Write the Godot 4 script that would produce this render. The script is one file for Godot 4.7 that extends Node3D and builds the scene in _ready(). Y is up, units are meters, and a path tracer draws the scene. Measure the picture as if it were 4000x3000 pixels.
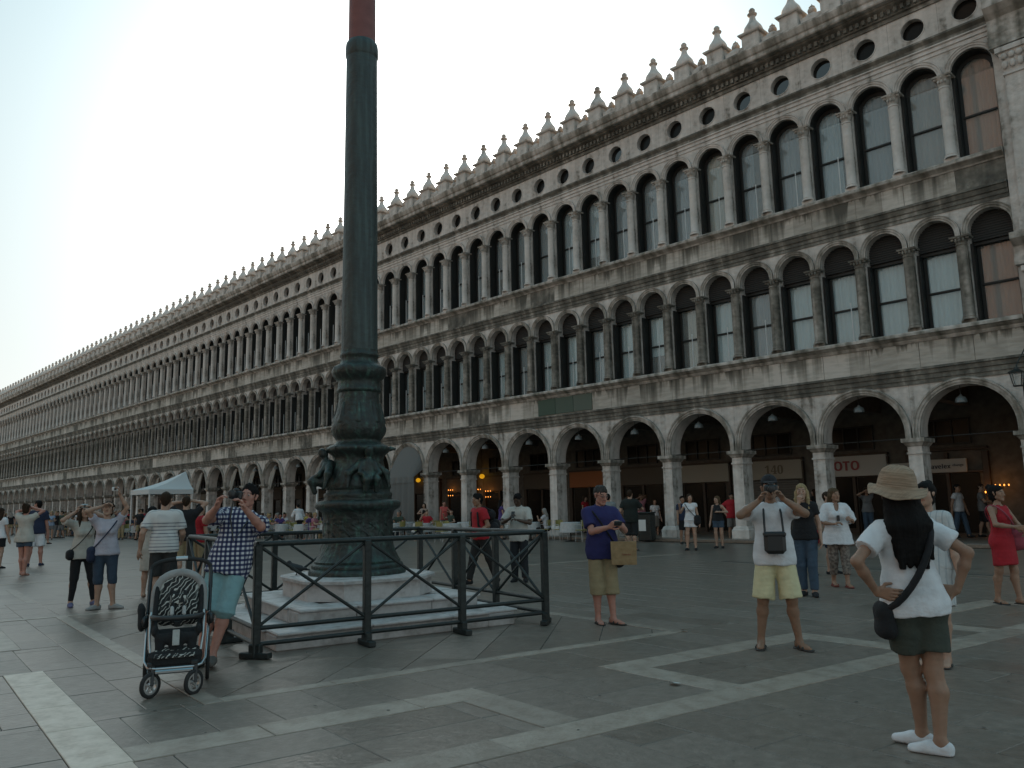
extends Node3D

# ---------------------------------------------------------------- mesh builder
class MB:
	var v := PackedVector3Array()
	var n := PackedVector3Array()
	var c := PackedColorArray()
	var t := PackedInt32Array()
	var colored := false
	var col := Color.WHITE

	func vert(p: Vector3, m: Vector3) -> int:
		v.push_back(p)
		n.push_back(m)
		c.push_back(col)
		return v.size() - 1

	func face(i: int, j: int, k: int, m: Vector3) -> void:
		if (v[j] - v[i]).cross(v[k] - v[i]).dot(m) > 0.0:
			t.append_array([i, k, j])
		else:
			t.append_array([i, j, k])

	func tri(a: Vector3, b: Vector3, d: Vector3, m: Vector3) -> void:
		var i := vert(a, m)
		vert(b, m)
		vert(d, m)
		face(i, i + 1, i + 2, m)

	func quad(a: Vector3, b: Vector3, d: Vector3, e: Vector3, m := Vector3.ZERO) -> void:
		var w := m
		if w == Vector3.ZERO:
			w = (b - a).cross(e - a).normalized()
		var i := vert(a, w)
		vert(b, w)
		vert(d, w)
		vert(e, w)
		face(i, i + 1, i + 2, w)
		face(i, i + 2, i + 3, w)

	func quadn(p: Array, m: Array) -> void:
		var i := v.size()
		for k in 4:
			vert(p[k], m[k])
		var w: Vector3 = m[0] + m[1] + m[2] + m[3]
		face(i, i + 1, i + 2, w)
		face(i, i + 2, i + 3, w)

	# a box with chamfered edges
	func box(at: Vector3, size: Vector3, bev := 0.0, b := Basis.IDENTITY) -> void:
		var h := size * 0.5
		if bev <= 0.0:
			for ax in 3:
				for s in [-1.0, 1.0]:
					var m := Vector3.ZERO
					m[ax] = s
					var u := Vector3.ZERO
					u[(ax + 1) % 3] = h[(ax + 1) % 3]
					var w := Vector3.ZERO
					w[(ax + 2) % 3] = h[(ax + 2) % 3]
					var o: Vector3 = m * h[ax]
					quad(at + b * (o - u - w), at + b * (o + u - w), at + b * (o + u + w), at + b * (o - u + w), b * m)
			return
		bev = minf(bev, minf(h.x, minf(h.y, h.z)) * 0.95)
		var g := h - Vector3.ONE * bev
		for ax in 3:
			var a1 := (ax + 1) % 3
			var a2 := (ax + 2) % 3
			for s in [-1.0, 1.0]:
				var m := Vector3.ZERO
				m[ax] = s
				var u := Vector3.ZERO
				u[a1] = g[a1]
				var w := Vector3.ZERO
				w[a2] = g[a2]
				var o: Vector3 = m * h[ax]
				quad(at + b * (o - u - w), at + b * (o + u - w), at + b * (o + u + w), at + b * (o - u + w), b * m)
				for s2 in [-1.0, 1.0]:
					var m2 := Vector3.ZERO
					m2[a1] = s2
					var p1: Vector3 = m * h[ax] + m2 * g[a1]
					var p2: Vector3 = m * g[ax] + m2 * h[a1]
					var nn: Vector3 = b * (m + m2).normalized()
					quad(at + b * (p1 - w), at + b * (p1 + w), at + b * (p2 + w), at + b * (p2 - w), nn)
		for sx in [-1.0, 1.0]:
			for sy in [-1.0, 1.0]:
				for sz in [-1.0, 1.0]:
					var k := Vector3(sx, sy, sz)
					tri(at + b * (k * Vector3(h.x, g.y, g.z)), at + b * (k * Vector3(g.x, h.y, g.z)), at + b * (k * Vector3(g.x, g.y, h.z)), b * k.normalized())

	func bar(a: Vector3, e: Vector3, w: float, h: float, bev := 0.0) -> void:
		var d := (e - a)
		var z := d.normalized()
		var up := Vector3.UP if absf(z.y) < 0.95 else Vector3.RIGHT
		var x := up.cross(z).normalized()
		box((a + e) * 0.5, Vector3(w, h, d.length()), bev, Basis(x, z.cross(x), z))

	func tube(p: Array, r, seg := 8, caps := true) -> void:
		var cnt := p.size()
		var rings := []
		var px := Vector3.ZERO
		for i in cnt:
			var d: Vector3 = (p[mini(i + 1, cnt - 1)] - p[maxi(i - 1, 0)]).normalized()
			if px == Vector3.ZERO:
				px = (Vector3.UP if absf(d.y) < 0.9 else Vector3.RIGHT).cross(d).normalized()
			px = (px - d * px.dot(d)).normalized()
			var py := d.cross(px)
			var rr: float = r[i] if r is Array else r
			var ring := []
			for k in seg:
				var a := TAU * k / seg
				var m := px * cos(a) + py * sin(a)
				ring.append(vert(p[i] + m * rr, m))
			rings.append(ring)
			if caps and (i == 0 or i == cnt - 1):
				var m := -d if i == 0 else d
				var b := v.size()
				for k in seg:
					vert(v[ring[k]], m)
				for k in range(1, seg - 1):
					face(b, b + k, b + k + 1, m)
		for i in cnt - 1:
			for k in seg:
				var k2 := (k + 1) % seg
				var m: Vector3 = n[rings[i][k]] + n[rings[i][k2]]
				face(rings[i][k], rings[i][k2], rings[i + 1][k2], m)
				face(rings[i][k], rings[i + 1][k2], rings[i + 1][k], m)

	# profile of Vector2(radius, height); creases where the profile turns sharply
	func lathe(pr: Array, seg := 16, at := Vector3.ZERO, b := Basis.IDENTITY, a0 := 0.0, a1 := TAU, wob = null) -> void:
		var cnt := pr.size()
		var sn := []
		for i in cnt - 1:
			var d: Vector2 = pr[i + 1] - pr[i]
			sn.append(Vector2(d.y, -d.x).normalized())
		for i in cnt - 1:
			var na: Vector2 = sn[i]
			var nb: Vector2 = sn[i]
			if i > 0 and sn[i - 1].dot(sn[i]) > 0.6:
				na = (sn[i - 1] + sn[i]).normalized()
			if i < cnt - 2 and sn[i + 1].dot(sn[i]) > 0.6:
				nb = (sn[i + 1] + sn[i]).normalized()
			var last := []
			for k in seg + 1:
				var a := a0 + (a1 - a0) * k / seg
				var e := Vector3(sin(a), 0, cos(a))
				var f1 := 1.0
				var f2 := 1.0
				if wob != null:
					f1 = wob.call(a, pr[i].y)
					f2 = wob.call(a, pr[i + 1].y)
				var i1 := vert(at + b * (e * pr[i].x * f1 + Vector3.UP * pr[i].y), b * (e * na.x + Vector3.UP * na.y))
				var i2 := vert(at + b * (e * pr[i + 1].x * f2 + Vector3.UP * pr[i + 1].y), b * (e * nb.x + Vector3.UP * nb.y))
				if k > 0:
					var m: Vector3 = b * (e * sn[i].x + Vector3.UP * sn[i].y)
					face(last[0], i1, i2, m)
					face(last[0], i2, last[1], m)
				last = [i1, i2]

	# stacked rectangles [y, half width, half depth, z offset]
	func stack(l: Array, at := Vector3.ZERO, b := Basis.IDENTITY, chamfer := 0.0) -> void:
		var rings := []
		for e in l:
			var zo: float = e[3] if e.size() > 3 else 0.0
			var hw: float = e[1]
			var hd: float = e[2]
			var r := []
			if chamfer > 0.0:
				var q: float = chamfer * (e[1] / l[0][1])
				for s in [[-hw + q, -hd], [hw - q, -hd], [hw, -hd + q], [hw, hd - q], [hw - q, hd], [-hw + q, hd], [-hw, hd - q], [-hw, -hd + q]]:
					r.append(at + b * Vector3(s[0], e[0], s[1] + zo))
			else:
				for s in [[-hw, -hd], [hw, -hd], [hw, hd], [-hw, hd]]:
					r.append(at + b * Vector3(s[0], e[0], s[1] + zo))
			rings.append(r)
		var m: int = rings[0].size()
		for i in rings.size() - 1:
			for k in m:
				var k2 := (k + 1) % m
				var a: Vector3 = rings[i][k]
				var q1: Vector3 = rings[i][k2]
				var q2: Vector3 = rings[i + 1][k2]
				var q3: Vector3 = rings[i + 1][k]
				var w := (q1 - a).cross(q3 - a) + (q2 - q1).cross(q3 - q1)
				var mid := (a + q1 + q2 + q3) * 0.25 - (at + b * Vector3(0, (l[i][0] + l[i + 1][0]) * 0.5, l[i][3] if l[i].size() > 3 else 0.0))
				if w.length() < 1e-9:
					continue
				w = w.normalized()
				var outw := mid
				if absf(l[i][0] - l[i + 1][0]) < 1e-5:
					outw = b * Vector3.UP * (1.0 if l[i][1] > l[i + 1][1] else -1.0)
				if w.dot(outw) < 0:
					w = -w
				quad(a, q1, q2, q3, w)
		var top: Array = rings[-1]
		for k in range(1, m - 1):
			tri(top[0], top[k], top[k + 1], b * Vector3.UP)
		var bot: Array = rings[0]
		for k in range(1, m - 1):
			tri(bot[0], bot[k], bot[k + 1], b * Vector3.DOWN)

	# a moulding: polyline of Vector2(z, y) swept along x
	func run(pr: Array, x0: float, x1: float) -> void:
		for i in pr.size() - 1:
			var d: Vector2 = pr[i + 1] - pr[i]
			var m := Vector3(0, -d.x, d.y).normalized()
			quad(Vector3(x0, pr[i].y, pr[i].x), Vector3(x1, pr[i].y, pr[i].x), Vector3(x1, pr[i + 1].y, pr[i + 1].x), Vector3(x0, pr[i + 1].y, pr[i + 1].x), m)
		var poly := PackedVector2Array(pr)
		var ix := Geometry2D.triangulate_polygon(poly)
		for e in [[x0, -1.0], [x1, 1.0]]:
			for k in range(0, ix.size(), 3):
				var q := []
				for j in 3:
					q.append(Vector3(e[0], poly[ix[k + j]].y, poly[ix[k + j]].x))
				tri(q[0], q[1], q[2], Vector3(e[1], 0, 0))

	# wall panel w wide from y0 to y1 with an arched opening (radius r, centre height cy, down to y0), depth back
	func arch_panel(w: float, y0: float, y1: float, r: float, cy: float, depth: float, seg := 14) -> void:
		var f := Vector3(0, 0, 1)
		var h := w * 0.5
		for s in [-1.0, 1.0]:
			if h > r:
				quad(Vector3(s * r, y0, 0), Vector3(s * h, y0, 0), Vector3(s * h, y1, 0), Vector3(s * r, y1, 0), f)
			quad(Vector3(s * r, y0, 0), Vector3(s * r, cy, 0), Vector3(s * r, cy, -depth), Vector3(s * r, y0, -depth), Vector3(-s, 0, 0))
		for k in seg:
			var a := PI * k / seg
			var e := PI * (k + 1) / seg
			var p := Vector3(cos(a) * r, cy + sin(a) * r, 0)
			var q := Vector3(cos(e) * r, cy + sin(e) * r, 0)
			quad(p, q, Vector3(q.x, y1, 0), Vector3(p.x, y1, 0), f)
			var dz := Vector3(0, 0, -depth)
			quadn([p, q, q + dz, p + dz], [-Vector3(cos(a), sin(a), 0), -Vector3(cos(e), sin(e), 0), -Vector3(cos(e), sin(e), 0), -Vector3(cos(a), sin(a), 0)])

	# moulding round an arch: profile of Vector2(radius, z)
	func archivolt(pr: Array, cy: float, drop: float, seg := 18, full := false) -> void:
		for i in pr.size() - 1:
			var d: Vector2 = pr[i + 1] - pr[i]
			var m2 := Vector2(-d.y, d.x).normalized()
			if m2.y < -0.01:
				m2 = -m2
			elif absf(m2.y) <= 0.01:
				m2 = Vector2(-1, 0) if i == 0 or d.y > 0 else Vector2(1, 0)
			var last := []
			var cnt := seg if full else seg + 2
			for k in cnt + 1:
				var a: float
				var off := 0.0
				if full:
					a = TAU * k / seg
				else:
					a = PI * clampi(k - 1, 0, seg) / seg
					if k == 0 or k == cnt:
						off = -drop
				var e := Vector3(cos(a), sin(a), 0)
				var o := Vector3(0, cy + off, 0)
				var p1: Vector3 = o + e * pr[i].x + Vector3(0, 0, pr[i].y)
				var p2: Vector3 = o + e * pr[i + 1].x + Vector3(0, 0, pr[i + 1].y)
				var m: Vector3 = e * m2.x + Vector3(0, 0, m2.y)
				var i1 := vert(p1, m)
				var i2 := vert(p2, m)
				if k > 0:
					face(last[0], i1, i2, m)
					face(last[0], i2, last[1], m)
				last = [i1, i2]

	func disc(at: Vector3, r: float, m: Vector3, x: Vector3, seg := 20, a1 := TAU) -> void:
		var y := m.cross(x).normalized()
		var b := vert(at, m)
		for k in seg + 1:
			var a := a1 * k / seg
			vert(at + (x * cos(a) + y * sin(a)) * r, m)
		for k in seg:
			face(b, b + 1 + k, b + 2 + k, m)

	func ball(at: Vector3, r: Vector3, su := 12, sv := 8, b := Basis.IDENTITY) -> void:
		var rows := []
		for j in sv + 1:
			var th := PI * j / sv
			var row := []
			for i in su + 1:
				var ph := TAU * i / su
				var e := Vector3(sin(th) * sin(ph), cos(th), sin(th) * cos(ph))
				row.append(vert(at + b * (e * r), (b * (e / r)).normalized()))
			rows.append(row)
		for j in sv:
			for i in su:
				var m: Vector3 = n[rows[j][i]] + n[rows[j + 1][i + 1]]
				face(rows[j][i], rows[j][i + 1], rows[j + 1][i + 1], m)
				face(rows[j][i], rows[j + 1][i + 1], rows[j + 1][i], m)

	func mesh() -> ArrayMesh:
		var a := []
		a.resize(Mesh.ARRAY_MAX)
		a[Mesh.ARRAY_VERTEX] = v
		a[Mesh.ARRAY_NORMAL] = n
		if colored:
			a[Mesh.ARRAY_COLOR] = c
		a[Mesh.ARRAY_INDEX] = t
		var m := ArrayMesh.new()
		m.add_surface_from_arrays(Mesh.PRIMITIVE_TRIANGLES, a)
		return m


# ---------------------------------------------------------------- smooth bodies from a distance field
class Field:
	var o: Vector3
	var h: float
	var nx: int
	var ny: int
	var nz: int
	var d := PackedFloat32Array()
	var vid := PackedInt32Array()

	func _init(lo: Vector3, hi: Vector3, cell: float) -> void:
		o = lo
		h = cell
		nx = int(ceil((hi.x - lo.x) / h)) + 2
		ny = int(ceil((hi.y - lo.y) / h)) + 2
		nz = int(ceil((hi.z - lo.z) / h)) + 2
		d.resize(nx * ny * nz)
		d.fill(0.5)

	# tapered capsule a-b; sq stretches space per axis; flat 1 = cut at b, 2 = cut at a; carve takes away
	func cap(a: Vector3, b: Vector3, ra: float, rb: float, k := 0.02, sq := Vector3.ONE, flat := 0, carve := false) -> void:
		var m := maxf(ra, rb) + k + 2.0 * h
		var lo := (Vector3(minf(a.x, b.x), minf(a.y, b.y), minf(a.z, b.z)) - Vector3.ONE * m - o) / h
		var hi := (Vector3(maxf(a.x, b.x), maxf(a.y, b.y), maxf(a.z, b.z)) + Vector3.ONE * m - o) / h
		var x0 := maxi(0, int(lo.x))
		var x1 := mini(nx - 1, int(hi.x) + 1)
		var y0 := maxi(0, int(lo.y))
		var y1 := mini(ny - 1, int(hi.y) + 1)
		var z0 := maxi(0, int(lo.z))
		var z1 := mini(nz - 1, int(hi.z) + 1)
		var bx := (b.x - a.x) * sq.x
		var by := (b.y - a.y) * sq.y
		var bz := (b.z - a.z) * sq.z
		var l2 := maxf(bx * bx + by * by + bz * bz, 1e-9)
		var ln := sqrt(l2)
		var inv := 1.0 / l2
		var dr := rb - ra
		var t0 := -0.3 if flat & 2 else 0.0
		var t1 := 1.3 if flat & 1 else 1.0
		var k4 := 0.25 / k
		for iz in range(z0, z1 + 1):
			var pz := (o.z + iz * h - a.z) * sq.z
			for iy in range(y0, y1 + 1):
				var py := (o.y + iy * h - a.y) * sq.y
				var i := (iz * ny + iy) * nx + x0
				var s := py * by + pz * bz
				for ix in range(x0, x1 + 1):
					var px := (o.x + ix * h - a.x) * sq.x
					var t := (px * bx + s) * inv
					var u := clampf(t, t0, t1)
					var ex := px - bx * u
					var ey := py - by * u
					var ez := pz - bz * u
					var q := sqrt(ex * ex + ey * ey + ez * ez) - ra - dr * u
					if flat & 1:
						q = maxf(q, (t - 1.0) * ln)
					if flat & 2:
						q = maxf(q, -t * ln)
					var e := d[i]
					if carve:
						d[i] = maxf(e, -q)
					else:
						var g := k - absf(e - q)
						d[i] = minf(e, q) - (g * g * k4 if g > 0.0 else 0.0)
					i += 1

	func clip(pt: Vector3, m: Vector3) -> void:
		var i := 0
		for iz in nz:
			for iy in ny:
				var s := (o.y + iy * h - pt.y) * m.y + (o.z + iz * h - pt.z) * m.z + (o.x - pt.x) * m.x
				for ix in nx:
					var q := s + ix * h * m.x
					if q > d[i]:
						d[i] = q
					i += 1

	func _cell(mb: MB, i: int) -> int:
		if vid[i] >= 0:
			return vid[i]
		var ix := i % nx
		var iy := (i / nx) % ny
		var iz := i / (nx * ny)
		var sy := nx
		var sz := nx * ny
		var q := [d[i], d[i + 1], d[i + sy], d[i + sy + 1], d[i + sz], d[i + sz + 1], d[i + sz + sy], d[i + sz + sy + 1]]
		var s := Vector3.ZERO
		var cnt := 0
		for e in EDGES:
			var fa: float = q[e[0]]
			var fb: float = q[e[1]]
			if (fa < 0.0) != (fb < 0.0):
				s += CORNERS[e[0]] + (CORNERS[e[1]] - CORNERS[e[0]]) * (fa / (fa - fb))
				cnt += 1
		s = s / maxf(cnt, 1)
		vid[i] = mb.vert(o + (Vector3(ix, iy, iz) + s) * h, Vector3.ZERO)
		return vid[i]

	const CORNERS := [Vector3(0, 0, 0), Vector3(1, 0, 0), Vector3(0, 1, 0), Vector3(1, 1, 0), Vector3(0, 0, 1), Vector3(1, 0, 1), Vector3(0, 1, 1), Vector3(1, 1, 1)]
	const EDGES := [[0, 1], [2, 3], [4, 5], [6, 7], [0, 2], [1, 3], [4, 6], [5, 7], [0, 4], [1, 5], [2, 6], [3, 7]]

	func _quad(mb: MB, a: int, b: int, c: int, e: int) -> void:
		var i := _cell(mb, a)
		var j := _cell(mb, b)
		var k := _cell(mb, c)
		var l := _cell(mb, e)
		mb.t.append_array([i, k, j, i, l, k])
		var m := (mb.v[k] - mb.v[i]).cross(mb.v[l] - mb.v[j])
		mb.n[i] += m
		mb.n[j] += m
		mb.n[k] += m
		mb.n[l] += m

	# surface nets into mb; paint(pos) -> Color; folds pushes the cloth in and out
	func nets(mb: MB, paint = null, folds: FastNoiseLite = null, amp := 0.0) -> void:
		vid.resize(d.size())
		vid.fill(-1)
		var b0 := mb.v.size()
		var sy := nx
		var sz := nx * ny
		for iz in range(1, nz - 1):
			for iy in range(1, ny - 1):
				var row := (iz * ny + iy) * nx
				for ix in range(1, nx - 1):
					var i := row + ix
					if d[i] >= 0.0:
						continue
					if d[i + 1] >= 0.0:
						_quad(mb, i - sy - sz, i - sz, i, i - sy)
					if d[i - 1] >= 0.0:
						_quad(mb, i - 1 - sy - sz, i - 1 - sy, i - 1, i - 1 - sz)
					if d[i + sy] >= 0.0:
						_quad(mb, i - 1 - sz, i - 1, i, i - sz)
					if d[i - sy] >= 0.0:
						_quad(mb, i - sy - 1 - sz, i - sy - sz, i - sy, i - sy - 1)
					if d[i + sz] >= 0.0:
						_quad(mb, i - 1 - sy, i - sy, i, i - 1)
					if d[i - sz] >= 0.0:
						_quad(mb, i - sz - 1 - sy, i - sz - 1, i - sz, i - sz - sy)
		for i in range(b0, mb.v.size()):
			mb.n[i] = mb.n[i].normalized()
			if folds:
				mb.v[i] += mb.n[i] * folds.get_noise_3dv(mb.v[i] * Vector3(1.0, 0.5, 1.0)) * amp
			if mb.v[i].y < 0.003 and mb.v[i].y > -0.2:
				mb.v[i].y = 0.003
			if paint != null:
				mb.c[i] = paint.call(mb.v[i])


# ---------------------------------------------------------------- scene helpers
var names := {}
var mats := {}
var rng := RandomNumberGenerator.new()
var wind := FastNoiseLite.new()
const CAM_H := 1.477
const ZF := -25.742

func numbered(parent: Node, called: String) -> String:
	var key := "%d/%s" % [parent.get_instance_id(), called]
	var k: int = names.get(key, 0)
	names[key] = k + 1
	return called if k == 0 else "%s_%03d" % [called, k]

func put(node: Node3D, called: String, parent: Node = null) -> Node3D:
	if parent == null:
		parent = self
	node.name = numbered(parent, called)
	parent.add_child(node, true)
	return node

func obj(called: String, shape, m: Material, parent: Node = null, at := Vector3.ZERO) -> MeshInstance3D:
	var o := MeshInstance3D.new()
	o.mesh = shape.mesh() if shape is MB else shape
	o.material_override = m
	o.position = at
	put(o, called, parent)
	return o

func tag(o: Node, label: String, category: String, group := "") -> void:
	o.set_meta("label", label)
	o.set_meta("category", category)
	if group != "":
		o.set_meta("group", group)

func thing(called: String, label: String, category: String, at := Vector3.ZERO, turn := 0.0, group := "") -> Node3D:
	var o := Node3D.new()
	put(o, called)
	o.position = at
	o.rotation.y = turn
	tag(o, label, category, group)
	return o

func structure(o: Node) -> Node:
	o.set_meta("kind", "structure")
	return o

func dup(src: Node3D, called: String, at: Vector3, turn: float, label: String, group := "") -> Node3D:
	var o: Node3D = src.duplicate()
	put(o, called)
	o.position = at
	o.rotation.y = turn
	o.set_meta("label", label)
	if group != "":
		o.set_meta("group", group)
	return o

# ---------------------------------------------------------------- textures and materials
func noise(seed_: int, freq: float, oct := 4, kind := FastNoiseLite.TYPE_SIMPLEX_SMOOTH) -> FastNoiseLite:
	var f := FastNoiseLite.new()
	f.seed = seed_
	f.frequency = freq
	f.fractal_octaves = oct
	f.noise_type = kind
	return f

func gray(seed_: int, w: int, h: int, freq: float, oct := 4) -> PackedByteArray:
	var im := noise(seed_, freq, oct).get_seamless_image(w, h)
	im.convert(Image.FORMAT_L8)
	return im.get_data()

# stretched noise: made small on one axis and pulled long
func streaky(seed_: int, w: int, h: int, sw: int, sh: int, freq: float, oct := 4) -> PackedByteArray:
	var im := noise(seed_, freq, oct).get_seamless_image(sw, sh)
	im.convert(Image.FORMAT_L8)
	im.resize(w, h, Image.INTERPOLATE_CUBIC)
	return im.get_data()

# linear colour -> texture bytes through a small table
func ramp_bytes(stops: Array) -> PackedByteArray:
	var g := Gradient.new()
	g.offsets = PackedFloat32Array(stops.map(func(s): return s[0]))
	g.colors = PackedColorArray(stops.map(func(s): return s[1]))
	var out := PackedByteArray()
	for i in 256:
		var q := g.sample(i / 255.0).linear_to_srgb()
		out.append_array([int(clampf(q.r, 0, 1) * 255), int(clampf(q.g, 0, 1) * 255), int(clampf(q.b, 0, 1) * 255)])
	return out

func tex_from(vals: PackedByteArray, w: int, h: int, stops: Array) -> ImageTexture:
	var lut := ramp_bytes(stops)
	var out := PackedByteArray()
	out.resize(w * h * 3)
	for i in w * h:
		var k := vals[i] * 3
		out[i * 3] = lut[k]
		out[i * 3 + 1] = lut[k + 1]
		out[i * 3 + 2] = lut[k + 2]
	var im := Image.create_from_data(w, h, false, Image.FORMAT_RGB8, out)
	return ImageTexture.create_from_image(im)

func bump_tex(seed_: int, size: int, freq: float, strength := 4.0, oct := 5) -> ImageTexture:
	if mats.has(["bump", seed_]):
		return mats[["bump", seed_]]
	var im := noise(seed_, freq, oct).get_seamless_image(size, size)
	im.convert(Image.FORMAT_RGBA8)
	im.bump_map_to_normal_map(strength)
	mats[["bump", seed_]] = ImageTexture.create_from_image(im)
	return mats[["bump", seed_]]

func lin(r: float, g: float, b: float) -> Color:
	return Color(r, g, b).linear_to_srgb()

func mat(key: String, c: Color, rough := 0.8, metal := 0.0) -> StandardMaterial3D:
	if mats.has(key):
		return mats[key]
	var m := StandardMaterial3D.new()
	m.albedo_color = c
	m.roughness = rough
	m.metallic = metal
	mats[key] = m
	return m

func textured(key: String, tex: Texture2D, scale: Vector3, rough: float, bump: Texture2D = null, bscale := 0.6, offset := Vector3.ZERO, world := true) -> StandardMaterial3D:
	if mats.has(key):
		return mats[key]
	var m := mat(key, Color.WHITE, rough)
	m.albedo_texture = tex
	m.uv1_triplanar = true
	m.uv1_world_triplanar = world
	m.uv1_scale = scale
	m.uv1_offset = offset
	if bump:
		m.normal_enabled = true
		m.normal_texture = bump
		m.normal_scale = bscale
	return m

# cloth: a plain dye over a fine weave
func cloth(r: float, g: float, b: float, rough := 0.95) -> StandardMaterial3D:
	var key := "cloth %.3f %.3f %.3f" % [r, g, b]
	if mats.has(key):
		return mats[key]
	var m := mat(key, lin(r, g, b), rough)
	m.uv1_triplanar = true
	m.uv1_scale = Vector3.ONE * 2.2
	m.normal_enabled = true
	m.normal_texture = bump_tex(71, 256, 0.02, 9.0, 4)
	m.normal_scale = 0.5
	m.albedo_texture = mats.get("cloth tone")
	return m

func pattern_cloth(key: String, tex: Texture2D, scale: float) -> StandardMaterial3D:
	var m := textured(key, tex, Vector3.ONE * scale, 0.95, bump_tex(71, 256, 0.02, 9.0, 4), 0.4, Vector3.ZERO, false)
	m.uv1_triplanar_sharpness = 4.0
	return m

func make_materials() -> void:
	var t0 := gray(70, 256, 256, 0.012, 4)
	mats["cloth tone"] = tex_from(t0, 256, 256, [[0.0, Color(0.72, 0.72, 0.72)], [0.5, Color(0.9, 0.9, 0.9)], [1.0, Color(1, 1, 1)]])
	# --- marble of the long facade: clean veined stone with soot and water streaks in it
	var w := 1024
	var h := 1024
	var a := gray(1, w, h, 0.006, 5)
	var b := streaky(2, w, h, 1024, 24, 0.016, 4)
	var e := gray(3, w, h, 0.03, 4)
	var f := streaky(4, w, h, 24, 1024, 0.03, 3)
	var pale := PackedByteArray()
	var mid := PackedByteArray()
	var dark := PackedByteArray()
	pale.resize(w * h)
	mid.resize(w * h)
	dark.resize(w * h)
	for i in w * h:
		var n0 := a[i] / 255.0
		var n1 := b[i] / 255.0
		var n2 := e[i] / 255.0
		var s := n0 * 0.34 + n1 * 0.42 + n2 * 0.24
		pale[i] = int(clampf((s - 0.24) * 1.9, 0, 1) * 255)
		mid[i] = int(clampf((s * 0.92 + f[i] / 255.0 * 0.08 - 0.28) * 2.2, 0, 1) * 255)
		dark[i] = int(clampf((n0 * 0.4 + n1 * 0.35 + n2 * 0.25 - 0.28) * 2.1, 0, 1) * 255)
	var bump := bump_tex(9, 512, 0.02, 6.0)
	var sc := Vector3.ONE * (1.0 / 7.6)
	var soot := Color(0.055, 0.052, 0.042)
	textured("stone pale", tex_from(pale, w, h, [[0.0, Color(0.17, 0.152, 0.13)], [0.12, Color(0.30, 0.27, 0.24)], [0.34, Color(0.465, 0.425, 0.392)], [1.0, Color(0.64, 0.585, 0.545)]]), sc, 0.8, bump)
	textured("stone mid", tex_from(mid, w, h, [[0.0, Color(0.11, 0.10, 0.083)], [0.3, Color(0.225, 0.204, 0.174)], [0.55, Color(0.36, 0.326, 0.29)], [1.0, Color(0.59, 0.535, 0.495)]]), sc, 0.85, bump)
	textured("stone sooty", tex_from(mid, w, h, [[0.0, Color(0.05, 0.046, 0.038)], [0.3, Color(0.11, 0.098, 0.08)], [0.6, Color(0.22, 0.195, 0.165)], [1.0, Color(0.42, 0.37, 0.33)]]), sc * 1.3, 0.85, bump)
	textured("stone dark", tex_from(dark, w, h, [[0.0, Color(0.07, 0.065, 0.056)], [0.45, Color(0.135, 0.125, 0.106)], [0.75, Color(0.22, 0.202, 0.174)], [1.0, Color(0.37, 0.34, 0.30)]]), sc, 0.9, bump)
	# --- frieze slabs: black water stains that run down from the sill above, ending at uneven heights
	for k in 2:
		var fw := 1024
		var fh := 256
		var run := noise(20 + k, 0.012, 4)
		var fine := noise(30 + k, 0.07, 3)
		var tone := noise(40 + k, 0.5, 1)
		var px := PackedByteArray()
		px.resize(fw * fh)
		var g := gray(50 + k, fw, fh, 0.02, 4)
		for x in fw:
			var ang := TAU * x / fw
			var rr := fw / TAU
			var q := Vector2(cos(ang), sin(ang)) * rr
			var long := clampf(0.62 + run.get_noise_2dv(q) * 1.5 + fine.get_noise_2dv(q) * 0.5, 0.02, 1.6)
			var strength := clampf(0.52 + run.get_noise_2d(q.x + 900, q.y) * 1.1 + fine.get_noise_2d(q.x, q.y + 500) * 0.55, 0.0, 1.0)
			var slab := int(x * 10.0 / fw)
			var tn := 0.86 + 0.28 * tone.get_noise_1d(slab * 37.0)
			for y in fh:
				var u := float(y) / fh
				var stain := strength * clampf(1.15 - u / long, 0.0, 1.0)
				var val := (tn - stain * 0.95) * (0.8 + 0.4 * g[y * fw + x] / 255.0)
				px[y * fw + x] = int(clampf(val, 0, 1) * 255)
		mats["frieze tex %d" % k] = tex_from(px, fw, fh, [[0.0, Color(0.09, 0.083, 0.07)], [0.35, Color(0.20, 0.183, 0.155)], [0.65, Color(0.36, 0.328, 0.287)], [1.0, Color(0.56, 0.513, 0.463)]])
	# triplanar y runs down the picture: v = -y * scale + offset
	textured("frieze low", mats["frieze tex 0"], Vector3(1 / 15.2, 1 / 0.86, 1 / 15.2), 0.85, bump, 0.5, Vector3(0, -6.21 / 0.86, 0))
	textured("frieze high", mats["frieze tex 1"], Vector3(1 / 15.2, 1 / 0.80, 1 / 15.2), 0.85, bump, 0.5, Vector3(0.3, -11.30 / 0.80, 0))
	# --- white marble of the flagpole steps, a little pink
	var mv := PackedByteArray()
	mv.resize(512 * 512)
	var m0 := gray(60, 512, 512, 0.01, 5)
	var m1 := gray(61, 512, 512, 0.05, 3)
	for i in 512 * 512:
		mv[i] = int(clampf((m0[i] * 0.7 + m1[i] * 0.3 - 60) * 1.7, 0, 255))
	textured("marble", tex_from(mv, 512, 512, [[0.0, Color(0.30, 0.27, 0.25)], [0.35, Color(0.42, 0.385, 0.37)], [1.0, Color(0.53, 0.495, 0.48)]]), Vector3.ONE * 0.6, 0.55, bump, 0.25)
	# --- paving: dark trachyte slabs in four tones, white stone bands in three
	var p0 := gray(62, 512, 512, 0.02, 5)
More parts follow.
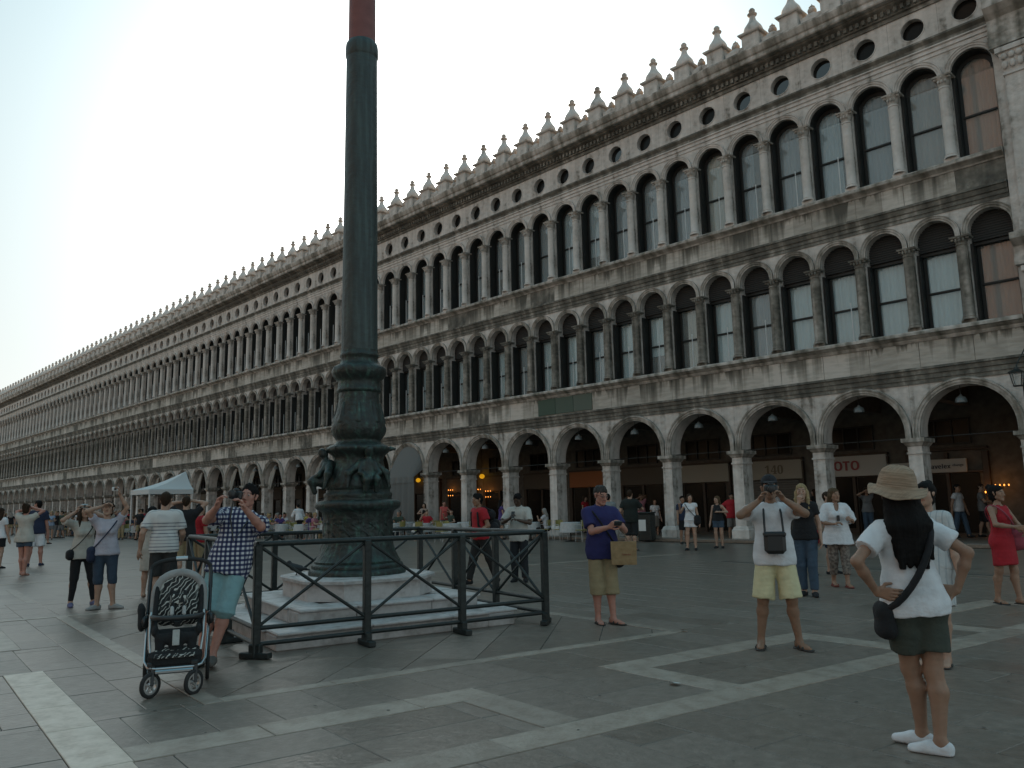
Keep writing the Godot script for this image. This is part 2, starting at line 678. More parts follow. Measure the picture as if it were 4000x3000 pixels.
	for k in 4:
		var kk: float = [1.0, 1.05, 1.08, 1.13][k]
		var tx := tex_from(p0, 512, 512, [[0.0, Color(0.098, 0.078, 0.062) * kk], [0.3, Color(0.134, 0.108, 0.087) * kk], [0.6, Color(0.152, 0.122, 0.099) * kk], [1.0, Color(0.19, 0.156, 0.128) * kk]])
		textured("slab %d" % k, tx, Vector3.ONE * (0.55 + 0.07 * k), [0.33, 0.40, 0.36, 0.44][k], bump_tex(63, 512, 0.05, 5.0), 0.16, Vector3(0.37 * k, 0, 0.21 * k))
	for k in 3:
		var kk: float = [0.82, 1.0, 1.75][k]
		var tx := tex_from(mv, 512, 512, [[0.0, Color(0.225, 0.178, 0.14) * kk], [0.4, Color(0.28, 0.228, 0.184) * kk], [1.0, Color(0.335, 0.278, 0.23) * kk]])
		textured("band %d" % k, tx, Vector3.ONE * 0.8, 0.45, bump_tex(63, 512, 0.05, 5.0), 0.16, Vector3(0.2 * k, 0, 0))
	# far paving: the same stone with its courses, seen too small to pick apart
	var fp := PackedByteArray()
	fp.resize(512 * 512)
	var jit := noise(64, 0.9, 1)
	for y in 512:
		var r := y / 32
		for x in 512:
			var xo := (x + (r % 2) * 27) % 512
			var cdl := xo / 64
			var joint := 1.0 if (y % 32 < 1 or xo % 64 < 1) else 0.0
			fp[y * 512 + x] = int(clampf(p0[y * 512 + x] * 0.75 + 40 + jit.get_noise_2d(cdl * 11.0, r * 17.0) * 60 - joint * 70, 0, 255))
	textured("paving far", tex_from(fp, 512, 512, [[0.0, Color(0.086, 0.072, 0.059)], [0.5, Color(0.147, 0.124, 0.102)], [1.0, Color(0.195, 0.165, 0.139)]]), Vector3.ONE * (1.0 / 7.0), 0.38)
	mat("joint", lin(0.05, 0.05, 0.045), 0.95)
	# --- bronze with verdigris
	var bz := gray(65, 512, 512, 0.014, 5)
	var bz2 := streaky(66, 512, 512, 512, 40, 0.03, 4)
	for i in 512 * 512:
		bz[i] = int(clampf((bz[i] * 0.55 + bz2[i] * 0.45 - 50) * 1.6, 0, 255))
	var bm := textured("bronze", tex_from(bz, 512, 512, [[0.0, Color(0.016, 0.018, 0.016)], [0.5, Color(0.024, 0.031, 0.028)], [0.72, Color(0.030, 0.050, 0.043)], [0.9, Color(0.045, 0.10, 0.08)], [1.0, Color(0.08, 0.17, 0.135)]]), Vector3.ONE * 0.9, 0.5, bump_tex(67, 512, 0.025, 8.0), 0.7)
	bm.metallic = 0.25
	var bm2 := textured("bronze pole", tex_from(bz2, 512, 512, [[0.0, Color(0.02, 0.026, 0.026)], [0.5, Color(0.034, 0.048, 0.047)], [1.0, Color(0.06, 0.092, 0.085)]]), Vector3.ONE * 0.7, 0.5, bump_tex(67, 512, 0.025, 8.0), 0.3)
	bm2.metallic = 0.2
	var rd := gray(68, 256, 256, 0.02, 4)
	textured("red paint", tex_from(rd, 256, 256, [[0.0, Color(0.15, 0.045, 0.04)], [1.0, Color(0.22, 0.075, 0.065)]]), Vector3.ONE * 0.8, 0.6)
	# --- iron paint of the barrier
	var ip := textured("iron", tex_from(gray(69, 256, 256, 0.03, 4), 256, 256, [[0.0, Color(0.007, 0.009, 0.009)], [0.6, Color(0.012, 0.017, 0.016)], [1.0, Color(0.028, 0.036, 0.034)]]), Vector3.ONE * 1.5, 0.5, bump_tex(67, 512, 0.025, 8.0), 0.25)
	ip.metallic = 0.1
	# --- building interiors and shops
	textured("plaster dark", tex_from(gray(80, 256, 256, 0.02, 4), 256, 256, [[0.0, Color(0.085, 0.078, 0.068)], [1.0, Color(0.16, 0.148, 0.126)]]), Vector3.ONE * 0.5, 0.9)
	mat("wood black", lin(0.012, 0.013, 0.012), 0.55)
	mat("blind", lin(0.028, 0.026, 0.024), 0.8)
	mat("curtain", lin(0.54, 0.68, 0.71), 0.95)
	mat("curtain gray", lin(0.24, 0.285, 0.31), 0.95)
	mat("curtain cream", lin(0.46, 0.46, 0.40), 0.95)
	mat("curtain blue", lin(0.36, 0.46, 0.50), 0.95)
	mat("curtain brown", lin(0.285, 0.262, 0.235), 0.95)
	mat("canvas", lin(0.14, 0.14, 0.135), 0.95)
	mat("drape white", lin(0.42, 0.41, 0.38), 0.95)
	mat("canvas tent", lin(0.55, 0.56, 0.56), 0.9)
	var gl := mat("glass", Color(0.75, 0.8, 0.8, 0.16), 0.03)
	gl.transparency = BaseMaterial3D.TRANSPARENCY_ALPHA
	gl.metallic_specular = 0.5
	var gs := mat("glass dark", Color(0.05, 0.055, 0.055), 0.05)
	gs.metallic_specular = 0.7
	var gsh := mat("glass shop", lin(0.012, 0.012, 0.011), 0.2)
	gsh.metallic_specular = 0.25
	mat("chrome", lin(0.40, 0.41, 0.42), 0.3, 1.0)
	mat("steel", lin(0.42, 0.43, 0.43), 0.4, 0.9)
	mat("black plastic", lin(0.016, 0.016, 0.017), 0.45)
	mat("black rubber", lin(0.018, 0.018, 0.018), 0.85)
	mat("white paint", lin(0.62, 0.62, 0.61), 0.5)
	var sk := mat("skin", Color.WHITE, 0.55)
	sk.vertex_color_use_as_albedo = true
	sk.subsurf_scatter_enabled = true
	sk.subsurf_scatter_strength = 0.05
	sk.albedo_texture = mats["cloth tone"]
	sk.uv1_triplanar = true
	sk.uv1_scale = Vector3.ONE * 3.1
	sk.normal_enabled = true
	sk.normal_texture = bump_tex(71, 256, 0.02, 9.0, 4)
	sk.normal_scale = 0.2
	# --- prints on cloth
	var gk := Image.create(64, 64, false, Image.FORMAT_RGB8)
	for y in 64:
		for x in 64:
			var bx := (x / 16) % 2
			var by := (y / 16) % 2
			var q := Color(0.012, 0.016, 0.05)
			if bx == 1 and by == 1:
				q = Color(0.58, 0.58, 0.6)
			elif bx != by:
				q = Color(0.06, 0.07, 0.14)
			gk.set_pixel(x, y, q.linear_to_srgb())
	pattern_cloth("gingham", ImageTexture.create_from_image(gk), 1.0 / 0.088)
	var zb := Image.create(256, 256, false, Image.FORMAT_RGB8)
	var zn := noise(81, 0.012, 2)
	for y in 256:
		for x in 256:
			var s := sin((x * 0.8 + y * 0.75) * TAU / 30.0 + zn.get_noise_2d(x, y) * 5.0)
			zb.set_pixel(x, y, (Color(0.42, 0.4, 0.36) if s > 0.7 else Color(0.012, 0.012, 0.012)).linear_to_srgb())
	pattern_cloth("zebra", ImageTexture.create_from_image(zb), 1.0 / 0.34)
	var st := Image.create(8, 128, false, Image.FORMAT_RGB8)
	for y in 128:
		var u := y / 128.0
		var dk := false
		if u > 0.30:
			dk = fmod(u - 0.30, 0.062) < 0.015
		for x in 8:
			st.set_pixel(x, y, (Color(0.13, 0.135, 0.16) if dk else Color(0.56, 0.56, 0.55)).linear_to_srgb())
	# the shirt's picture spans 0.8 m of height: from 1.52 m (collar) down to 0.72 m
	var sm := textured("striped jersey", ImageTexture.create_from_image(st), Vector3(1, 1 / 0.8, 1), 0.95, null, 0.0, Vector3(0, -1.52 / 0.8, 0), false)
	sm.uv1_triplanar_sharpness = 1.0
	var vs := Image.create(64, 8, false, Image.FORMAT_RGB8)
	for x in 64:
		for y in 8:
			vs.set_pixel(x, y, (Color(0.3, 0.33, 0.35) if x % 16 < 3 else Color(0.46, 0.47, 0.47)).linear_to_srgb())
	pattern_cloth("thin stripe", ImageTexture.create_from_image(vs), 1.0 / 0.2)
	var fl := gray(82, 128, 128, 0.05, 3)
	pattern_cloth("printed", tex_from(fl, 128, 128, [[0.0, Color(0.06, 0.045, 0.04)], [0.45, Color(0.13, 0.105, 0.09)], [0.6, Color(0.20, 0.165, 0.14)], [1.0, Color(0.27, 0.225, 0.19)]]), 1.0 / 0.45)
	var straw := streaky(83, 256, 256, 16, 256, 0.1, 2)
	pattern_cloth("straw", tex_from(straw, 256, 256, [[0.0, Color(0.17, 0.115, 0.075)], [1.0, Color(0.36, 0.255, 0.175)]]), 1.0 / 0.35)
	pattern_cloth("paper bag", tex_from(p0, 512, 512, [[0.0, Color(0.22, 0.145, 0.07)], [1.0, Color(0.31, 0.215, 0.115)]]), 0.8)
	# hair: fine strands
	var hs := streaky(84, 256, 256, 256, 10, 0.12, 3)
	for k in 6:
		var q: Color = [Color(0.009, 0.008, 0.008), Color(0.035, 0.022, 0.014), Color(0.09, 0.06, 0.035), Color(0.30, 0.22, 0.12), Color(0.24, 0.22, 0.2), Color(0.05, 0.047, 0.044)][k]
		var hm := pattern_cloth("hair %d" % k, tex_from(hs, 256, 256, [[0.0, q * 0.5], [1.0, q * 1.35]]), 1.0 / 0.3)
		hm.roughness = 0.75
		hm.metallic_specular = 0.25


# ---------------------------------------------------------------- camera, sky, sun
func make_light() -> void:
	var cam := Camera3D.new()
	cam.name = "camera"
	cam.position = Vector3(0, CAM_H, 0)
	cam.rotation = Vector3(0.15224, 0.80070, -0.02126)
	cam.fov = 51.886
	cam.near = 0.1
	cam.far = 2000.0
	add_child(cam)
	cam.current = true
	# the sun stands low behind the long facade
	var sun_dir := Vector3(-0.79, 0.40, -0.66).normalized()
	var sun := DirectionalLight3D.new()
	sun.name = "sun"
	sun.light_energy = 1.6
	sun.light_color = Color(1.0, 0.82, 0.6)
	sun.light_angular_distance = 0.5
	sun.shadow_enabled = true
	add_child(sun)
	sun.look_at_from_position(sun_dir * 50.0, Vector3.ZERO)
	# clear evening air: blue overhead, pale at the horizon, very bright round the sun
	var w := 512
	var h := 256
	var im := Image.create(w, h, false, Image.FORMAT_RGBF)
	for y in h:
		var el := PI * (0.5 - (y + 0.5) / h)
		var sy := sin(el)
		for x in w:
			var az := TAU * (x + 0.5) / w
			var d := Vector3(sin(az) * cos(el), sy, -cos(az) * cos(el))
			var up := clampf(sy, 0.0, 1.0)
			var base := Color(0.76, 0.71, 0.63).lerp(Color(0.125, 0.325, 0.43), pow(up, 0.5))
			var g := acos(clampf(d.dot(sun_dir), -1, 1))
			var glow := 6.5 * exp(-g / 0.13) + 0.42 * exp(-g / 0.28)
			var q := base + Color(1.0, 0.97, 0.90) * glow
			if sy < 0.0:
				q = q.lerp(Color(0.12, 0.12, 0.12), clampf(-sy * 12.0, 0, 1))
			im.set_pixel(x, y, q)
	var pm := PanoramaSkyMaterial.new()
	pm.panorama = ImageTexture.create_from_image(im)
	var sky := Sky.new()
	sky.sky_material = pm
	var env := Environment.new()
	env.background_mode = Environment.BG_SKY
	env.sky = sky
	env.tonemap_mode = Environment.TONE_MAPPER_LINEAR
	env.tonemap_exposure = 1.35
	env.sdfgi_enabled = true
	env.ssao_enabled = true
	env.ssil_enabled = true
	var we := WorldEnvironment.new()
	we.name = "world"
	we.environment = env
	add_child(we)


# ---------------------------------------------------------------- pavement
# the square's slabs lie on two slightly skewed directions: U runs along the facade, V towards it
const U := Vector3(-0.99452, 0, -0.10453)
const V := Vector3(0.16849, 0, -0.98570)
var pave: Node3D
var laid := 0

func para(mb: MB, u0: float, u1: float, v0: float, v1: float, top: float, bot: float, bev := 0.006) -> void:
	var f := func(u, v, y): return U * u + V * v + Vector3(0, y, 0)
	var a: Array = [f.call(u0 + bev, v0 + bev, top), f.call(u1 - bev, v0 + bev, top), f.call(u1 - bev, v1 - bev, top), f.call(u0 + bev, v1 - bev, top)]
	var b: Array = [f.call(u0, v0, top - bev), f.call(u1, v0, top - bev), f.call(u1, v1, top - bev), f.call(u0, v1, top - bev)]
	var c: Array = [f.call(u0, v0, bot), f.call(u1, v0, bot), f.call(u1, v1, bot), f.call(u0, v1, bot)]
	var mid: Vector3 = (a[0] + a[2]) * 0.5
	mb.quad(a[0], a[1], a[2], a[3], Vector3.UP)
	for k in 4:
		var k2 := (k + 1) % 4
		var m: Vector3 = ((b[k] + b[k2]) * 0.5 - mid)
		m.y = 0
		m = m.normalized()
		mb.quad(a[k], a[k2], b[k2], b[k], (m + Vector3.UP).normalized())
		mb.quad(b[k], b[k2], c[k2], c[k], m)

var bands := []

func in_band(u: float, v: float) -> bool:
	for b in bands:
		if u > b[0] - 0.005 and u < b[1] + 0.005 and v > b[2] - 0.005 and v < b[3] + 0.005:
			return true
	return false

func build_pavement() -> void:
	var g := MB.new()
	g.quad(Vector3(-420, 0, 320), Vector3(320, 0, 320), Vector3(320, 0, -320), Vector3(-420, 0, -320), Vector3.UP)
	pave = obj("pavement", g, mats["paving far"], null, Vector3(0, -0.006, 0))
	structure(pave)
	var j := MB.new()
	j.quad(U * -4 + V * -8, U * 16.2 + V * -8, U * 16.2 + V * 16.4, U * -4 + V * 16.4, Vector3.UP)
	obj("joint_bed", j, mats["joint"], pave, Vector3(0, 0.002, 0))
	# --- white bands of the key pattern [u0, u1, v0, v1, tone, along u]
	var k := 4.27
	for i in range(-2, 4):
		var s := 0.96 + k * i
		bands.append([5.46, 9.05 if i == 0 else 5.46, s, s + 0.32, 2, true])
		if i != 0:
			bands.append([4.49, 5.46, s, s + 0.31, 1, true])
		if i == 0:
			bands.append([4.49, 5.46, s, s + 0.31, 2, true])
		bands.append([5.46, 5.80, s + 0.32 if i == 0 else s, s + 2.92, 1, false])
		bands.append([4.49, 5.46, s + 2.61, s + 2.92, 1, true])
	bands.append([4.17, 4.49, -7.6, 14.0, 1, false])
	bands.append([10.63, 14.0, 0.96, 1.28, 2, true])
	# the thin frame round the flagpole
	bands.append([6.66, 6.81, 2.19, 7.2, 1, false])
	bands.append([6.66, 13.75, 2.04, 2.19, 1, true])
	bands.append([6.66, 13.75, 7.2, 7.35, 0, true])
	bands.append([13.57, 13.72, 0.4, 2.04, 1, false])
	bands.append([13.57, 13.72, 2.19, 7.2, 1, false])
	for b in bands.duplicate():
		if b[1] - b[0] < 0.05:
			bands.erase(b)
	var slabs := 0
	var rest := MB.new()
	var restb := MB.new()
	for b in bands:
		var along: bool = b[5]
		var p: float = b[0] if along else b[2]
		var e: float = b[1] if along else b[3]
		while p < e - 0.02:
			var q := p + rng.randf_range(0.75, 1.25)
			if e - q < 0.4:
				q = e
			var mb := MB.new()
			var c: Vector3 = U * ((p + q) * 0.5 if along else (b[0] + b[1]) * 0.5) + V * ((p + q) * 0.5 if not along else (b[2] + b[3]) * 0.5)
			var top := 0.012 + rng.randf_range(0, 0.003)
			var tone: int = clampi(b[4] + (rng.randi_range(-1, 0) if rng.randf() < 0.35 and b[4] < 2 else 0), 0, 2)
			if Vector2(c.x, c.z).length() < 11.0 and (-c).dot(Vector3(0.72, 0, 0.69)) > 0:
				if along:
					para(mb, p + 0.003, q - 0.003, b[2], b[3], top, -0.004, 0.004)
				else:
					para(mb, b[0], b[1], p + 0.003, q - 0.003, top, -0.004, 0.004)
				mb.v = shifted(mb.v, c)
				obj("band_stone", mb, mats["band %d" % tone], pave, c)
			else:
				if along:
					para(restb, p + 0.003, q - 0.003, b[2], b[3], top, -0.004, 0.004)
				else:
					para(restb, b[0], b[1], p + 0.003, q - 0.003, top, -0.004, 0.004)
			p = q
	obj("band_stones", restb, mats["band 1"], pave).set_meta("kind", "stuff")
	# bands further off lie as strips
	var far := MB.new()
	for b in [[15.0, 19.3, 1.98, 2.15], [20.8, 21.05, 0.4, 7.5], [23.6, 23.9, 0.4, 9.0], [16.3, 16.6, 9.5, 18.0], [4.17, 4.49, 16.5, 23.5], [5.46, 5.8, 17.0, 19.9], [26, 40, 2.0, 2.3], [30, 30.4, 2.3, 12]]:
		para(far, b[0], b[1], b[2], b[3], 0.004, -0.003, 0.001)
	obj("far_band", far, mats["band 0"], pave).set_meta("kind", "stuff")
	# --- dark slabs: courses along V, broken joints; the nearest in view are single stones
	var cells := []
	var edges_u := [-4.0]
	var xs := [4.17, 4.49, 5.46, 5.80, 6.66, 6.81, 13.57, 13.72]
	var regions := []
	# [u0, u1, slab length, course width, courses run along u]
	regions = [[-4.0, 4.17, 0.92, 0.47], [4.49, 5.46, 0.485, 0.95], [5.80, 6.66, 0.86, 0.45], [13.72, 16.2, 0.92, 0.46]]
	for r in regions:
		var v := -8.0
		var row := 0
		while v < 16.2:
			var v2: float = v + r[3]
			var single: bool = r[1] - r[0] < 1.0
			var u: float = r[0] if single else r[0] - r[2] * (0.5 if row % 2 else 0.0)
			while u < r[1] - 0.01:
				var u2: float = u + r[2]
				cells.append([maxf(u, r[0]), minf(u2, r[1]), v, v2])
				u = u2
			v = v2
			row += 1
	for e in [[-8.0, 2.04], [7.35, 16.2]]:
		var v: float = e[0]
		var row := 0
		while v < e[1] - 0.01:
			var u: float = 6.81 - (0.45 if row % 2 else 0.0)
			while u < 13.57:
				cells.append([maxf(u, 6.81), minf(u + 0.9, 13.57), v, minf(v + 0.46, e[1])])
				u += 0.9
			v += 0.46
			row += 1
	for e in [[5.46, 5.80], [6.66, 6.81], [13.57, 13.72]]:
		var v := -8.0
		while v < 16.2:
			cells.append([e[0], e[1], v, v + 0.9])
			v += 0.9
	lay_diagonal()
	var list := []
	for c in cells:
		for q in cut(c):
			if q[1] - q[0] > 0.03 and q[3] - q[2] > 0.03:
				var at: Vector3 = U * (q[0] + q[1]) * 0.5 + V * (q[2] + q[3]) * 0.5
				var to := at
				var fwd := -to.dot(Vector3(0.7178, 0, 0.6963))
				var side := to.dot(Vector3(0.6963, 0, -0.7178))
				var seen := fwd > 1.8 and absf(side) < fwd * 0.72 + 0.6
				list.append([to.length() if seen else 1000.0 + to.length(), q, at])
	list.sort_custom(func(x, y): return x[0] < y[0])
	for i in list.size():
		var q: Array = list[i][1]
		var at: Vector3 = list[i][2]
		var top := 0.008 + rng.randf_range(-0.002, 0.002)
		if i < 210:
			var mb := MB.new()
			para(mb, q[0] + 0.0028, q[1] - 0.0028, q[2] + 0.0028, q[3] - 0.0028, top, -0.004, 0.005)
			mb.v = shifted(mb.v, at)
			obj("paving_slab", mb, mats["slab %d" % rng.randi_range(0, 3)], pave, at)
		else:
			para(rest, q[0] + 0.0028, q[1] - 0.0028, q[2] + 0.0028, q[3] - 0.0028, top, -0.004, 0.005)
	obj("paving_slabs", rest, mats["slab 1"], pave).set_meta("kind", "stuff")
	# old gum trodden flat and small stains
	var gum := MB.new()
	for i in 150:
		var q := Vector2(rng.randf_range(-14, 0), rng.randf_range(-13, -1.5))
		var r := rng.randf_range(0.006, 0.015)
		gum.disc(Vector3(q.x, 0.0165, q.y), r, Vector3.UP, Vector3(1, 0, 0), 7)
	obj("gum_spots", gum, mat("old gum", lin(0.07, 0.063, 0.055), 0.8), pave).set_meta("kind", "stuff")
	# scraps of paper people dropped
	for e in [[Vector3(-7.55, 0, -4.32), 0.5, "small white paper scrap lying by the barrier foot"], [Vector3(-3.95, 0, -5.6), 1.0, "white torn paper scrap on the pale band before the man in yellow shorts"], [Vector3(-5.4, 0, -7.9), 0.7, "white paper scrap lying between the polo shirt man and the yellow shorts man"]]:
		var mb := MB.new()
		var z: float = 0.05 * e[1]
		mb.quad(Vector3(-z, 0.002, -z * 0.5), Vector3(z, 0.004, -z * 0.6), Vector3(z * 1.1, 0.012, z * 0.5), Vector3(-z * 0.7, 0.006, z * 0.4))
		mb.quad(Vector3(z * 1.1, 0.012, z * 0.5), Vector3(-z * 0.7, 0.006, z * 0.4), Vector3(-z * 0.5, 0.022, z * 0.9), Vector3(z * 0.9, 0.018, z * 1.0))
		tag(obj("paper_scrap", mb, mats["white paint"], null, e[0] + Vector3(0, 0.014, 0)), e[2], "paper scrap", "litter on the paving")

func shifted(v: PackedVector3Array, by: Vector3) -> PackedVector3Array:
	for i in v.size():
		v[i] -= by
	return v

# what the bands leave of one slab
func cut(c: Array) -> Array:
	var open := [c]
	for b in bands:
		var next := []
		for q in open:
			if q[1] <= b[0] + 0.001 or q[0] >= b[1] - 0.001 or q[3] <= b[2] + 0.001 or q[2] >= b[3] - 0.001:
				next.append(q)
				continue
			if q[0] < b[0]:
				next.append([q[0], b[0], q[2], q[3]])
			if q[1] > b[1]:
				next.append([b[1], q[1], q[2], q[3]])
			var m0 := maxf(q[0], b[0])
			var m1 := minf(q[1], b[1])
			if q[2] < b[2]:
				next.append([m0, m1, q[2], b[2]])
			if q[3] > b[3]:
				next.append([m0, m1, b[3], q[3]])
		open = next
	return open

# inside the frame round the flagpole the slabs lie on the diagonal
func lay_diagonal() -> void:
	var frame := PackedVector2Array([Vector2(6.81, 2.19), Vector2(13.57, 2.19), Vector2(13.57, 7.2), Vector2(6.81, 7.2)])
	var a := Vector2(1, 1).normalized()
	var b := Vector2(-1, 1).normalized()
	var mid := Vector2(10.1, 4.7)
	for i in range(-9, 10):
		for j in range(-6, 7):
			var o := mid + b * (i * 0.56) + a * (j * 0.94 + (0.47 if i % 2 else 0.0))
			var q := PackedVector2Array([o + b * 0.003 + a * 0.003, o + b * 0.003 + a * 0.937, o + b * 0.557 + a * 0.937, o + b * 0.557 + a * 0.003])
			for piece in Geometry2D.intersect_polygons(frame, q):
				var c := Vector2.ZERO
				for p in piece:
					c += p / piece.size()
				var at: Vector3 = U * c.x + V * c.y
				if (at - POLE).length() < 0.9 or piece.size() < 3:
					continue
				var mb := MB.new()
				var top := rng.randf_range(0.006, 0.010)
				for k in piece.size():
					var p0: Vector2 = piece[k]
					var p1: Vector2 = piece[(k + 1) % piece.size()]
					var w0: Vector3 = U * p0.x + V * p0.y - at
					var w1: Vector3 = U * p1.x + V * p1.y - at
					mb.tri(Vector3(0, top, 0), w0 * 0.99 + Vector3(0, top, 0), w1 * 0.99 + Vector3(0, top, 0), Vector3.UP)
					var m := (w0 + w1).normalized()
					mb.quad(w0 * 0.99 + Vector3(0, top, 0), w1 * 0.99 + Vector3(0, top, 0), w1 + Vector3(0, -0.004, 0), w0 + Vector3(0, -0.004, 0), (m + Vector3.UP * 0.4).normalized())
				obj("paving_slab", mb, mats["slab %d" % rng.randi_range(0, 3)], pave, at)


# ---------------------------------------------------------------- the long arcaded palace
const BAY := 3.04
const PIER0 := -8.86
const WIN0 := -7.69
const NB := 44
const FLOOR := 0.13

func arch_x(k: int) -> float:
	return PIER0 + BAY * 0.5 - BAY * k

func build_palace() -> void:
	var b := thing("arcaded_palace", "long three storey marble palace with round arches, two rows of arched windows and roof finials", "palace", Vector3(0, 0, ZF))
	var x0 := PIER0 - BAY * (NB - 1) - 0.4
	var x1 := -5.58
	var pale: Material = mats["stone pale"]
	var mid: Material = mats["stone mid"]
	var dark: Material = mats["stone dark"]
	# --- ground floor: step, piers, arches
	var st := MB.new()
	st.box(Vector3((x0 + x1) * 0.5, FLOOR * 0.5, -2.2), Vector3(x1 - x0, FLOOR, 5.9), 0.02)
	obj("arcade_step", st, mats["slab 2"], b)
	var pier := MB.new()
	pier.stack([[FLOOR, 0.34, 0.42, -0.33], [0.42, 0.34, 0.42, -0.33], [0.46, 0.31, 0.39, -0.33], [0.52, 0.29, 0.37, -0.33], [0.56, 0.215, 0.33, -0.33], [2.77, 0.205, 0.32, -0.33], [2.77, 0.235, 0.35, -0.33], [2.83, 0.235, 0.35, -0.33], [2.83, 0.208, 0.323, -0.33], [3.02, 0.21, 0.325, -0.33]])
	var pier_m := pier.mesh()
	var cap := MB.new()
	cap.stack([[3.0, 0.212, 0.33, -0.33], [3.04, 0.25, 0.37, -0.33], [3.08, 0.27, 0.39, -0.33], [3.12, 0.30, 0.42, -0.33], [3.13, 0.34, 0.46, -0.33], [3.25, 0.34, 0.46, -0.33], [3.25, 0.23, 0.36, -0.33], [3.30, 0.22, 0.33, -0.33]])
	var cap_m := cap.mesh()
	var wall := MB.new()
	wall.arch_panel(BAY - 0.004, 3.25, 4.90, 1.305, 3.45, 0.64, 20)
	var wall_m := wall.mesh()
	var av := MB.new()
	av.archivolt([Vector2(1.300, -0.03), Vector2(1.300, 0.05), Vector2(1.355, 0.055), Vector2(1.36, 0.085), Vector2(1.43, 0.09), Vector2(1.445, 0.125), Vector2(1.49, 0.13), Vector2(1.505, 0.10), Vector2(1.507, 0.0)], 3.45, 0.2, 22)
	var av_m := av.mesh()
	for k in NB + 1:
		if k > 0:
			pass
		var px := PIER0 + BAY - BAY * k
		obj("pier", pier_m, pale, b, Vector3(px, 0, 0))
		obj("capital", cap_m, mid, b, Vector3(px, 0, 0))
	for k in NB:
		obj("arch_wall", wall_m, pale, b, Vector3(arch_x(k), 0, 0))
		obj("archivolt", av_m, mid, b, Vector3(arch_x(k), 0, 0))
	# iron tie rods across the arches
	for k in NB:
		var r := MB.new()
		if k == 0:
			r.tube([Vector3(-BAY * 0.5 + 0.2, 3.27, -0.3), Vector3(BAY * 0.5 - 0.2, 3.27, -0.3)], 0.018, 6)
			mats["rod mesh"] = r.mesh()
		obj("tie_rod", mats["rod mesh"], mats["wood black"], b, Vector3(arch_x(k), 0, 0))
	# --- long mouldings
	var runs := [
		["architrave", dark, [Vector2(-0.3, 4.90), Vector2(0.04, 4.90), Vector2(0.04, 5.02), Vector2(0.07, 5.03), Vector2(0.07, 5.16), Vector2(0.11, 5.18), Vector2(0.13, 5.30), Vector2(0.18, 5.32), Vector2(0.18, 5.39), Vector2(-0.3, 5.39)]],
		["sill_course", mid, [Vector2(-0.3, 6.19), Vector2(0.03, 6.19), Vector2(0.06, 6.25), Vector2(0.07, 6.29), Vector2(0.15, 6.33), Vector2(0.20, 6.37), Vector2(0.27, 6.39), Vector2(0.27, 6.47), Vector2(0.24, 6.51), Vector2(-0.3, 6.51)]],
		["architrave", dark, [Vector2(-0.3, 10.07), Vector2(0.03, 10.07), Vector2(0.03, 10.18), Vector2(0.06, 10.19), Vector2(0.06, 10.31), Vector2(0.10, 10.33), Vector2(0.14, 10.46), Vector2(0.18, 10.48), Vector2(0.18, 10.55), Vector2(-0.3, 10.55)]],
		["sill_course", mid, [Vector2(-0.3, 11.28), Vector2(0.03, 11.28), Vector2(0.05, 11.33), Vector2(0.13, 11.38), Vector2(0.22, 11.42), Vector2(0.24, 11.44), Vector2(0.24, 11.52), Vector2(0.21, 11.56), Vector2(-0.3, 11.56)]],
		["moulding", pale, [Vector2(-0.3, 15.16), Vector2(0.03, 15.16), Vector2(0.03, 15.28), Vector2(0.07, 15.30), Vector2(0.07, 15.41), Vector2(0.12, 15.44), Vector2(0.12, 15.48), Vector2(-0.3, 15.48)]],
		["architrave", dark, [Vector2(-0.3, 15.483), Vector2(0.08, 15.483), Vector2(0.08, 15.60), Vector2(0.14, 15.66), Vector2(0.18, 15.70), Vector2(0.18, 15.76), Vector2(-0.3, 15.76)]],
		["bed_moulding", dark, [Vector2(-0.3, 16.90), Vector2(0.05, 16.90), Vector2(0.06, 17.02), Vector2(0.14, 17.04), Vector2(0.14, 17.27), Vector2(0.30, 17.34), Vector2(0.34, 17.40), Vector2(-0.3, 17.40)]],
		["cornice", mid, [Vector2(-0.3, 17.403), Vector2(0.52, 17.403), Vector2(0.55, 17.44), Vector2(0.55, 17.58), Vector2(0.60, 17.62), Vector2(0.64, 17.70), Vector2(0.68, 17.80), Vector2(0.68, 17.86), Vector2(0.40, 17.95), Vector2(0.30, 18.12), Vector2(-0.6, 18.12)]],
	]
	for r in runs:
		var mb := MB.new()
		mb.run(r[2], x0, x1)
		obj(r[0], mb, r[1], b)
	var dn := MB.new()
	var x := x0 + 0.1
	while x < x1:
		dn.box(Vector3(x, 17.17, 0.19), Vector3(0.10, 0.16, 0.10))
		x += 0.205
	obj("dentils", dn, dark, b).set_meta("kind", "stuff")
	# --- friezes of upright slabs
	for k in NB * 2:
		var cx := WIN0 + 1.52 - 1.52 * k + 0.76
		var lo: float = 5.39
		for f in 2:
			var key := ["f", f, k % 3]
			if not mats.has(key):
				var mb := MB.new()
				var hh: float = [0.80, 0.73][f]
				var w: float = 1.512
				mb.box(Vector3(0, hh * 0.5, -0.15), Vector3(w, hh, 0.30 + 0.006 * (k % 3)), 0.006)
				mats[key] = mb.mesh()
			obj("frieze_slab", mats[key], mats["stone dark"] if rng.randf() < 0.13 else mats[["frieze low", "frieze high"][f]], b, Vector3(cx - 0.76, [5.39, 10.55][f], 0))
	# a stretch of the lower frieze faced with green stained slabs
	for k in 3:
		var gp := MB.new()
		gp.box(Vector3(0, 5.80, 0.02), Vector3(1.05, 0.72, 0.05), 0.006)
		obj("green_slab", gp, mat("green stain %d" % k, lin(0.055 + 0.02 * k, 0.085 + 0.015 * k, 0.062 + 0.015 * k), 0.8), b, Vector3(-24.3 + 1.07 * k, 0, 0))
	# --- window walls, columns and windows of the two upper floors
	var w1 := MB.new()
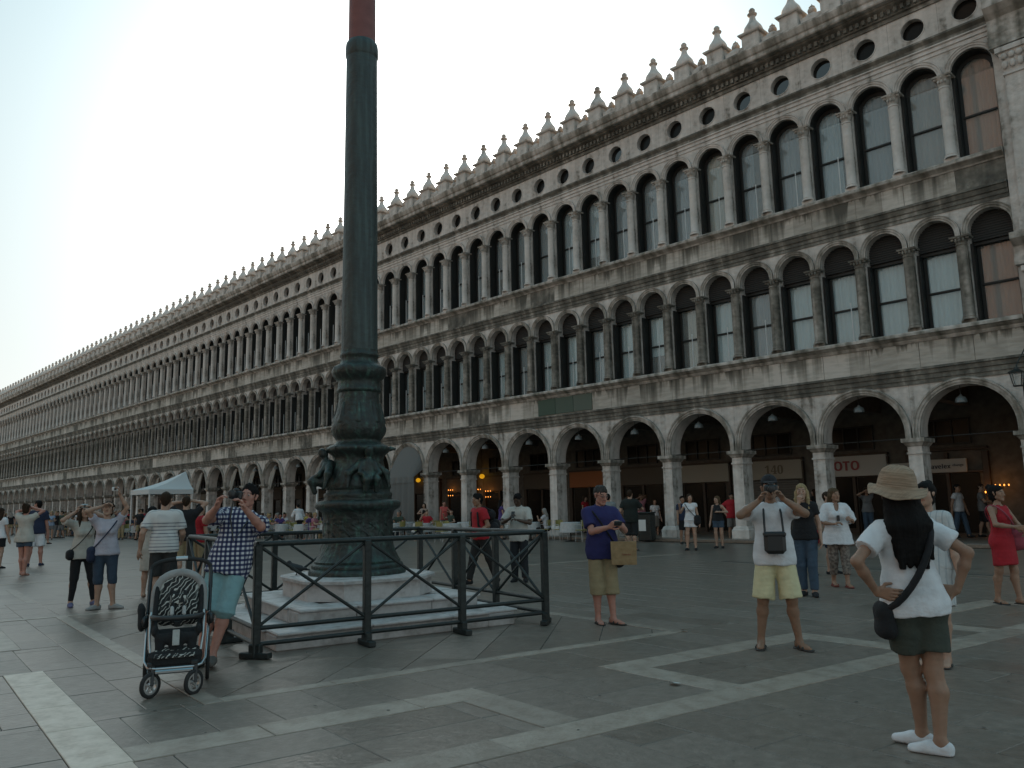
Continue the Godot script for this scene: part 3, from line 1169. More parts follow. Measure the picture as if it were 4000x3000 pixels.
	w1.arch_panel(1.5185, 6.51, 10.08, 0.585, 9.305, 0.62, 14)
	var w2 := MB.new()
	w2.arch_panel(1.5185, 11.56, 15.17, 0.585, 14.395, 0.62, 14)
	var walls := [w1.mesh(), w2.mesh()]
	var avs := []
	for f in 2:
		var mb := MB.new()
		mb.archivolt([Vector2(0.580, -0.02), Vector2(0.580, 0.03), Vector2(0.635, 0.035), Vector2(0.645, 0.06), Vector2(0.70, 0.065), Vector2(0.715, 0.09), Vector2(0.738, 0.09), Vector2(0.742, 0.0)], [9.305, 14.395][f], 0.12, 16)
		avs.append(mb.mesh())
	var cols := []
	var caps := []
	for f in 2:
		var y0: float = [6.51, 11.56][f]
		var y1: float = [8.94, 13.97][f]
		var mb := MB.new()
		var flute := func(a, y): return 1.0 - 0.035 * absf(sin(a * 8.0)) if y > y0 + 0.2 else 1.0
		mb.stack([[y0, 0.205, 0.20, 0.0], [y0 + 0.10, 0.205, 0.20, 0.0], [y0 + 0.10, 0.15, 0.17, 0.0], [y1, 0.15, 0.165, 0.0]])
		mb.lathe([Vector2(0.20, y0 + 0.10), Vector2(0.205, y0 + 0.14), Vector2(0.175, y0 + 0.17), Vector2(0.185, y0 + 0.2), Vector2(0.162, y0 + 0.225), Vector2(0.158, y0 + 1.0), Vector2(0.145, y1 - 0.06), Vector2(0.165, y1 - 0.05), Vector2(0.165, y1), Vector2(0.14, y1)], 32, Vector3(0, 0, 0.11), Basis.IDENTITY, -PI * 0.5, PI * 0.5, flute)
		cols.append(mb.mesh())
		var cb := MB.new()
		var t: float = [9.15, 14.32][f]
		cb.lathe([Vector2(0.145, y1), Vector2(0.15, y1 + 0.04), Vector2(0.185, lerpf(y1, t, 0.45)), Vector2(0.17, lerpf(y1, t, 0.5)), Vector2(0.235, t - 0.05)], 20, Vector3(0, 0, 0.10), Basis.IDENTITY, -PI * 0.6, PI * 0.6)
		# leaves that curl out under the corners
		for s in [-1.0, 1.0]:
			cb.ball(Vector3(s * 0.2, t - 0.085, 0.24), Vector3(0.055, 0.05, 0.055), 8, 6)
			cb.ball(Vector3(s * 0.1, lerpf(y1, t, 0.42), 0.285), Vector3(0.035, 0.06, 0.03), 8, 6)
		cb.ball(Vector3(0, lerpf(y1, t, 0.42), 0.30), Vector3(0.035, 0.06, 0.03), 8, 6)
		cb.ball(Vector3(0, t - 0.07, 0.31), Vector3(0.04, 0.04, 0.03), 8, 6)
		cb.stack([[t - 0.05, 0.265, 0.22, 0.1], [t, 0.28, 0.235, 0.1], [t, 0.16, 0.12, 0.05], [t + 0.06, 0.15, 0.1, 0.03]])
		caps.append(cb.mesh())
	# frames, panes, curtains
	var frame := []
	var f1 := MB.new()
	f1.box(Vector3(-0.55, 7.72, -0.33), Vector3(0.06, 2.42, 0.52))
	f1.box(Vector3(0.56, 7.72, -0.42), Vector3(0.045, 2.42, 0.30))
	f1.box(Vector3(0, 8.96, -0.42), Vector3(1.16, 0.11, 0.16), 0.01)
	f1.box(Vector3(0, 6.56, -0.44), Vector3(1.05, 0.07, 0.10), 0.01)
	f1.box(Vector3(-0.47, 7.72, -0.46), Vector3(0.10, 2.30, 0.06), 0.01)
	f1.box(Vector3(0.51, 7.72, -0.46), Vector3(0.06, 2.30, 0.06), 0.01)
	frame.append(f1.mesh())
	var f2 := MB.new()
	f2.box(Vector3(-0.55, 12.98, -0.33), Vector3(0.06, 2.82, 0.52))
	f2.box(Vector3(0.56, 12.98, -0.42), Vector3(0.045, 2.82, 0.30))
	f2.box(Vector3(0, 11.61, -0.44), Vector3(1.05, 0.07, 0.10), 0.01)
	f2.box(Vector3(-0.47, 12.98, -0.46), Vector3(0.10, 2.80, 0.06), 0.01)
	f2.box(Vector3(0.51, 12.98, -0.46), Vector3(0.06, 2.80, 0.06), 0.01)
	f2.archivolt([Vector2(0.42, -0.49), Vector2(0.42, -0.43), Vector2(0.54, -0.43), Vector2(0.56, -0.10), Vector2(0.583, -0.10)], 14.395, 0.02, 14)
	frame.append(f2.mesh())
	var rail := MB.new()
	rail.box(Vector3.ZERO, Vector3(0.94, 0.075, 0.07), 0.012)
	var rail_m := rail.mesh()
	var pane1 := MB.new()
	pane1.box(Vector3(0, 0, 0), Vector3(0.96, 1.12, 0.008))
	var pane1_m := pane1.mesh()
	var pane2a := MB.new()
	pane2a.box(Vector3(0, 12.31, 0), Vector3(0.96, 1.36, 0.008))
	var pane2a_m := pane2a.mesh()
	var pane2 := MB.new()
	pane2.box(Vector3(0, 13.70, 0), Vector3(0.96, 1.30, 0.008))
	pane2.disc(Vector3(0, 14.38, 0.004), 0.46, Vector3(0, 0, 1), Vector3(1, 0, 0), 12, PI)
	var pane2_m := pane2.mesh()
	var cur := []
	for f in 2:
		for var_ in 2:
			var mb := MB.new()
			var h0: float = [6.56, 11.6][f]
			var h1: float = [8.95, 14.9][f]
			var cnt := 26
			for i in cnt:
				var xa := -0.57 + 1.14 * i / cnt
				var xb := -0.57 + 1.14 * (i + 1) / cnt
				var za := 0.018 * sin(i * 1.7 + var_) + 0.008 * sin(i * 0.61)
				var zb := 0.018 * sin((i + 1) * 1.7 + var_) + 0.008 * sin((i + 1) * 0.61)
				mb.quad(Vector3(xa, h0, za), Vector3(xb, h0, zb), Vector3(xb, h1, zb), Vector3(xa, h1, za))
			cur.append(mb.mesh())
	var tym := MB.new()
	for i in 12:
		var y := 9.02 + i * 0.075
		var w := 1.13 if y < 9.3 else 2.0 * sqrt(maxf(0.0, 0.575 * 0.575 - (y - 9.305) * (y - 9.305)))
		if w > 0.1:
			tym.box(Vector3(0, y + 0.03, -0.30), Vector3(w, 0.066, 0.05), 0.008)
	var tym_m := tym.mesh()
	var pole := MB.new()
	pole.tube([Vector3(0.41, 0, 0.20), Vector3(0.41, 1.28, 0.20)], 0.016, 6)
	var pole_m := pole.mesh()
	for k in NB * 2:
		var wx := WIN0 + 1.52 - 1.52 * k
		for f in 2:
			obj("window_wall", walls[f], pale, b, Vector3(wx, 0, 0))
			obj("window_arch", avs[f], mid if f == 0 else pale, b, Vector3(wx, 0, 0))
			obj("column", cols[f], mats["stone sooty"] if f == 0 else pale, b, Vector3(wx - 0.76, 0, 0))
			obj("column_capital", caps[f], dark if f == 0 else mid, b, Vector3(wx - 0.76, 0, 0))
			var win := obj("window", frame[f], mats["wood black"], b, Vector3(wx, 0, 0))
			var cm: String = ["curtain", "curtain gray"][f]
			if k == 0 or (k == 1 and f == 1):
				cm = "curtain brown"
			else:
				var pick := rng.randf()
				if pick < 0.14:
					cm = "curtain cream"
				elif pick < 0.34:
					cm = "curtain blue"
				elif pick < 0.42:
					cm = "curtain gray" if f == 0 else "curtain brown"
			if k > 26 and rng.randf() < 0.6:
				cm = "blind"
			var cu := obj("curtain", cur[f * 2 + k % 2], mats[cm], win, Vector3(0, 0, -0.56))
			if k > 1 and rng.randf() < 0.22:
				# drawn only part of the way, or a blind let halfway down
				if rng.randf() < 0.5:
					cu.scale.x = rng.randf_range(0.5, 0.8)
					cu.position.x = 0.55 * (1.0 - cu.scale.x) * (1 if rng.randf() < 0.5 else -1)
				else:
					var top_y: float = [8.95, 14.9][f]
					cu.scale.y = rng.randf_range(0.55, 0.85)
					cu.position.y = top_y * (1.0 - cu.scale.y)
			if f == 0:
				obj("pane", pane1_m, mats["glass"], win, Vector3(0, 7.14, -0.47))
				obj("pane", pane1_m, mats["glass"], win, Vector3(0, 8.32, -0.472))
				obj("middle_rail", rail_m, mats["wood black"], win, Vector3(0, 7.71, -0.445))
				obj("shutter_blind", tym_m, mats["blind"], win)
			else:
				obj("pane", pane2a_m, mats["glass"], win, Vector3(0, 0, -0.47))
				obj("pane", pane2_m, mats["glass"], win, Vector3(0, 0, -0.472))
				obj("middle_rail", rail_m, mats["wood black"], win, Vector3(0, 13.02, -0.445))
			if k > 2 and (k + f * 3) % 11 != 4:
				obj("awning_rod", pole_m, mats["canvas tent"], win, Vector3(0, [6.51, 11.56][f], 0))
	# --- upper frieze with round windows
	var oc := MB.new()
	var seg := 20
	for i in seg:
		var a := TAU * i / seg
		var e := TAU * (i + 1) / seg
		var p := Vector3(cos(a), sin(a), 0)
		var q := Vector3(cos(e), sin(e), 0)
		var sq := func(d: Vector3) -> Vector3:
			var s := minf(0.757 / maxf(absf(d.x), 1e-5), 0.572 / maxf(absf(d.y), 1e-5))
			return d * s
		oc.quad(p * 0.36, q * 0.36, sq.call(q), sq.call(p), Vector3(0, 0, 1))
		oc.quadn([p * 0.36, q * 0.36, q * 0.36 - Vector3(0, 0, 0.3), p * 0.36 - Vector3(0, 0, 0.3)], [-p, -q, -q, -p])
	for s in [[1, 1], [1, -1], [-1, 1], [-1, -1]]:
		var cr := Vector3(s[0] * 0.757, s[1] * 0.572, 0)
		var best := []
		for i in seg:
			var a := TAU * i / seg
			var e := TAU * (i + 1) / seg
			var mdir := Vector3(cos((a + e) * 0.5), sin((a + e) * 0.5), 0)
			var hit := func(d: Vector3) -> Vector3: return d * minf(0.757 / maxf(absf(d.x), 1e-5), 0.572 / maxf(absf(d.y), 1e-5))
			var ha: Vector3 = hit.call(Vector3(cos(a), sin(a), 0))
			var hb: Vector3 = hit.call(Vector3(cos(e), sin(e), 0))
			if absf(ha.x) != absf(hb.x) and absf(ha.y) != absf(hb.y) and ha.x * s[0] > 0 and ha.y * s[1] > 0 and hb.x * s[0] > 0 and hb.y * s[1] > 0:
				if (absf(absf(ha.x) - 0.757) < 1e-4) != (absf(absf(hb.x) - 0.757) < 1e-4):
					oc.tri(ha, hb, cr, Vector3(0, 0, 1))
	var oc_m := oc.mesh()
	var ring := MB.new()
	ring.archivolt([Vector2(0.355, -0.05), Vector2(0.355, 0.012), Vector2(0.385, 0.018), Vector2(0.39, 0.0)], 0, 0, 22, true)
	var ring_m := ring.mesh()
	var op := MB.new()
	op.disc(Vector3(0, 0, -0.22), 0.37, Vector3(0, 0, 1), Vector3(1, 0, 0), 20)
	var op_m := op.mesh()
	# --- roof finials: big bottle shapes on blocks with little spires between
	var ml := MB.new()
	ml.stack([[18.12, 0.34, 0.31, -0.1], [18.72, 0.34, 0.31, -0.1], [18.72, 0.42, 0.39, -0.1], [18.76, 0.45, 0.42, -0.1], [18.80, 0.45, 0.42, -0.1], [18.82, 0.33, 0.3, -0.1]])
	ml.lathe([Vector2(0.35, 18.80), Vector2(0.365, 18.88), Vector2(0.36, 18.98), Vector2(0.325, 19.08), Vector2(0.25, 19.19), Vector2(0.175, 19.30), Vector2(0.125, 19.41), Vector2(0.105, 19.53), Vector2(0.10, 19.57), Vector2(0.17, 19.60), Vector2(0.185, 19.635), Vector2(0.11, 19.665), Vector2(0.085, 19.70), Vector2(0.115, 19.75), Vector2(0.12, 19.80), Vector2(0.07, 19.87), Vector2(0.0, 19.91)], 16, Vector3(0, 0, -0.1))
	var ml_m := ml.mesh()
	var sp := MB.new()
	sp.stack([[18.12, 0.36, 0.18, -0.1], [18.40, 0.36, 0.18, -0.1], [18.44, 0.18, 0.16, -0.1], [18.52, 0.12, 0.12, -0.1]])
	sp.ball(Vector3(0, 18.64, -0.1), Vector3(0.16, 0.14, 0.16), 12, 8)
	sp.lathe([Vector2(0.05, 18.74), Vector2(0.11, 18.79), Vector2(0.05, 18.84), Vector2(0.0, 18.92)], 10, Vector3(0, 0, -0.1))
	var sp_m := sp.mesh()
	for k in NB * 2:
		var wx := WIN0 + 1.52 - 1.52 * k
		obj("round_window_slab", oc_m, pale, b, Vector3(wx, 16.33, 0))
		var rw := obj("round_window", ring_m, pale, b, Vector3(wx, 16.33, 0))
		obj("pane", op_m, mats["glass dark"] if k in [3, 4, 5, 9] else mats["glass shop"], rw)
		var mx := -23.81 + 1.52 * 12 - 1.52 * k
		if mx < x1 - 0.3:
			obj("roof_finial", ml_m, pale, b, Vector3(mx, 0, 0)).rotation.y = rng.randf_range(-0.03, 0.03)
		obj("roof_spire", sp_m, pale, b, Vector3(mx - 0.76, 0, 0))
	# --- what stands behind: arcade ceiling, back wall of the shops, rooms and roof
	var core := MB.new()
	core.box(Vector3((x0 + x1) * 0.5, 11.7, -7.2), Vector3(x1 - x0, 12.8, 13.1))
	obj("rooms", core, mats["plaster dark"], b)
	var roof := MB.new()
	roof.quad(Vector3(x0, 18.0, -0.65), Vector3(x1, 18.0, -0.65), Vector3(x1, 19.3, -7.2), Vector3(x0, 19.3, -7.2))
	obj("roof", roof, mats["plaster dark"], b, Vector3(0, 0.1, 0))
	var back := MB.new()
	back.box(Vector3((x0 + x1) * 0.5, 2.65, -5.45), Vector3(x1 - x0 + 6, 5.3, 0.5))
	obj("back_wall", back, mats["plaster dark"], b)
	# cross arches that carry the ceiling, one behind each pier
	var ca := MB.new()
	ca.box(Vector3(0, 4.95, -2.9), Vector3(0.36, 0.62, 4.55))
	var ca_m := ca.mesh()
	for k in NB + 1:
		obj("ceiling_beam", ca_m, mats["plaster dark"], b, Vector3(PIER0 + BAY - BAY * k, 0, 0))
	build_shops(b)
	build_wing()
	build_across()

func letters(text: String, at: Vector3, height: float, m: Material, parent: Node, face_ := "Droid Sans", bold := true, depth := 0.02) -> void:
	var tm := TextMesh.new()
	var f := SystemFont.new()
	f.font_names = PackedStringArray([face_])
	f.font_weight = 700 if bold else 400
	tm.font = f
	tm.text = text
	tm.font_size = 64
	tm.pixel_size = height / 46.0
	tm.depth = depth
	obj("lettering", tm, m, parent, at)

func build_shops(b: Node3D) -> void:
	# each shop front fills one bay of the back wall: fascia, window or shutter, door posts
	var zb := -5.18
	var red := mat("sign red", lin(0.26, 0.05, 0.055), 0.5)
	var ink := mat("sign ink", lin(0.03, 0.035, 0.05), 0.5)
	var cream := mat("sign cream", lin(0.30, 0.285, 0.235), 0.6)
	var white := mat("sign white", lin(0.42, 0.42, 0.39), 0.6)
	var orange := mat("sign orange", lin(0.30, 0.10, 0.025), 0.6)
	var wood := mat("shop wood", lin(0.05, 0.035, 0.024), 0.6)
	var shut := mat("roller shutter", lin(0.13, 0.13, 0.12), 0.6)
	var dim := mat("sign brown", lin(0.09, 0.075, 0.055), 0.7)
	for i in 24:
		var cx := -9.6 - 3.34 * i
		var sh := obj("shop_front", MBshop(i), wood, b, Vector3(cx, 0, zb))
		var f := MB.new()
		f.box(Vector3(0, 2.54 if i == 0 else 2.70, 0.1), Vector3(1.34 if i == 0 else 2.6, 0.48 if i == 0 else 0.80, 0.12), 0.015)
		var fm: Material = [white, white, cream, cream, dim, orange, dim, dim, dim][i] if i < 9 else [dim, wood, cream][rng.randi_range(0, 2)]
		obj("fascia", f, fm, sh)
		if i == 2:
			var rs := MB.new()
			for y in 22:
				rs.box(Vector3(0, 0.2 + y * 0.1, 0.05), Vector3(2.2, 0.085, 0.05), 0.012)
			obj("roller_shutter", rs, shut, sh)
		else:
			var g := MB.new()
			g.box(Vector3(-0.55, 1.28, 0.06), Vector3(1.0, 1.95, 0.01))
			obj("shop_window", g, mats["glass shop"], sh)
			var g2 := MB.new()
			g2.box(Vector3(0.58, 1.22, 0.03), Vector3(0.9, 2.05, 0.01))
			obj("shop_door", g2, mats["glass shop"], sh)
		# fanlight with bars above
		var fl := MB.new()
		fl.box(Vector3(0, 3.75, 0.03), Vector3(1.7, 0.9, 0.02))
		obj("fanlight", fl, mats["glass shop"], sh)
		var fb := MB.new()
		for s in [-0.85, -0.28, 0.28, 0.85]:
			fb.box(Vector3(s, 3.75, 0.07), Vector3(0.05, 0.9, 0.05))
		fb.box(Vector3(0, 3.32, 0.07), Vector3(1.75, 0.05, 0.06))
		fb.box(Vector3(0, 4.18, 0.07), Vector3(1.75, 0.05, 0.06))
		obj("fanlight_bars", fb, mats["wood black"], sh)
		if i == 0:
			letters("Travelex", Vector3(-0.27, 2.52, 0.17), 0.15, ink, sh, "Droid Sans", true)
			letters("change", Vector3(0.40, 2.55, 0.17), 0.08, ink, sh, "Droid Sans", false)
			var ex := MB.new()
			ex.box(Vector3(-1.62, 2.5, 0.1), Vector3(0.8, 0.42, 0.12), 0.015)
			obj("side_fascia", ex, white, sh)
		elif i == 1:
			letters("FOTO", Vector3(-0.34, 2.70, 0.17), 0.36, red, sh, "Droid Sans", true, 0.05)
		elif i == 2:
			letters("140", Vector3(0.1, 2.7, 0.17), 0.36, mat("sign gilt", lin(0.13, 0.11, 0.075), 0.5), sh, "Droid Serif", true)
	# lit things inside: brackets of candle bulbs and two yellow globes in the cafe bays
	var bulb := mat("lamp bulb", lin(0.9, 0.55, 0.2), 0.4)
	bulb.emission_enabled = true
	bulb.emission = Color(1.0, 0.62, 0.28)
	bulb.emission_energy_multiplier = 1.6
	var globe := mat("lamp globe", lin(0.8, 0.6, 0.1), 0.4)
	globe.emission_enabled = true
	globe.emission = Color(1.0, 0.72, 0.12)
	globe.emission_energy_multiplier = 0.4
	var n := 0
	for e in [[-37.05, 2.45, 3, "beside the left yellow globe"], [-34.55, 2.42, 3, "in the bay behind the red shirted man"], [-33.7, 2.30, 3, "right of its twin in that bay"], [-7.86, 1.80, 4, "high beside the woman in red"], [-8.38, 1.58, 3, "lower beside the woman in red"]]:
		var ch := thing("bracket_lamp", "gilt lamp bracket with glowing candle bulbs " + e[3], "lamp", Vector3(e[0], e[1], ZF - 4.85), 0.0, "glowing bracket lamps inside the arcade")
		var arm := MB.new()
		arm.tube([Vector3(-0.2, -0.05, 0), Vector3(0.2, -0.05, 0)], 0.012, 6)
		arm.tube([Vector3(0, -0.05, 0), Vector3(0, -0.12, -0.1), Vector3(0, -0.1, -0.22)], 0.012, 6)
		obj("bracket", arm, mats["wood black"], ch)
		var bb := MB.new()
		bb.ball(Vector3.ZERO, Vector3(0.022, 0.036, 0.022), 8, 6)
		var bm := bb.mesh()
		for k in e[2]:
			obj("bulb", bm, bulb, ch, Vector3(-0.2 + 0.4 * k / maxf(1, e[2] - 1), 0, 0))
			if e[0] < -20:
				obj("bulb", bm, bulb, ch, Vector3(-0.2 + 0.4 * k / maxf(1, e[2] - 1) + 0.05, -0.33, 0.04))
		var l := OmniLight3D.new()
		l.name = "lamp_light_%d" % n
		l.light_energy = 0.05
		l.light_color = Color(1.0, 0.65, 0.3)
		l.light_size = 0.1
		l.omni_range = 12.0
		l.omni_attenuation = 2.0
		l.shadow_enabled = true
		l.position = Vector3(e[0], e[1] + 0.02, ZF - 4.72)
		add_child(l)
		n += 1
	for e in [[-40.3, "left of the two yellow globe lamps glowing in the cafe arches"], [-34.25, "right of the two yellow globe lamps glowing in the cafe arches"]]:
		var t := thing("globe_lamp", e[1], "lamp", Vector3(e[0], 3.16, ZF - 4.9), 0.0, "yellow globe lamps")
		var gb := MB.new()
		gb.ball(Vector3.ZERO, Vector3(0.15, 0.135, 0.15), 16, 12)
		obj("globe", gb, globe, t)
		var stem := MB.new()
		stem.tube([Vector3(0, 0.17, 0), Vector3(0, 1.6, 0)], 0.012, 6)
		obj("stem", stem, mats["wood black"], t)
		var l := OmniLight3D.new()
		l.name = "globe_light_%d" % n
		l.light_energy = 0.06
		l.light_color = Color(1.0, 0.75, 0.2)
		l.light_size = 0.18
		l.omni_range = 12.0
		l.omni_attenuation = 2.0
		l.shadow_enabled = true
		l.position = Vector3(e[0], 3.16, ZF - 4.9)
		add_child(l)
		n += 1
	# glass lanterns that hang in the crowns of the arches
	var proto: Node3D = null
	for k in 16:
		var at := Vector3(arch_x(k) - 0.16, 4.33, ZF - 0.25)
		var lab := "unlit glass bell lantern hanging in the crown of arch %s from the right end" % ["one", "two", "three", "four", "five", "six", "seven", "eight", "nine", "ten", "eleven", "twelve", "thirteen", "fourteen", "fifteen", "sixteen"][k]
		if proto == null:
			proto = thing("hanging_lantern", lab, "lantern", at, 0.0, "glass lanterns hanging in the arches")
			var s := MB.new()
			s.lathe([Vector2(0.17, -0.1), Vector2(0.165, -0.02), Vector2(0.13, 0.06), Vector2(0.05, 0.1), Vector2(0.03, 0.14)], 16)
			var lm := mat("opal glass", lin(0.10, 0.11, 0.11), 0.3)
			obj("shade", s, lm, proto)
			var c := MB.new()
			c.tube([Vector3(0, 0.14, 0), Vector3(0, 0.42, 0)], 0.01, 6)
			obj("rod", c, mats["wood black"], proto)
		else:
			dup(proto, "hanging_lantern", at, 0.0, lab)

func MBshop(i: int) -> MB:
	var m := MB.new()
	for s in [-1.26, 0.02, 1.26]:
		m.box(Vector3(s, 1.5, 0.06), Vector3(0.12 if s > -1 and s < 1 else 0.2, 3.0, 0.16), 0.01)
	m.box(Vector3(0, 2.32, 0.05), Vector3(2.4, 0.08, 0.14), 0.01)
	m.box(Vector3(0, 3.12, 0.06), Vector3(2.7, 0.1, 0.2), 0.01)
	m.box(Vector3(-0.6, 0.22, 0.06), Vector3(1.2, 0.2, 0.14), 0.01)
	return m

# the clock tower's side wing that begins at the right edge
func build_wing() -> void:
	var pale: Material = mats["stone pale"]
	var w := thing("tower_wing", "pale stone side wing with tall pilasters at the right end of the palace", "building", Vector3(-5.55, 0, ZF + 0.1))
	var body := MB.new()
	body.box(Vector3(6, 10.5, -5), Vector3(12, 21, 10))
	obj("wall", body, pale, w)
	for k in 2:
		for f in 2:
			var y0: float = [0.1, 8.9][f]
			var y1: float = [7.0, 13.6][f]
			var p := MB.new()
			p.stack([[y0, 0.42, 0.18, 0.0], [y0 + 0.5, 0.42, 0.18, 0.0], [y0 + 0.5, 0.36, 0.13, 0.0], [y1, 0.34, 0.12, 0.0], [y1, 0.38, 0.16, 0.0], [y1 + 0.08, 0.38, 0.16, 0.0], [y1 + 0.08, 0.34, 0.12, 0.0], [y1 + 0.7, 0.44, 0.2, 0.0], [y1 + 0.7, 0.5, 0.26, 0.0], [y1 + 0.85, 0.5, 0.26, 0.0]])
			for s in 4:
				p.ball(Vector3(-0.3 + 0.2 * s, y1 + 0.3, 0.17), Vector3(0.08, 0.13, 0.06), 8, 6)
				p.ball(Vector3(-0.3 + 0.2 * s, y1 + 0.55, 0.21), Vector3(0.09, 0.10, 0.06), 8, 6)
			obj("pilaster", p, pale, w, Vector3(0.62 + 4.2 * k, 0, 0.05))
	for e in [[7.9, 0.9], [14.5, 1.5]]:
		var m := MB.new()
		var y: float = e[0]
		var t: float = e[1]
		m.run([Vector2(-0.2, y), Vector2(0.3, y), Vector2(0.3, y + t * 0.25), Vector2(0.22, y + t * 0.27), Vector2(0.22, y + t * 0.62), Vector2(0.4, y + t * 0.7), Vector2(0.55, y + t * 0.8), Vector2(0.55, y + t), Vector2(-0.2, y + t)], -0.02, 12)
		obj("entablature", m, mats["stone mid"], w)
	# iron wall lantern on a bracket at the corner
	var l := thing("wall_lantern", "black iron street lantern with glass sides on a bracket above the last arch", "lantern", Vector3(-5.75, 4.43, ZF + 0.75))
	var fr := MB.new()
	for i in 4:
		var a := PI * 0.25 + PI * 0.5 * i
		fr.bar(Vector3(cos(a) * 0.13, 0, sin(a) * 0.13), Vector3(cos(a) * 0.21, 0.36, sin(a) * 0.21), 0.02, 0.02)
	fr.box(Vector3(0, 0, 0), Vector3(0.22, 0.03, 0.22), 0.005)
	fr.box(Vector3(0, 0.37, 0), Vector3(0.36, 0.03, 0.36), 0.005)
	fr.stack([[0.385, 0.18, 0.18], [0.46, 0.06, 0.06], [0.52, 0.05, 0.05]])
	obj("frame", fr, mats["iron"], l)
	for i in 4:
		var a := PI * 0.5 * i
		var g := MB.new()
		var bs := Basis(Vector3.UP, a)
		g.quad(bs * Vector3(-0.08, 0.015, 0.092), bs * Vector3(0.08, 0.015, 0.092), bs * Vector3(0.14, 0.355, 0.148), bs * Vector3(-0.14, 0.355, 0.148), bs * Vector3(0, -0.16, 1).normalized())
		obj("pane", g, mats["glass"], l)
	var br := MB.new()
	br.tube([Vector3(0, 0.5, 0), Vector3(0, 0.62, -0.1), Vector3(0.1, 0.9, -0.3), Vector3(0.25, 1.3, -0.5), Vector3(0.3, 1.45, -0.62)], 0.018, 6)
	obj("bracket", br, mats["iron"], l)

# the sunlit side of the square behind the camera: only its light and its reflection in the panes are seen
func build_across() -> void:
	var o := thing("opposite_palace", "warm sunlit palace across the square, seen as a reflection in the window panes", "palace", Vector3(0, 0, 52))
	var m := MB.new()
	m.box(Vector3(-60, 9, 5), Vector3(170, 18, 10))
	obj("wall", m, mat("far stucco", lin(0.50, 0.43, 0.36), 0.9), o)
	var wn := MB.new()
	for f in 2:
		for k in 50:
			wn.box(Vector3(-143 + k * 3.4, [8.0, 13.5][f], -0.02), Vector3(1.5, 3.4, 0.3))
	for k in 50:
		wn.box(Vector3(-143 + k * 3.4, 2.4, -0.02), Vector3(2.5, 4.8, 0.3))
	var ww := obj("window_rows", wn, mats["glass dark"], o)
	ww.set_meta("kind", "stuff")
	var t := thing("brick_bell_tower", "tall red brick bell tower, seen as a reflection in the right hand panes", "tower", Vector3(-16, 0, 38))
	var tb := MB.new()
	tb.box(Vector3(0, 25, 0), Vector3(12, 50, 12))
	for k in 5:
		tb.box(Vector3(-4.8 + k * 2.4, 25, -6.1), Vector3(0.9, 48, 0.4))
	obj("shaft", tb, mat("brick", lin(0.30, 0.17, 0.12), 0.9), t)
	var bt := MB.new()
	bt.stack([[50, 6.6, 6.6], [51, 6.8, 6.8], [51, 6, 6], [62, 6, 6], [62, 6.6, 6.6], [64, 6.6, 6.6], [64, 5.5, 5.5], [70, 5.5, 5.5], [95, 0.3, 0.3]])
	obj("belfry", bt, mat("far stucco", Color.WHITE), t)


# ---------------------------------------------------------------- flagpole, barrier
const POLE := Vector3(-9.15, 0, -5.95)
const E1 := Vector3(0.199, 0, -0.980)
const E2 := Vector3(-0.980, 0, -0.199)

func pole_basis() -> Basis:
	return Basis(E1, Vector3.UP, E1.cross(Vector3.UP))

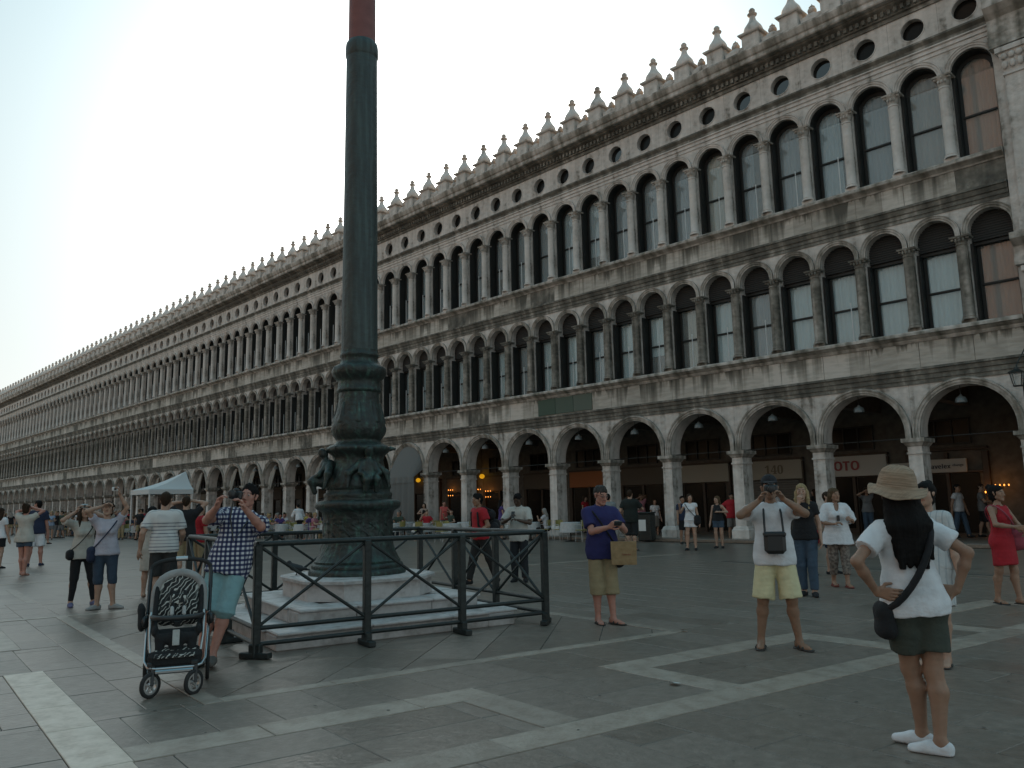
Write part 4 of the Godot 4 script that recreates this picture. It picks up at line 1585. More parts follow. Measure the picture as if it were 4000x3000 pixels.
func build_flagpole() -> void:
	var marble: Material = mats["marble"]
	var bs := pole_basis()
	var p := thing("flagpole", "tall bronze and red flagpole on an ornate green bronze base", "flagpole", POLE + Vector3(0, 0.63, 0))
	# stepped marble plinth: every block its own stone
	var pl := thing("marble_plinth", "three stepped pale marble plinth carrying the bronze flagpole base", "plinth", POLE)
	var tiers := [[0.0, 0.19, 1.50], [0.19, 0.37, 1.16]]
	for t in tiers:
		var r: float = t[2]
		var y0: float = t[0]
		var y1: float = t[1]
		var core := MB.new()
		core.box(Vector3(0, (y0 + y1) * 0.5 - 0.01, 0), Vector3(r * 1.9, y1 - y0 - 0.02, r * 1.9), 0.0, bs)
		obj("core", core, marble, pl)
		for side in 4:
			var sb := bs * Basis(Vector3.UP, PI * 0.5 * side)
			var lens := [0.36, 0.34, 0.30] if t[0] == 0.0 else [0.3, 0.42, 0.28]
			var x := -r
			for l in lens:
				var ln: float = l * r * 2.0
				var last: bool = x + ln > r - 0.05
				if last:
					ln = r - x - 0.38
				var mb := MB.new()
				mb.box(Vector3(x + ln * 0.5, (y0 + y1) * 0.5 - 0.018, r - 0.19), Vector3(ln - 0.006, y1 - y0 - 0.036, 0.38), 0.01, Basis.IDENTITY)
				mb.box(Vector3(x + ln * 0.5, y1 - 0.018, r - 0.17), Vector3(ln - 0.006, 0.036, 0.44), 0.012, Basis.IDENTITY)
				rotate_mb(mb, sb)
				obj("marble_block", mb, marble, pl)
				x += ln
	var top := MB.new()
	top.stack([[0.37, 0.84, 0.84], [0.57, 0.84, 0.84], [0.575, 0.88, 0.88], [0.61, 0.88, 0.88], [0.63, 0.86, 0.86]], Vector3.ZERO, bs, 0.34)
	obj("top_block", top, marble, pl)
	var bz: Material = mats["bronze"]
	var o := -0.63
	# bronze base, profile read off the photograph
	var pr := func(a: Array) -> Array: return a.map(func(q): return Vector2(q[0], q[1] + o))
	var drum := MB.new()
	drum.lathe(pr.call([[0.0, 0.63], [0.635, 0.63], [0.64, 0.665], [0.615, 0.70], [0.595, 0.71], [0.60, 0.74], [0.585, 0.765], [0.56, 0.775], [0.565, 0.80], [0.545, 0.82], [0.525, 0.86], [0.495, 0.92], [0.475, 0.98], [0.462, 1.06], [0.455, 1.16], [0.452, 1.26], [0.455, 1.34], [0.47, 1.40], [0.475, 1.43], [0.50, 1.45], [0.545, 1.475], [0.565, 1.50], [0.565, 1.545], [0.54, 1.575], [0.45, 1.59], [0.445, 1.62], [0.455, 1.64], [0.45, 1.675], [0.425, 1.69], [0.42, 1.72]]), 48)
	obj("drum", drum, bz, p)
	# relief on the drum: swags and figures in low relief
	var rel := Field.new(Vector3(-0.62, 0.2, -0.62), Vector3(0.62, 0.78, 0.62), 0.018)
	for i in 12:
		var a := TAU * i / 12.0
		var d := Vector3(sin(a), 0, cos(a))
		var s := Vector3(cos(a), 0, -sin(a))
		rel.cap(d * 0.432 + Vector3(0, 0.42, 0), d * 0.432 + Vector3(0, 0.62, 0), 0.034, 0.03, 0.03)
		rel.cap(d * 0.44 + Vector3(0, 0.67, 0), d * 0.44 + Vector3(0, 0.68, 0), 0.03, 0.03, 0.02)
		rel.cap(d * 0.438 + Vector3(0, 0.60, 0) + s * 0.02, d * 0.445 + Vector3(0, 0.50, 0) + s * 0.11, 0.02, 0.018, 0.03)
		rel.cap(d * 0.438 + Vector3(0, 0.60, 0) - s * 0.02, d * 0.445 + Vector3(0, 0.66, 0) - s * 0.11, 0.02, 0.018, 0.03)
		rel.cap(d * 0.465 + Vector3(0, 0.30, 0), d * 0.44 + Vector3(0, 0.40, 0) + s * 0.05, 0.03, 0.028, 0.03)
	var rm := MB.new()
	rel.nets(rm)
	obj("relief", rm, bz, p)
	var waist := MB.new()
	waist.lathe(pr.call([[0.42, 1.72], [0.44, 1.75], [0.415, 1.84], [0.375, 1.95], [0.345, 2.05], [0.33, 2.12], [0.35, 2.18], [0.40, 2.22], [0.425, 2.25], [0.425, 2.28], [0.39, 2.31], [0.33, 2.335], [0.30, 2.36], [0.295, 2.385], [0.315, 2.41], [0.345, 2.47], [0.358, 2.54], [0.35, 2.61], [0.33, 2.68], [0.31, 2.75], [0.285, 2.85], [0.272, 2.95], [0.272, 3.03], [0.30, 3.05], [0.302, 3.075], [0.29, 3.09], [0.283, 3.16], [0.285, 3.20], [0.31, 3.225], [0.345, 3.27], [0.36, 3.32], [0.35, 3.37], [0.31, 3.41], [0.27, 3.425], [0.252, 3.46], [0.25, 3.52], [0.265, 3.535], [0.266, 3.56], [0.252, 3.575], [0.25, 3.62]]), 40, Vector3.ZERO, Basis.IDENTITY, 0.0, TAU, func(a, y): return 1.0 + (0.045 * absf(sin(a * 7.0)) if (y > 1.78 and y < 1.98) or (y > 2.58 and y < 2.75) else 0.0))
	obj("waist", waist, bz, p)
	# acanthus and masks on the bulb
	var bf := Field.new(Vector3(-0.46, 1.55, -0.46), Vector3(0.46, 2.4, 0.46), 0.016)
	for i in 8:
		var a := TAU * i / 8.0 + 0.2
		var d := Vector3(sin(a), 0, cos(a))
		var s := Vector3(cos(a), 0, -sin(a))
		bf.cap(d * 0.318 + Vector3(0, 2.0, 0), d * 0.272 + Vector3(0, 2.24, 0), 0.045, 0.03, 0.03)
		bf.cap(d * 0.338 + Vector3(0, 1.88, 0) + s * 0.05, d * 0.30 + Vector3(0, 2.06, 0) + s * 0.06, 0.03, 0.025, 0.03)
		bf.cap(d * 0.338 + Vector3(0, 1.88, 0) - s * 0.05, d * 0.30 + Vector3(0, 2.06, 0) - s * 0.06, 0.03, 0.025, 0.03)
		bf.cap(d * 0.40 + Vector3(0, 1.63, 0), d * 0.41 + Vector3(0, 1.65, 0), 0.03, 0.025, 0.02)
	var bm := MB.new()
	bf.nets(bm)
	obj("leaf_relief", bm, bz, p)
	# winged figures seated round the waist: body, legs, head, wings swept back
	for i in 3:
		var a: float = [1.32, -0.5, -2.15][i]
		var kr: float = [1.0, 1.13, 1.05][i]
		var d := Vector3(sin(a), 0, cos(a))
		var s := Vector3(cos(a), 0, -sin(a))
		var f := Field.new(Vector3(-0.75, 1.0, -0.75), Vector3(0.75, 1.8, 0.75), 0.016)
		var at := func(r: float, y: float, z: float) -> Vector3: return d * (r * kr + 0.005) + Vector3(0, y, 0) + s * z
		f.cap(at.call(0.40, 1.22, 0.0), at.call(0.37, 1.42, 0.0), 0.095, 0.085, 0.04)
		f.cap(at.call(0.37, 1.42, 0.0), at.call(0.38, 1.50, 0.0), 0.06, 0.04, 0.03)
		f.cap(at.call(0.40, 1.57, 0.0), at.call(0.42, 1.60, 0.0), 0.058, 0.055, 0.02)
		for q in [-1.0, 1.0]:
			f.cap(at.call(0.42, 1.20, 0.05 * q), at.call(0.54, 1.21, 0.07 * q), 0.06, 0.045, 0.03)
			f.cap(at.call(0.54, 1.21, 0.07 * q), at.call(0.50, 1.07, 0.07 * q), 0.042, 0.035, 0.03)
			f.cap(at.call(0.38, 1.43, 0.09 * q), at.call(0.45, 1.30, 0.13 * q), 0.035, 0.03, 0.03)
			f.cap(at.call(0.45, 1.30, 0.13 * q), at.call(0.52, 1.26, 0.06 * q), 0.03, 0.026, 0.03)
			f.cap(at.call(0.33, 1.44, 0.07 * q), at.call(0.36, 1.30, 0.26 * q), 0.06, 0.045, 0.03)
			f.cap(at.call(0.36, 1.30, 0.26 * q), at.call(0.40, 1.12, 0.28 * q), 0.045, 0.02, 0.03)
		var fm := MB.new()
		f.nets(fm)
		obj("seated_figure", fm, bz, p)
	# the dolphin spout that juts from the flange, and the one hanging from the drum
	var sp := Field.new(Vector3(-0.2, 1.4, -0.9), Vector3(0.9, 1.8, 0.6), 0.014)
	sp.cap(Vector3(0.20, 1.63, -0.30), Vector3(0.235, 1.645, -0.36), 0.05, 0.03, 0.03)
	sp.cap(Vector3(0.235, 1.645, -0.36), Vector3(0.26, 1.64, -0.41), 0.03, 0.02, 0.02)
	var sm := MB.new()
	sp.nets(sm)
	obj("spout", sm, bz, p)
	# shaft: fluted below, smooth higher, a collar, then the red mast
	var sh := MB.new()
	var flute := func(a, y): return 1.0 - (0.03 * (1.0 - clampf((y - 4.2) / 2.6, 0, 1)) + 0.004) * pow(absf(sin(a * 10.0)), 0.7)
	var prof := []
	for i in 12:
		prof.append(Vector2(lerpf(0.248, 0.222, i / 11.0), lerpf(2.99, 7.36, i / 11.0)))
	sh.lathe(prof, 80, Vector3.ZERO, Basis.IDENTITY, 0.0, TAU, flute)
	obj("shaft", sh, mats["bronze pole"], p)
	var co := MB.new()
	co.lathe([Vector2(0.222, 7.34), Vector2(0.236, 7.38), Vector2(0.236, 7.50), Vector2(0.228, 7.56), Vector2(0.20, 7.60), Vector2(0.19, 7.60)], 40)
	obj("collar", co, mats["bronze pole"], p)
	var ms := MB.new()
	ms.lathe([Vector2(0.196, 7.58), Vector2(0.185, 10), Vector2(0.15, 18), Vector2(0.10, 25), Vector2(0.0, 25)], 32)
	obj("mast", ms, mats["red paint"], p)

func rotate_mb(mb: MB, b: Basis) -> void:
	for i in mb.v.size():
		mb.v[i] = b * mb.v[i]
		mb.n[i] = b * mb.n[i]

func build_barrier() -> void:
	var m: Material = mats["iron"]
	var f := thing("iron_barrier", "square dark green iron barrier with crossed bars standing round the flagpole plinth", "barrier", POLE)
	var r := 1.78
	var cn := []
	for s in [[-1, -1], [1, -1], [1, 1], [-1, 1]]:
		cn.append(E1 * r * s[0] + E2 * r * s[1])
	for side in 4:
		var a: Vector3 = cn[side]
		var e: Vector3 = cn[(side + 1) % 4]
		var d := (e - a) / 3.0
		var dn := d.normalized()
		var out := -(E2 if side == 0 else (-E1 if side == 1 else (-E2 if side == 2 else E1)))
		for k in 3:
			var p := a + d * k
			var post := MB.new()
			var bs := Basis(dn, Vector3.UP, dn.cross(Vector3.UP))
			post.box(p + Vector3(0, 0.575, 0), Vector3(0.078, 1.11, 0.078), 0.008, bs)
			var po := obj("post", post, m, f)
			var ft := MB.new()
			var fd := out
			if k == 0:
				fd = (dn - (cn[side] - cn[(side + 3) % 4]).normalized() * -1.0).normalized()
				fd = (a.normalized()).cross(Vector3.UP)
			var fb := Basis(fd, Vector3.UP, fd.cross(Vector3.UP))
			ft.box(p + Vector3(0, 0.036, 0), Vector3(0.33, 0.06, 0.085), 0.008, fb)
			ft.box(p + Vector3(0, 0.10, 0), Vector3(0.13, 0.10, 0.075), 0.01, fb)
			obj("foot", ft, m, po)
			var q := p + d
			var tr := MB.new()
			tr.tube([p + Vector3(0, 1.135, 0), q + Vector3(0, 1.135, 0)], 0.030, 10)
			obj("top_rail", tr, m, f)
			for y in [0.30, 0.145]:
				var lr := MB.new()
				lr.tube([p + Vector3(0, y, 0), q + Vector3(0, y, 0)], 0.024, 8)
				obj("low_rail", lr, m, f)
			for s in 2:
				var dg := MB.new()
				var off := out * (0.012 if s == 0 else -0.012)
				dg.tube([p + dn * 0.03 + off + Vector3(0, 1.10 if s == 0 else 0.32, 0), q - dn * 0.03 + off + Vector3(0, 0.32 if s == 0 else 1.10, 0)], 0.0175, 8)
				obj("cross_bar", dg, m, f)

func build_pigeon() -> void:
	var t := thing("pigeon", "dark pigeon perched on the top marble step of the flagpole plinth", "pigeon", POLE + Vector3(-0.42, 0.63, 0.655), -0.57)
	var f := Field.new(Vector3(-0.12, -0.02, -0.22), Vector3(0.12, 0.22, 0.2), 0.008)
	f.cap(Vector3(0, 0.085, -0.04), Vector3(0, 0.11, 0.05), 0.045, 0.048, 0.02)
	f.cap(Vector3(0, 0.13, 0.075), Vector3(0, 0.165, 0.095), 0.03, 0.022, 0.02)
	f.cap(Vector3(0, 0.172, 0.10), Vector3(0, 0.172, 0.107), 0.023, 0.021, 0.01)
	f.cap(Vector3(0, 0.168, 0.12), Vector3(0, 0.16, 0.143), 0.008, 0.004, 0.006)
	f.cap(Vector3(0, 0.085, -0.06), Vector3(0, 0.06, -0.18), 0.035, 0.016, 0.02, Vector3(1, 2, 1))
	for s in [-1.0, 1.0]:
		f.cap(Vector3(0.042 * s, 0.105, 0.04), Vector3(0.03 * s, 0.085, -0.12), 0.02, 0.01, 0.012)
		f.cap(Vector3(0.018 * s, 0.06, 0.0), Vector3(0.018 * s, 0.006, 0.005), 0.01, 0.006, 0.008)
		f.cap(Vector3(0.018 * s, 0.006, 0.0), Vector3(0.018 * s, 0.006, 0.03), 0.006, 0.004, 0.006)
	var mb := MB.new()
	f.nets(mb)
	obj("body", mb, mat("pigeon gray", lin(0.025, 0.027, 0.03), 0.7), t)

# ---------------------------------------------------------------- the pushchair
func build_stroller(at: Vector3, turn: float) -> void:
	var t := thing("pushchair", "empty black pushchair with zebra striped seat and chrome frame", "pushchair", at, turn)
	var ch: Material = mats["chrome"]
	var bk: Material = mats["black plastic"]
	var black_cloth := cloth(0.012, 0.012, 0.013)
	t.scale = Vector3(0.88, 1, 1)
	# wheels: two small in front, two larger behind
	for e in [[-0.2, 0.10, 0.26, 0.10, -0.95], [0.17, 0.10, 0.27, 0.10, -0.9], [-0.285, 0.145, -0.34, 0.145, 0.0], [0.285, 0.145, -0.34, 0.145, 0.0]]:
		var r: float = e[3]
		var b := Basis(Vector3.UP, e[4]) * Basis(Vector3(0, 0, 1), PI * 0.5)
		var c := Vector3(e[0], r + 0.002, e[2])
		var ty := MB.new()
		ty.lathe([Vector2(r - 0.028, -0.017), Vector2(r - 0.01, -0.019), Vector2(r, -0.01), Vector2(r, 0.01), Vector2(r - 0.01, 0.019), Vector2(r - 0.028, 0.017), Vector2(r - 0.03, 0.0), Vector2(r - 0.028, -0.017)], 28, c, b)
		var w := obj("wheel", ty, mats["black rubber"], t)
		var rim := MB.new()
		rim.lathe([Vector2(r - 0.045, -0.013), Vector2(r - 0.028, -0.013), Vector2(r - 0.028, 0.013), Vector2(r - 0.045, 0.013), Vector2(r - 0.045, -0.013)], 28, c, b)
		for k in 5:
			var a := TAU * k / 5.0
			rim.bar(c + b * Vector3(cos(a) * 0.015, 0, sin(a) * 0.015), c + b * Vector3(cos(a) * (r - 0.042), 0, sin(a) * (r - 0.042)), 0.012, 0.016)
		rim.lathe([Vector2(0.0, -0.02), Vector2(0.02, -0.018), Vector2(0.02, 0.018), Vector2(0.0, 0.02)], 12, c, b)
		obj("rim", rim, mats["steel"], w)
		if e[2] > 0:
			var fk := MB.new()
			var sd := b * Vector3(0, 0.03, 0)
			fk.bar(c + sd, c + sd * 0.8 + Vector3(0, 0.14, -0.03), 0.014, 0.03, 0.003)
			fk.bar(c - sd, c - sd * 0.8 + Vector3(0, 0.14, -0.03), 0.014, 0.03, 0.003)
			fk.box(c + Vector3(0, 0.155, -0.03), Vector3(0.07, 0.04, 0.06), 0.01)
			obj("fork", fk, bk, w)
	# chrome tubes: side frame from handle to foot, and the low front hoop
	for s in [-1.0, 1.0]:
		var fr := MB.new()
		fr.tube([Vector3(0.283 * s, 0.62, -0.18), Vector3(0.275 * s, 0.45, -0.04), Vector3(0.265 * s, 0.27, 0.16), Vector3(0.23 * s, 0.235, 0.24), Vector3(0.16 * s, 0.225, 0.255)], 0.0125, 10)
		var ut := MB.new()
		ut.tube([Vector3(0.285 * s, 0.97, -0.40), Vector3(0.285 * s, 0.72, -0.26), Vector3(0.283 * s, 0.61, -0.17)], 0.017, 10)
		obj("upper_tube", ut, bk, t)
		obj("side_tube", fr, ch, t)
		var rl := MB.new()
		rl.tube([Vector3(0.28 * s, 0.50, -0.08), Vector3(0.285 * s, 0.32, -0.22), Vector3(0.285 * s, 0.15, -0.34)], 0.014, 10)
		obj("rear_tube", rl, ch, t)
		var jt := MB.new()
		jt.box(Vector3(0.285 * s, 0.56, -0.10), Vector3(0.05, 0.11, 0.09), 0.02)
		jt.ball(Vector3(0.30 * s, 0.56, -0.08), Vector3(0.03, 0.05, 0.05), 12, 8)
		obj("hinge", jt, bk, t)
		var sk := MB.new()
		sk.tube([Vector3(0.22 * s, 0.34, 0.17), Vector3(0.235 * s, 0.45, 0.12), Vector3(0.24 * s, 0.60, 0.05), Vector3(0.235 * s, 0.64, 0.0)], 0.012, 8)
		obj("seat_hoop", sk, mats["steel"], t)
	var fh := MB.new()
	fh.tube([Vector3(-0.16, 0.225, 0.255), Vector3(0.16, 0.225, 0.255)], 0.014, 10)
	fh.box(Vector3(0, 0.20, 0.25), Vector3(0.34, 0.035, 0.05), 0.01)
	obj("front_tube", fh, ch, t)
	var ax := MB.new()
	ax.tube([Vector3(-0.28, 0.147, -0.34), Vector3(0.28, 0.147, -0.34)], 0.012, 8)
	obj("axle", ax, mats["steel"], t)
	# handlebar: a black hoop
	var hb := MB.new()
	var pts := []
	for k in 13:
		var a := PI * k / 12.0
		pts.append(Vector3(cos(a) * 0.285, 0.93 + pow(sin(a), 0.5) * 0.125, -0.40 - sin(a) * 0.05))
	pts.push_front(Vector3(0.285, 0.80, -0.31))
	pts.push_back(Vector3(-0.285, 0.80, -0.31))
	hb.tube(pts, 0.02, 10)
	obj("handlebar", hb, mats["black rubber"], t)
	var grip := MB.new()
	grip.tube([Vector3(-0.055, 1.057, -0.45), Vector3(0.055, 1.057, -0.45)], 0.023, 10)
	obj("grip_ring", grip, mats["steel"], t)
	# folded hood: pale rim arch over the seat back
	var hood := MB.new()
	var arc := []
	for k in 17:
		var a := PI * k / 16.0
		arc.append(Vector3(cos(a) * 0.225, 0.70 + pow(sin(a), 0.65) * 0.245, -0.17 - 0.06 * sin(a)))
	arc.push_front(Vector3(0.225, 0.62, -0.13))
	arc.push_back(Vector3(-0.225, 0.62, -0.13))
	hood.tube(arc, 0.038, 10)
	obj("hood_rim", hood, cloth(0.30, 0.29, 0.28), t)
	var hf := MB.new()
	for k in arc.size() - 1:
		var a: Vector3 = arc[k]
		var b: Vector3 = arc[k + 1]
		hf.quad(a, b, b * Vector3(1.02, 1.0, 1) + Vector3(0, -0.01, -0.14), a * Vector3(1.02, 1.0, 1) + Vector3(0, -0.01, -0.14))
	obj("hood", hf, cloth(0.03, 0.03, 0.032), t)
	# seat unit in padded cloth
	var zeb: Material = mats["zebra"]
	var sb := Field.new(Vector3(-0.28, 0.4, -0.35), Vector3(0.28, 1.0, 0.2), 0.012)
	sb.cap(Vector3(-0.12, 0.60, -0.08), Vector3(-0.11, 0.84, -0.22), 0.085, 0.08, 0.03, Vector3(1, 1, 2.2))
	sb.cap(Vector3(0.12, 0.60, -0.08), Vector3(0.11, 0.84, -0.22), 0.085, 0.08, 0.03, Vector3(1, 1, 2.2))
	sb.cap(Vector3(0, 0.60, -0.085), Vector3(0, 0.85, -0.225), 0.10, 0.10, 0.03, Vector3(1, 1, 2.6))
	var sbm := MB.new()
	sb.nets(sbm, null, wind, 0.006)
	obj("seat_back", sbm, zeb, t)
	var hp := MB.new()
	hp.box(Vector3(0, 0.73, -0.10), Vector3(0.17, 0.12, 0.05), 0.022, Basis(Vector3.RIGHT, -0.5))
	obj("head_pad", hp, zeb, t)
	var wings := Field.new(Vector3(-0.3, 0.35, -0.3), Vector3(0.3, 0.95, 0.22), 0.012)
	for s in [-1.0, 1.0]:
		wings.cap(Vector3(0.205 * s, 0.52, 0.0), Vector3(0.205 * s, 0.82, -0.18), 0.045, 0.035, 0.02, Vector3(1.6, 1, 1))
		wings.cap(Vector3(0.20 * s, 0.50, 0.02), Vector3(0.19 * s, 0.50, 0.13), 0.05, 0.04, 0.02, Vector3(1.5, 1, 1))
	wings.cap(Vector3(-0.13, 0.455, 0.02), Vector3(0.13, 0.455, 0.02), 0.07, 0.07, 0.02, Vector3(1, 1.4, 0.8))
	wings.cap(Vector3(-0.14, 0.44, 0.14), Vector3(0.14, 0.44, 0.14), 0.045, 0.045, 0.02)
	wings.cap(Vector3(-0.14, 0.43, 0.15), Vector3(-0.14, 0.36, 0.17), 0.045, 0.04, 0.02, Vector3(1, 1, 1.5))
	wings.cap(Vector3(0.14, 0.43, 0.15), Vector3(0.14, 0.36, 0.17), 0.045, 0.04, 0.02, Vector3(1, 1, 1.5))
	wings.cap(Vector3(0, 0.43, 0.15), Vector3(0, 0.36, 0.17), 0.07, 0.06, 0.03, Vector3(1, 1, 1.8))
	var wm := MB.new()
	wings.nets(wm, null, wind, 0.006)
	obj("seat_shell", wm, black_cloth, t)
	# bumper bar, harness and the white flap between the legs
	var bb := MB.new()
	var bp := []
	for k in 11:
		var a := PI * k / 10.0
		bp.append(Vector3(cos(a) * 0.235, 0.605, 0.0 + sin(a) * 0.16))
	bb.tube(bp, 0.023, 10)
	obj("bumper_bar", bb, bk, t)
	var hn := MB.new()
	for s in [-1.0, 1.0]:
		hn.tube([Vector3(0.05 * s, 0.80, -0.13), Vector3(0.045 * s, 0.66, -0.04), Vector3(0.03 * s, 0.56, 0.06)], 0.013, 6)
	hn.box(Vector3(0, 0.55, 0.075), Vector3(0.06, 0.05, 0.03), 0.01)
	obj("harness", hn, cloth(0.02, 0.02, 0.022), t)
	var pads := MB.new()
	pads.box(Vector3(-0.055, 0.645, 0.0), Vector3(0.035, 0.085, 0.03), 0.012, Basis(Vector3.RIGHT, -0.4))
	pads.box(Vector3(0.055, 0.645, 0.0), Vector3(0.035, 0.085, 0.03), 0.012, Basis(Vector3.RIGHT, -0.4))
	obj("harness_pads", pads, cloth(0.42, 0.42, 0.41), t)
	var fp := MB.new()
	fp.box(Vector3(0.0, 0.455, 0.205), Vector3(0.062, 0.125, 0.012), 0.004, Basis(Vector3.RIGHT, -0.2))
	obj("white_flap", fp, cloth(0.42, 0.42, 0.40), t)
	# footrest with stripes, and the basket under the seat
	var fo := MB.new()
	fo.box(Vector3(0, 0.335, 0.215), Vector3(0.36, 0.022, 0.13), 0.01, Basis(Vector3.RIGHT, 0.45))
	obj("footrest", fo, zeb, t)
	var fo2 := Field.new(Vector3(-0.28, 0.18, -0.1), Vector3(0.28, 0.42, 0.36), 0.012)
	fo2.cap(Vector3(-0.15, 0.285, 0.215), Vector3(0.15, 0.285, 0.215), 0.05, 0.05, 0.02, Vector3(1, 1, 1.5))
	fo2.cap(Vector3(-0.185, 0.30, 0.20), Vector3(0.185, 0.30, 0.20), 0.055, 0.055, 0.02, Vector3(1, 1, 1.6))
	fo2.cap(Vector3(-0.175, 0.24, 0.22), Vector3(0.175, 0.24, 0.22), 0.05, 0.05, 0.03, Vector3(1, 1, 1.6))
	var apron := MB.new()
	apron.box(Vector3(0, 0.285, 0.195), Vector3(0.46, 0.13, 0.13), 0.035)
	obj("apron_front", apron, black_cloth, t)
	var fm := MB.new()
	fo2.nets(fm, null, wind, 0.005)
	obj("foot_apron", fm, black_cloth, t)
	var bk2 := Field.new(Vector3(-0.3, 0.08, -0.45), Vector3(0.3, 0.4, 0.2), 0.014)
	bk2.cap(Vector3(-0.15, 0.23, -0.28), Vector3(0.15, 0.23, -0.28), 0.085, 0.085, 0.03)
	bk2.cap(Vector3(-0.15, 0.22, 0.02), Vector3(0.15, 0.22, 0.02), 0.07, 0.07, 0.03)
	bk2.cap(Vector3(0, 0.22, -0.26), Vector3(0, 0.22, 0.02), 0.16, 0.14, 0.04, Vector3(1, 2.0, 1))
	var bk2m := MB.new()
	bk2.nets(bk2m, null, wind, 0.012)
	obj("basket", bk2m, black_cloth, t)
	# bag that hangs on the left side
	var bg := Field.new(Vector3(-0.45, 0.4, -0.3), Vector3(-0.2, 0.78, 0.1), 0.012)
	bg.cap(Vector3(-0.335, 0.66, -0.13), Vector3(-0.325, 0.54, -0.12), 0.05, 0.065, 0.02, Vector3(1.7, 1, 0.9))
	bg.cap(Vector3(-0.335, 0.66, -0.13), Vector3(-0.345, 0.69, -0.13), 0.04, 0.02, 0.02)
	var bgm := MB.new()
	bg.nets(bgm, null, wind, 0.01)
	tag(obj("hanging_bag", bgm, black_cloth, null), "small crumpled black bag hanging on the side of the pushchair", "bag")
	var hb2: Node3D = get_node("hanging_bag")
	hb2.position = at
	hb2.rotation.y = turn
	hb2.scale = Vector3(0.88, 1, 1)

# ---------------------------------------------------------------- cafe: chairs, tables, tents, bin
var chair0: Node3D
var chair1: Node3D
var table0: Node3D

func make_chair() -> Node3D:
	var t := thing("cafe_chair", "", "chair", Vector3.ZERO, 0.0, "yellow cafe chairs before the arcade")
	var ye := mat("chair yellow", lin(0.25, 0.22, 0.07), 0.6)
	var me := mat("chair metal", lin(0.45, 0.46, 0.46), 0.35, 0.4)
	var s := MB.new()
	s.box(Vector3(0, 0.455, 0), Vector3(0.40, 0.03, 0.40), 0.012)
	obj("seat", s, ye, t)
	var bk := MB.new()
	for k in 6:
		var a := -0.9 + 1.8 * k / 6.0
		var e := -0.9 + 1.8 * (k + 1) / 6.0
		bk.quad(Vector3(sin(a) * 0.22, 0.60, -cos(a) * 0.20), Vector3(sin(e) * 0.22, 0.60, -cos(e) * 0.20), Vector3(sin(e) * 0.225, 0.84, -cos(e) * 0.23), Vector3(sin(a) * 0.225, 0.84, -cos(a) * 0.23))
	obj("backrest", bk, ye, t)
	for q in [[-1, -1], [1, -1], [-1, 1], [1, 1]]:
		var l := MB.new()
		if q[1] < 0:
			l.tube([Vector3(0.20 * q[0], 0.004, -0.22), Vector3(0.17 * q[0], 0.45, -0.16), Vector3(0.185 * q[0], 0.85, -0.20)], 0.011, 6)
		else:
			l.tube([Vector3(0.19 * q[0], 0.004, 0.20), Vector3(0.17 * q[0], 0.45, 0.16)], 0.011, 6)
		obj("leg", l, me, t)
	var ar := MB.new()
	for q in [-1.0, 1.0]:
		ar.tube([Vector3(0.185 * q, 0.66, -0.18), Vector3(0.23 * q, 0.665, 0.0), Vector3(0.21 * q, 0.65, 0.15), Vector3(0.175 * q, 0.46, 0.16)], 0.011, 6)
	obj("armrest", ar, me, t)
	return t

func make_table() -> Node3D:
	var t := thing("cafe_table", "", "table", Vector3.ZERO, 0.0, "round cafe tables with white cloths")
	var c := MB.new()
	var drape := func(a, y): return 1.0 + (0.74 - y) * 0.28 * (0.5 + 0.5 * sin(a * 4.0)) + (0.74 - y) * 0.10 * sin(a * 11.0)
	c.lathe([Vector2(0.0, 0.752), Vector2(0.38, 0.752), Vector2(0.40, 0.742), Vector2(0.405, 0.66), Vector2(0.41, 0.55), Vector2(0.42, 0.36)], 48, Vector3.ZERO, Basis.IDENTITY, 0.0, TAU, drape)
	obj("cloth", c, cloth(0.52, 0.53, 0.53), t)
	var l := MB.new()
	l.tube([Vector3(0, 0.02, 0), Vector3(0, 0.74, 0)], 0.03, 8)
	l.lathe([Vector2(0.0, 0.05), Vector2(0.06, 0.045), Vector2(0.24, 0.02), Vector2(0.25, 0.004), Vector2(0, 0.004)], 16)
	obj("foot", l, mats["iron"], t)
	return t

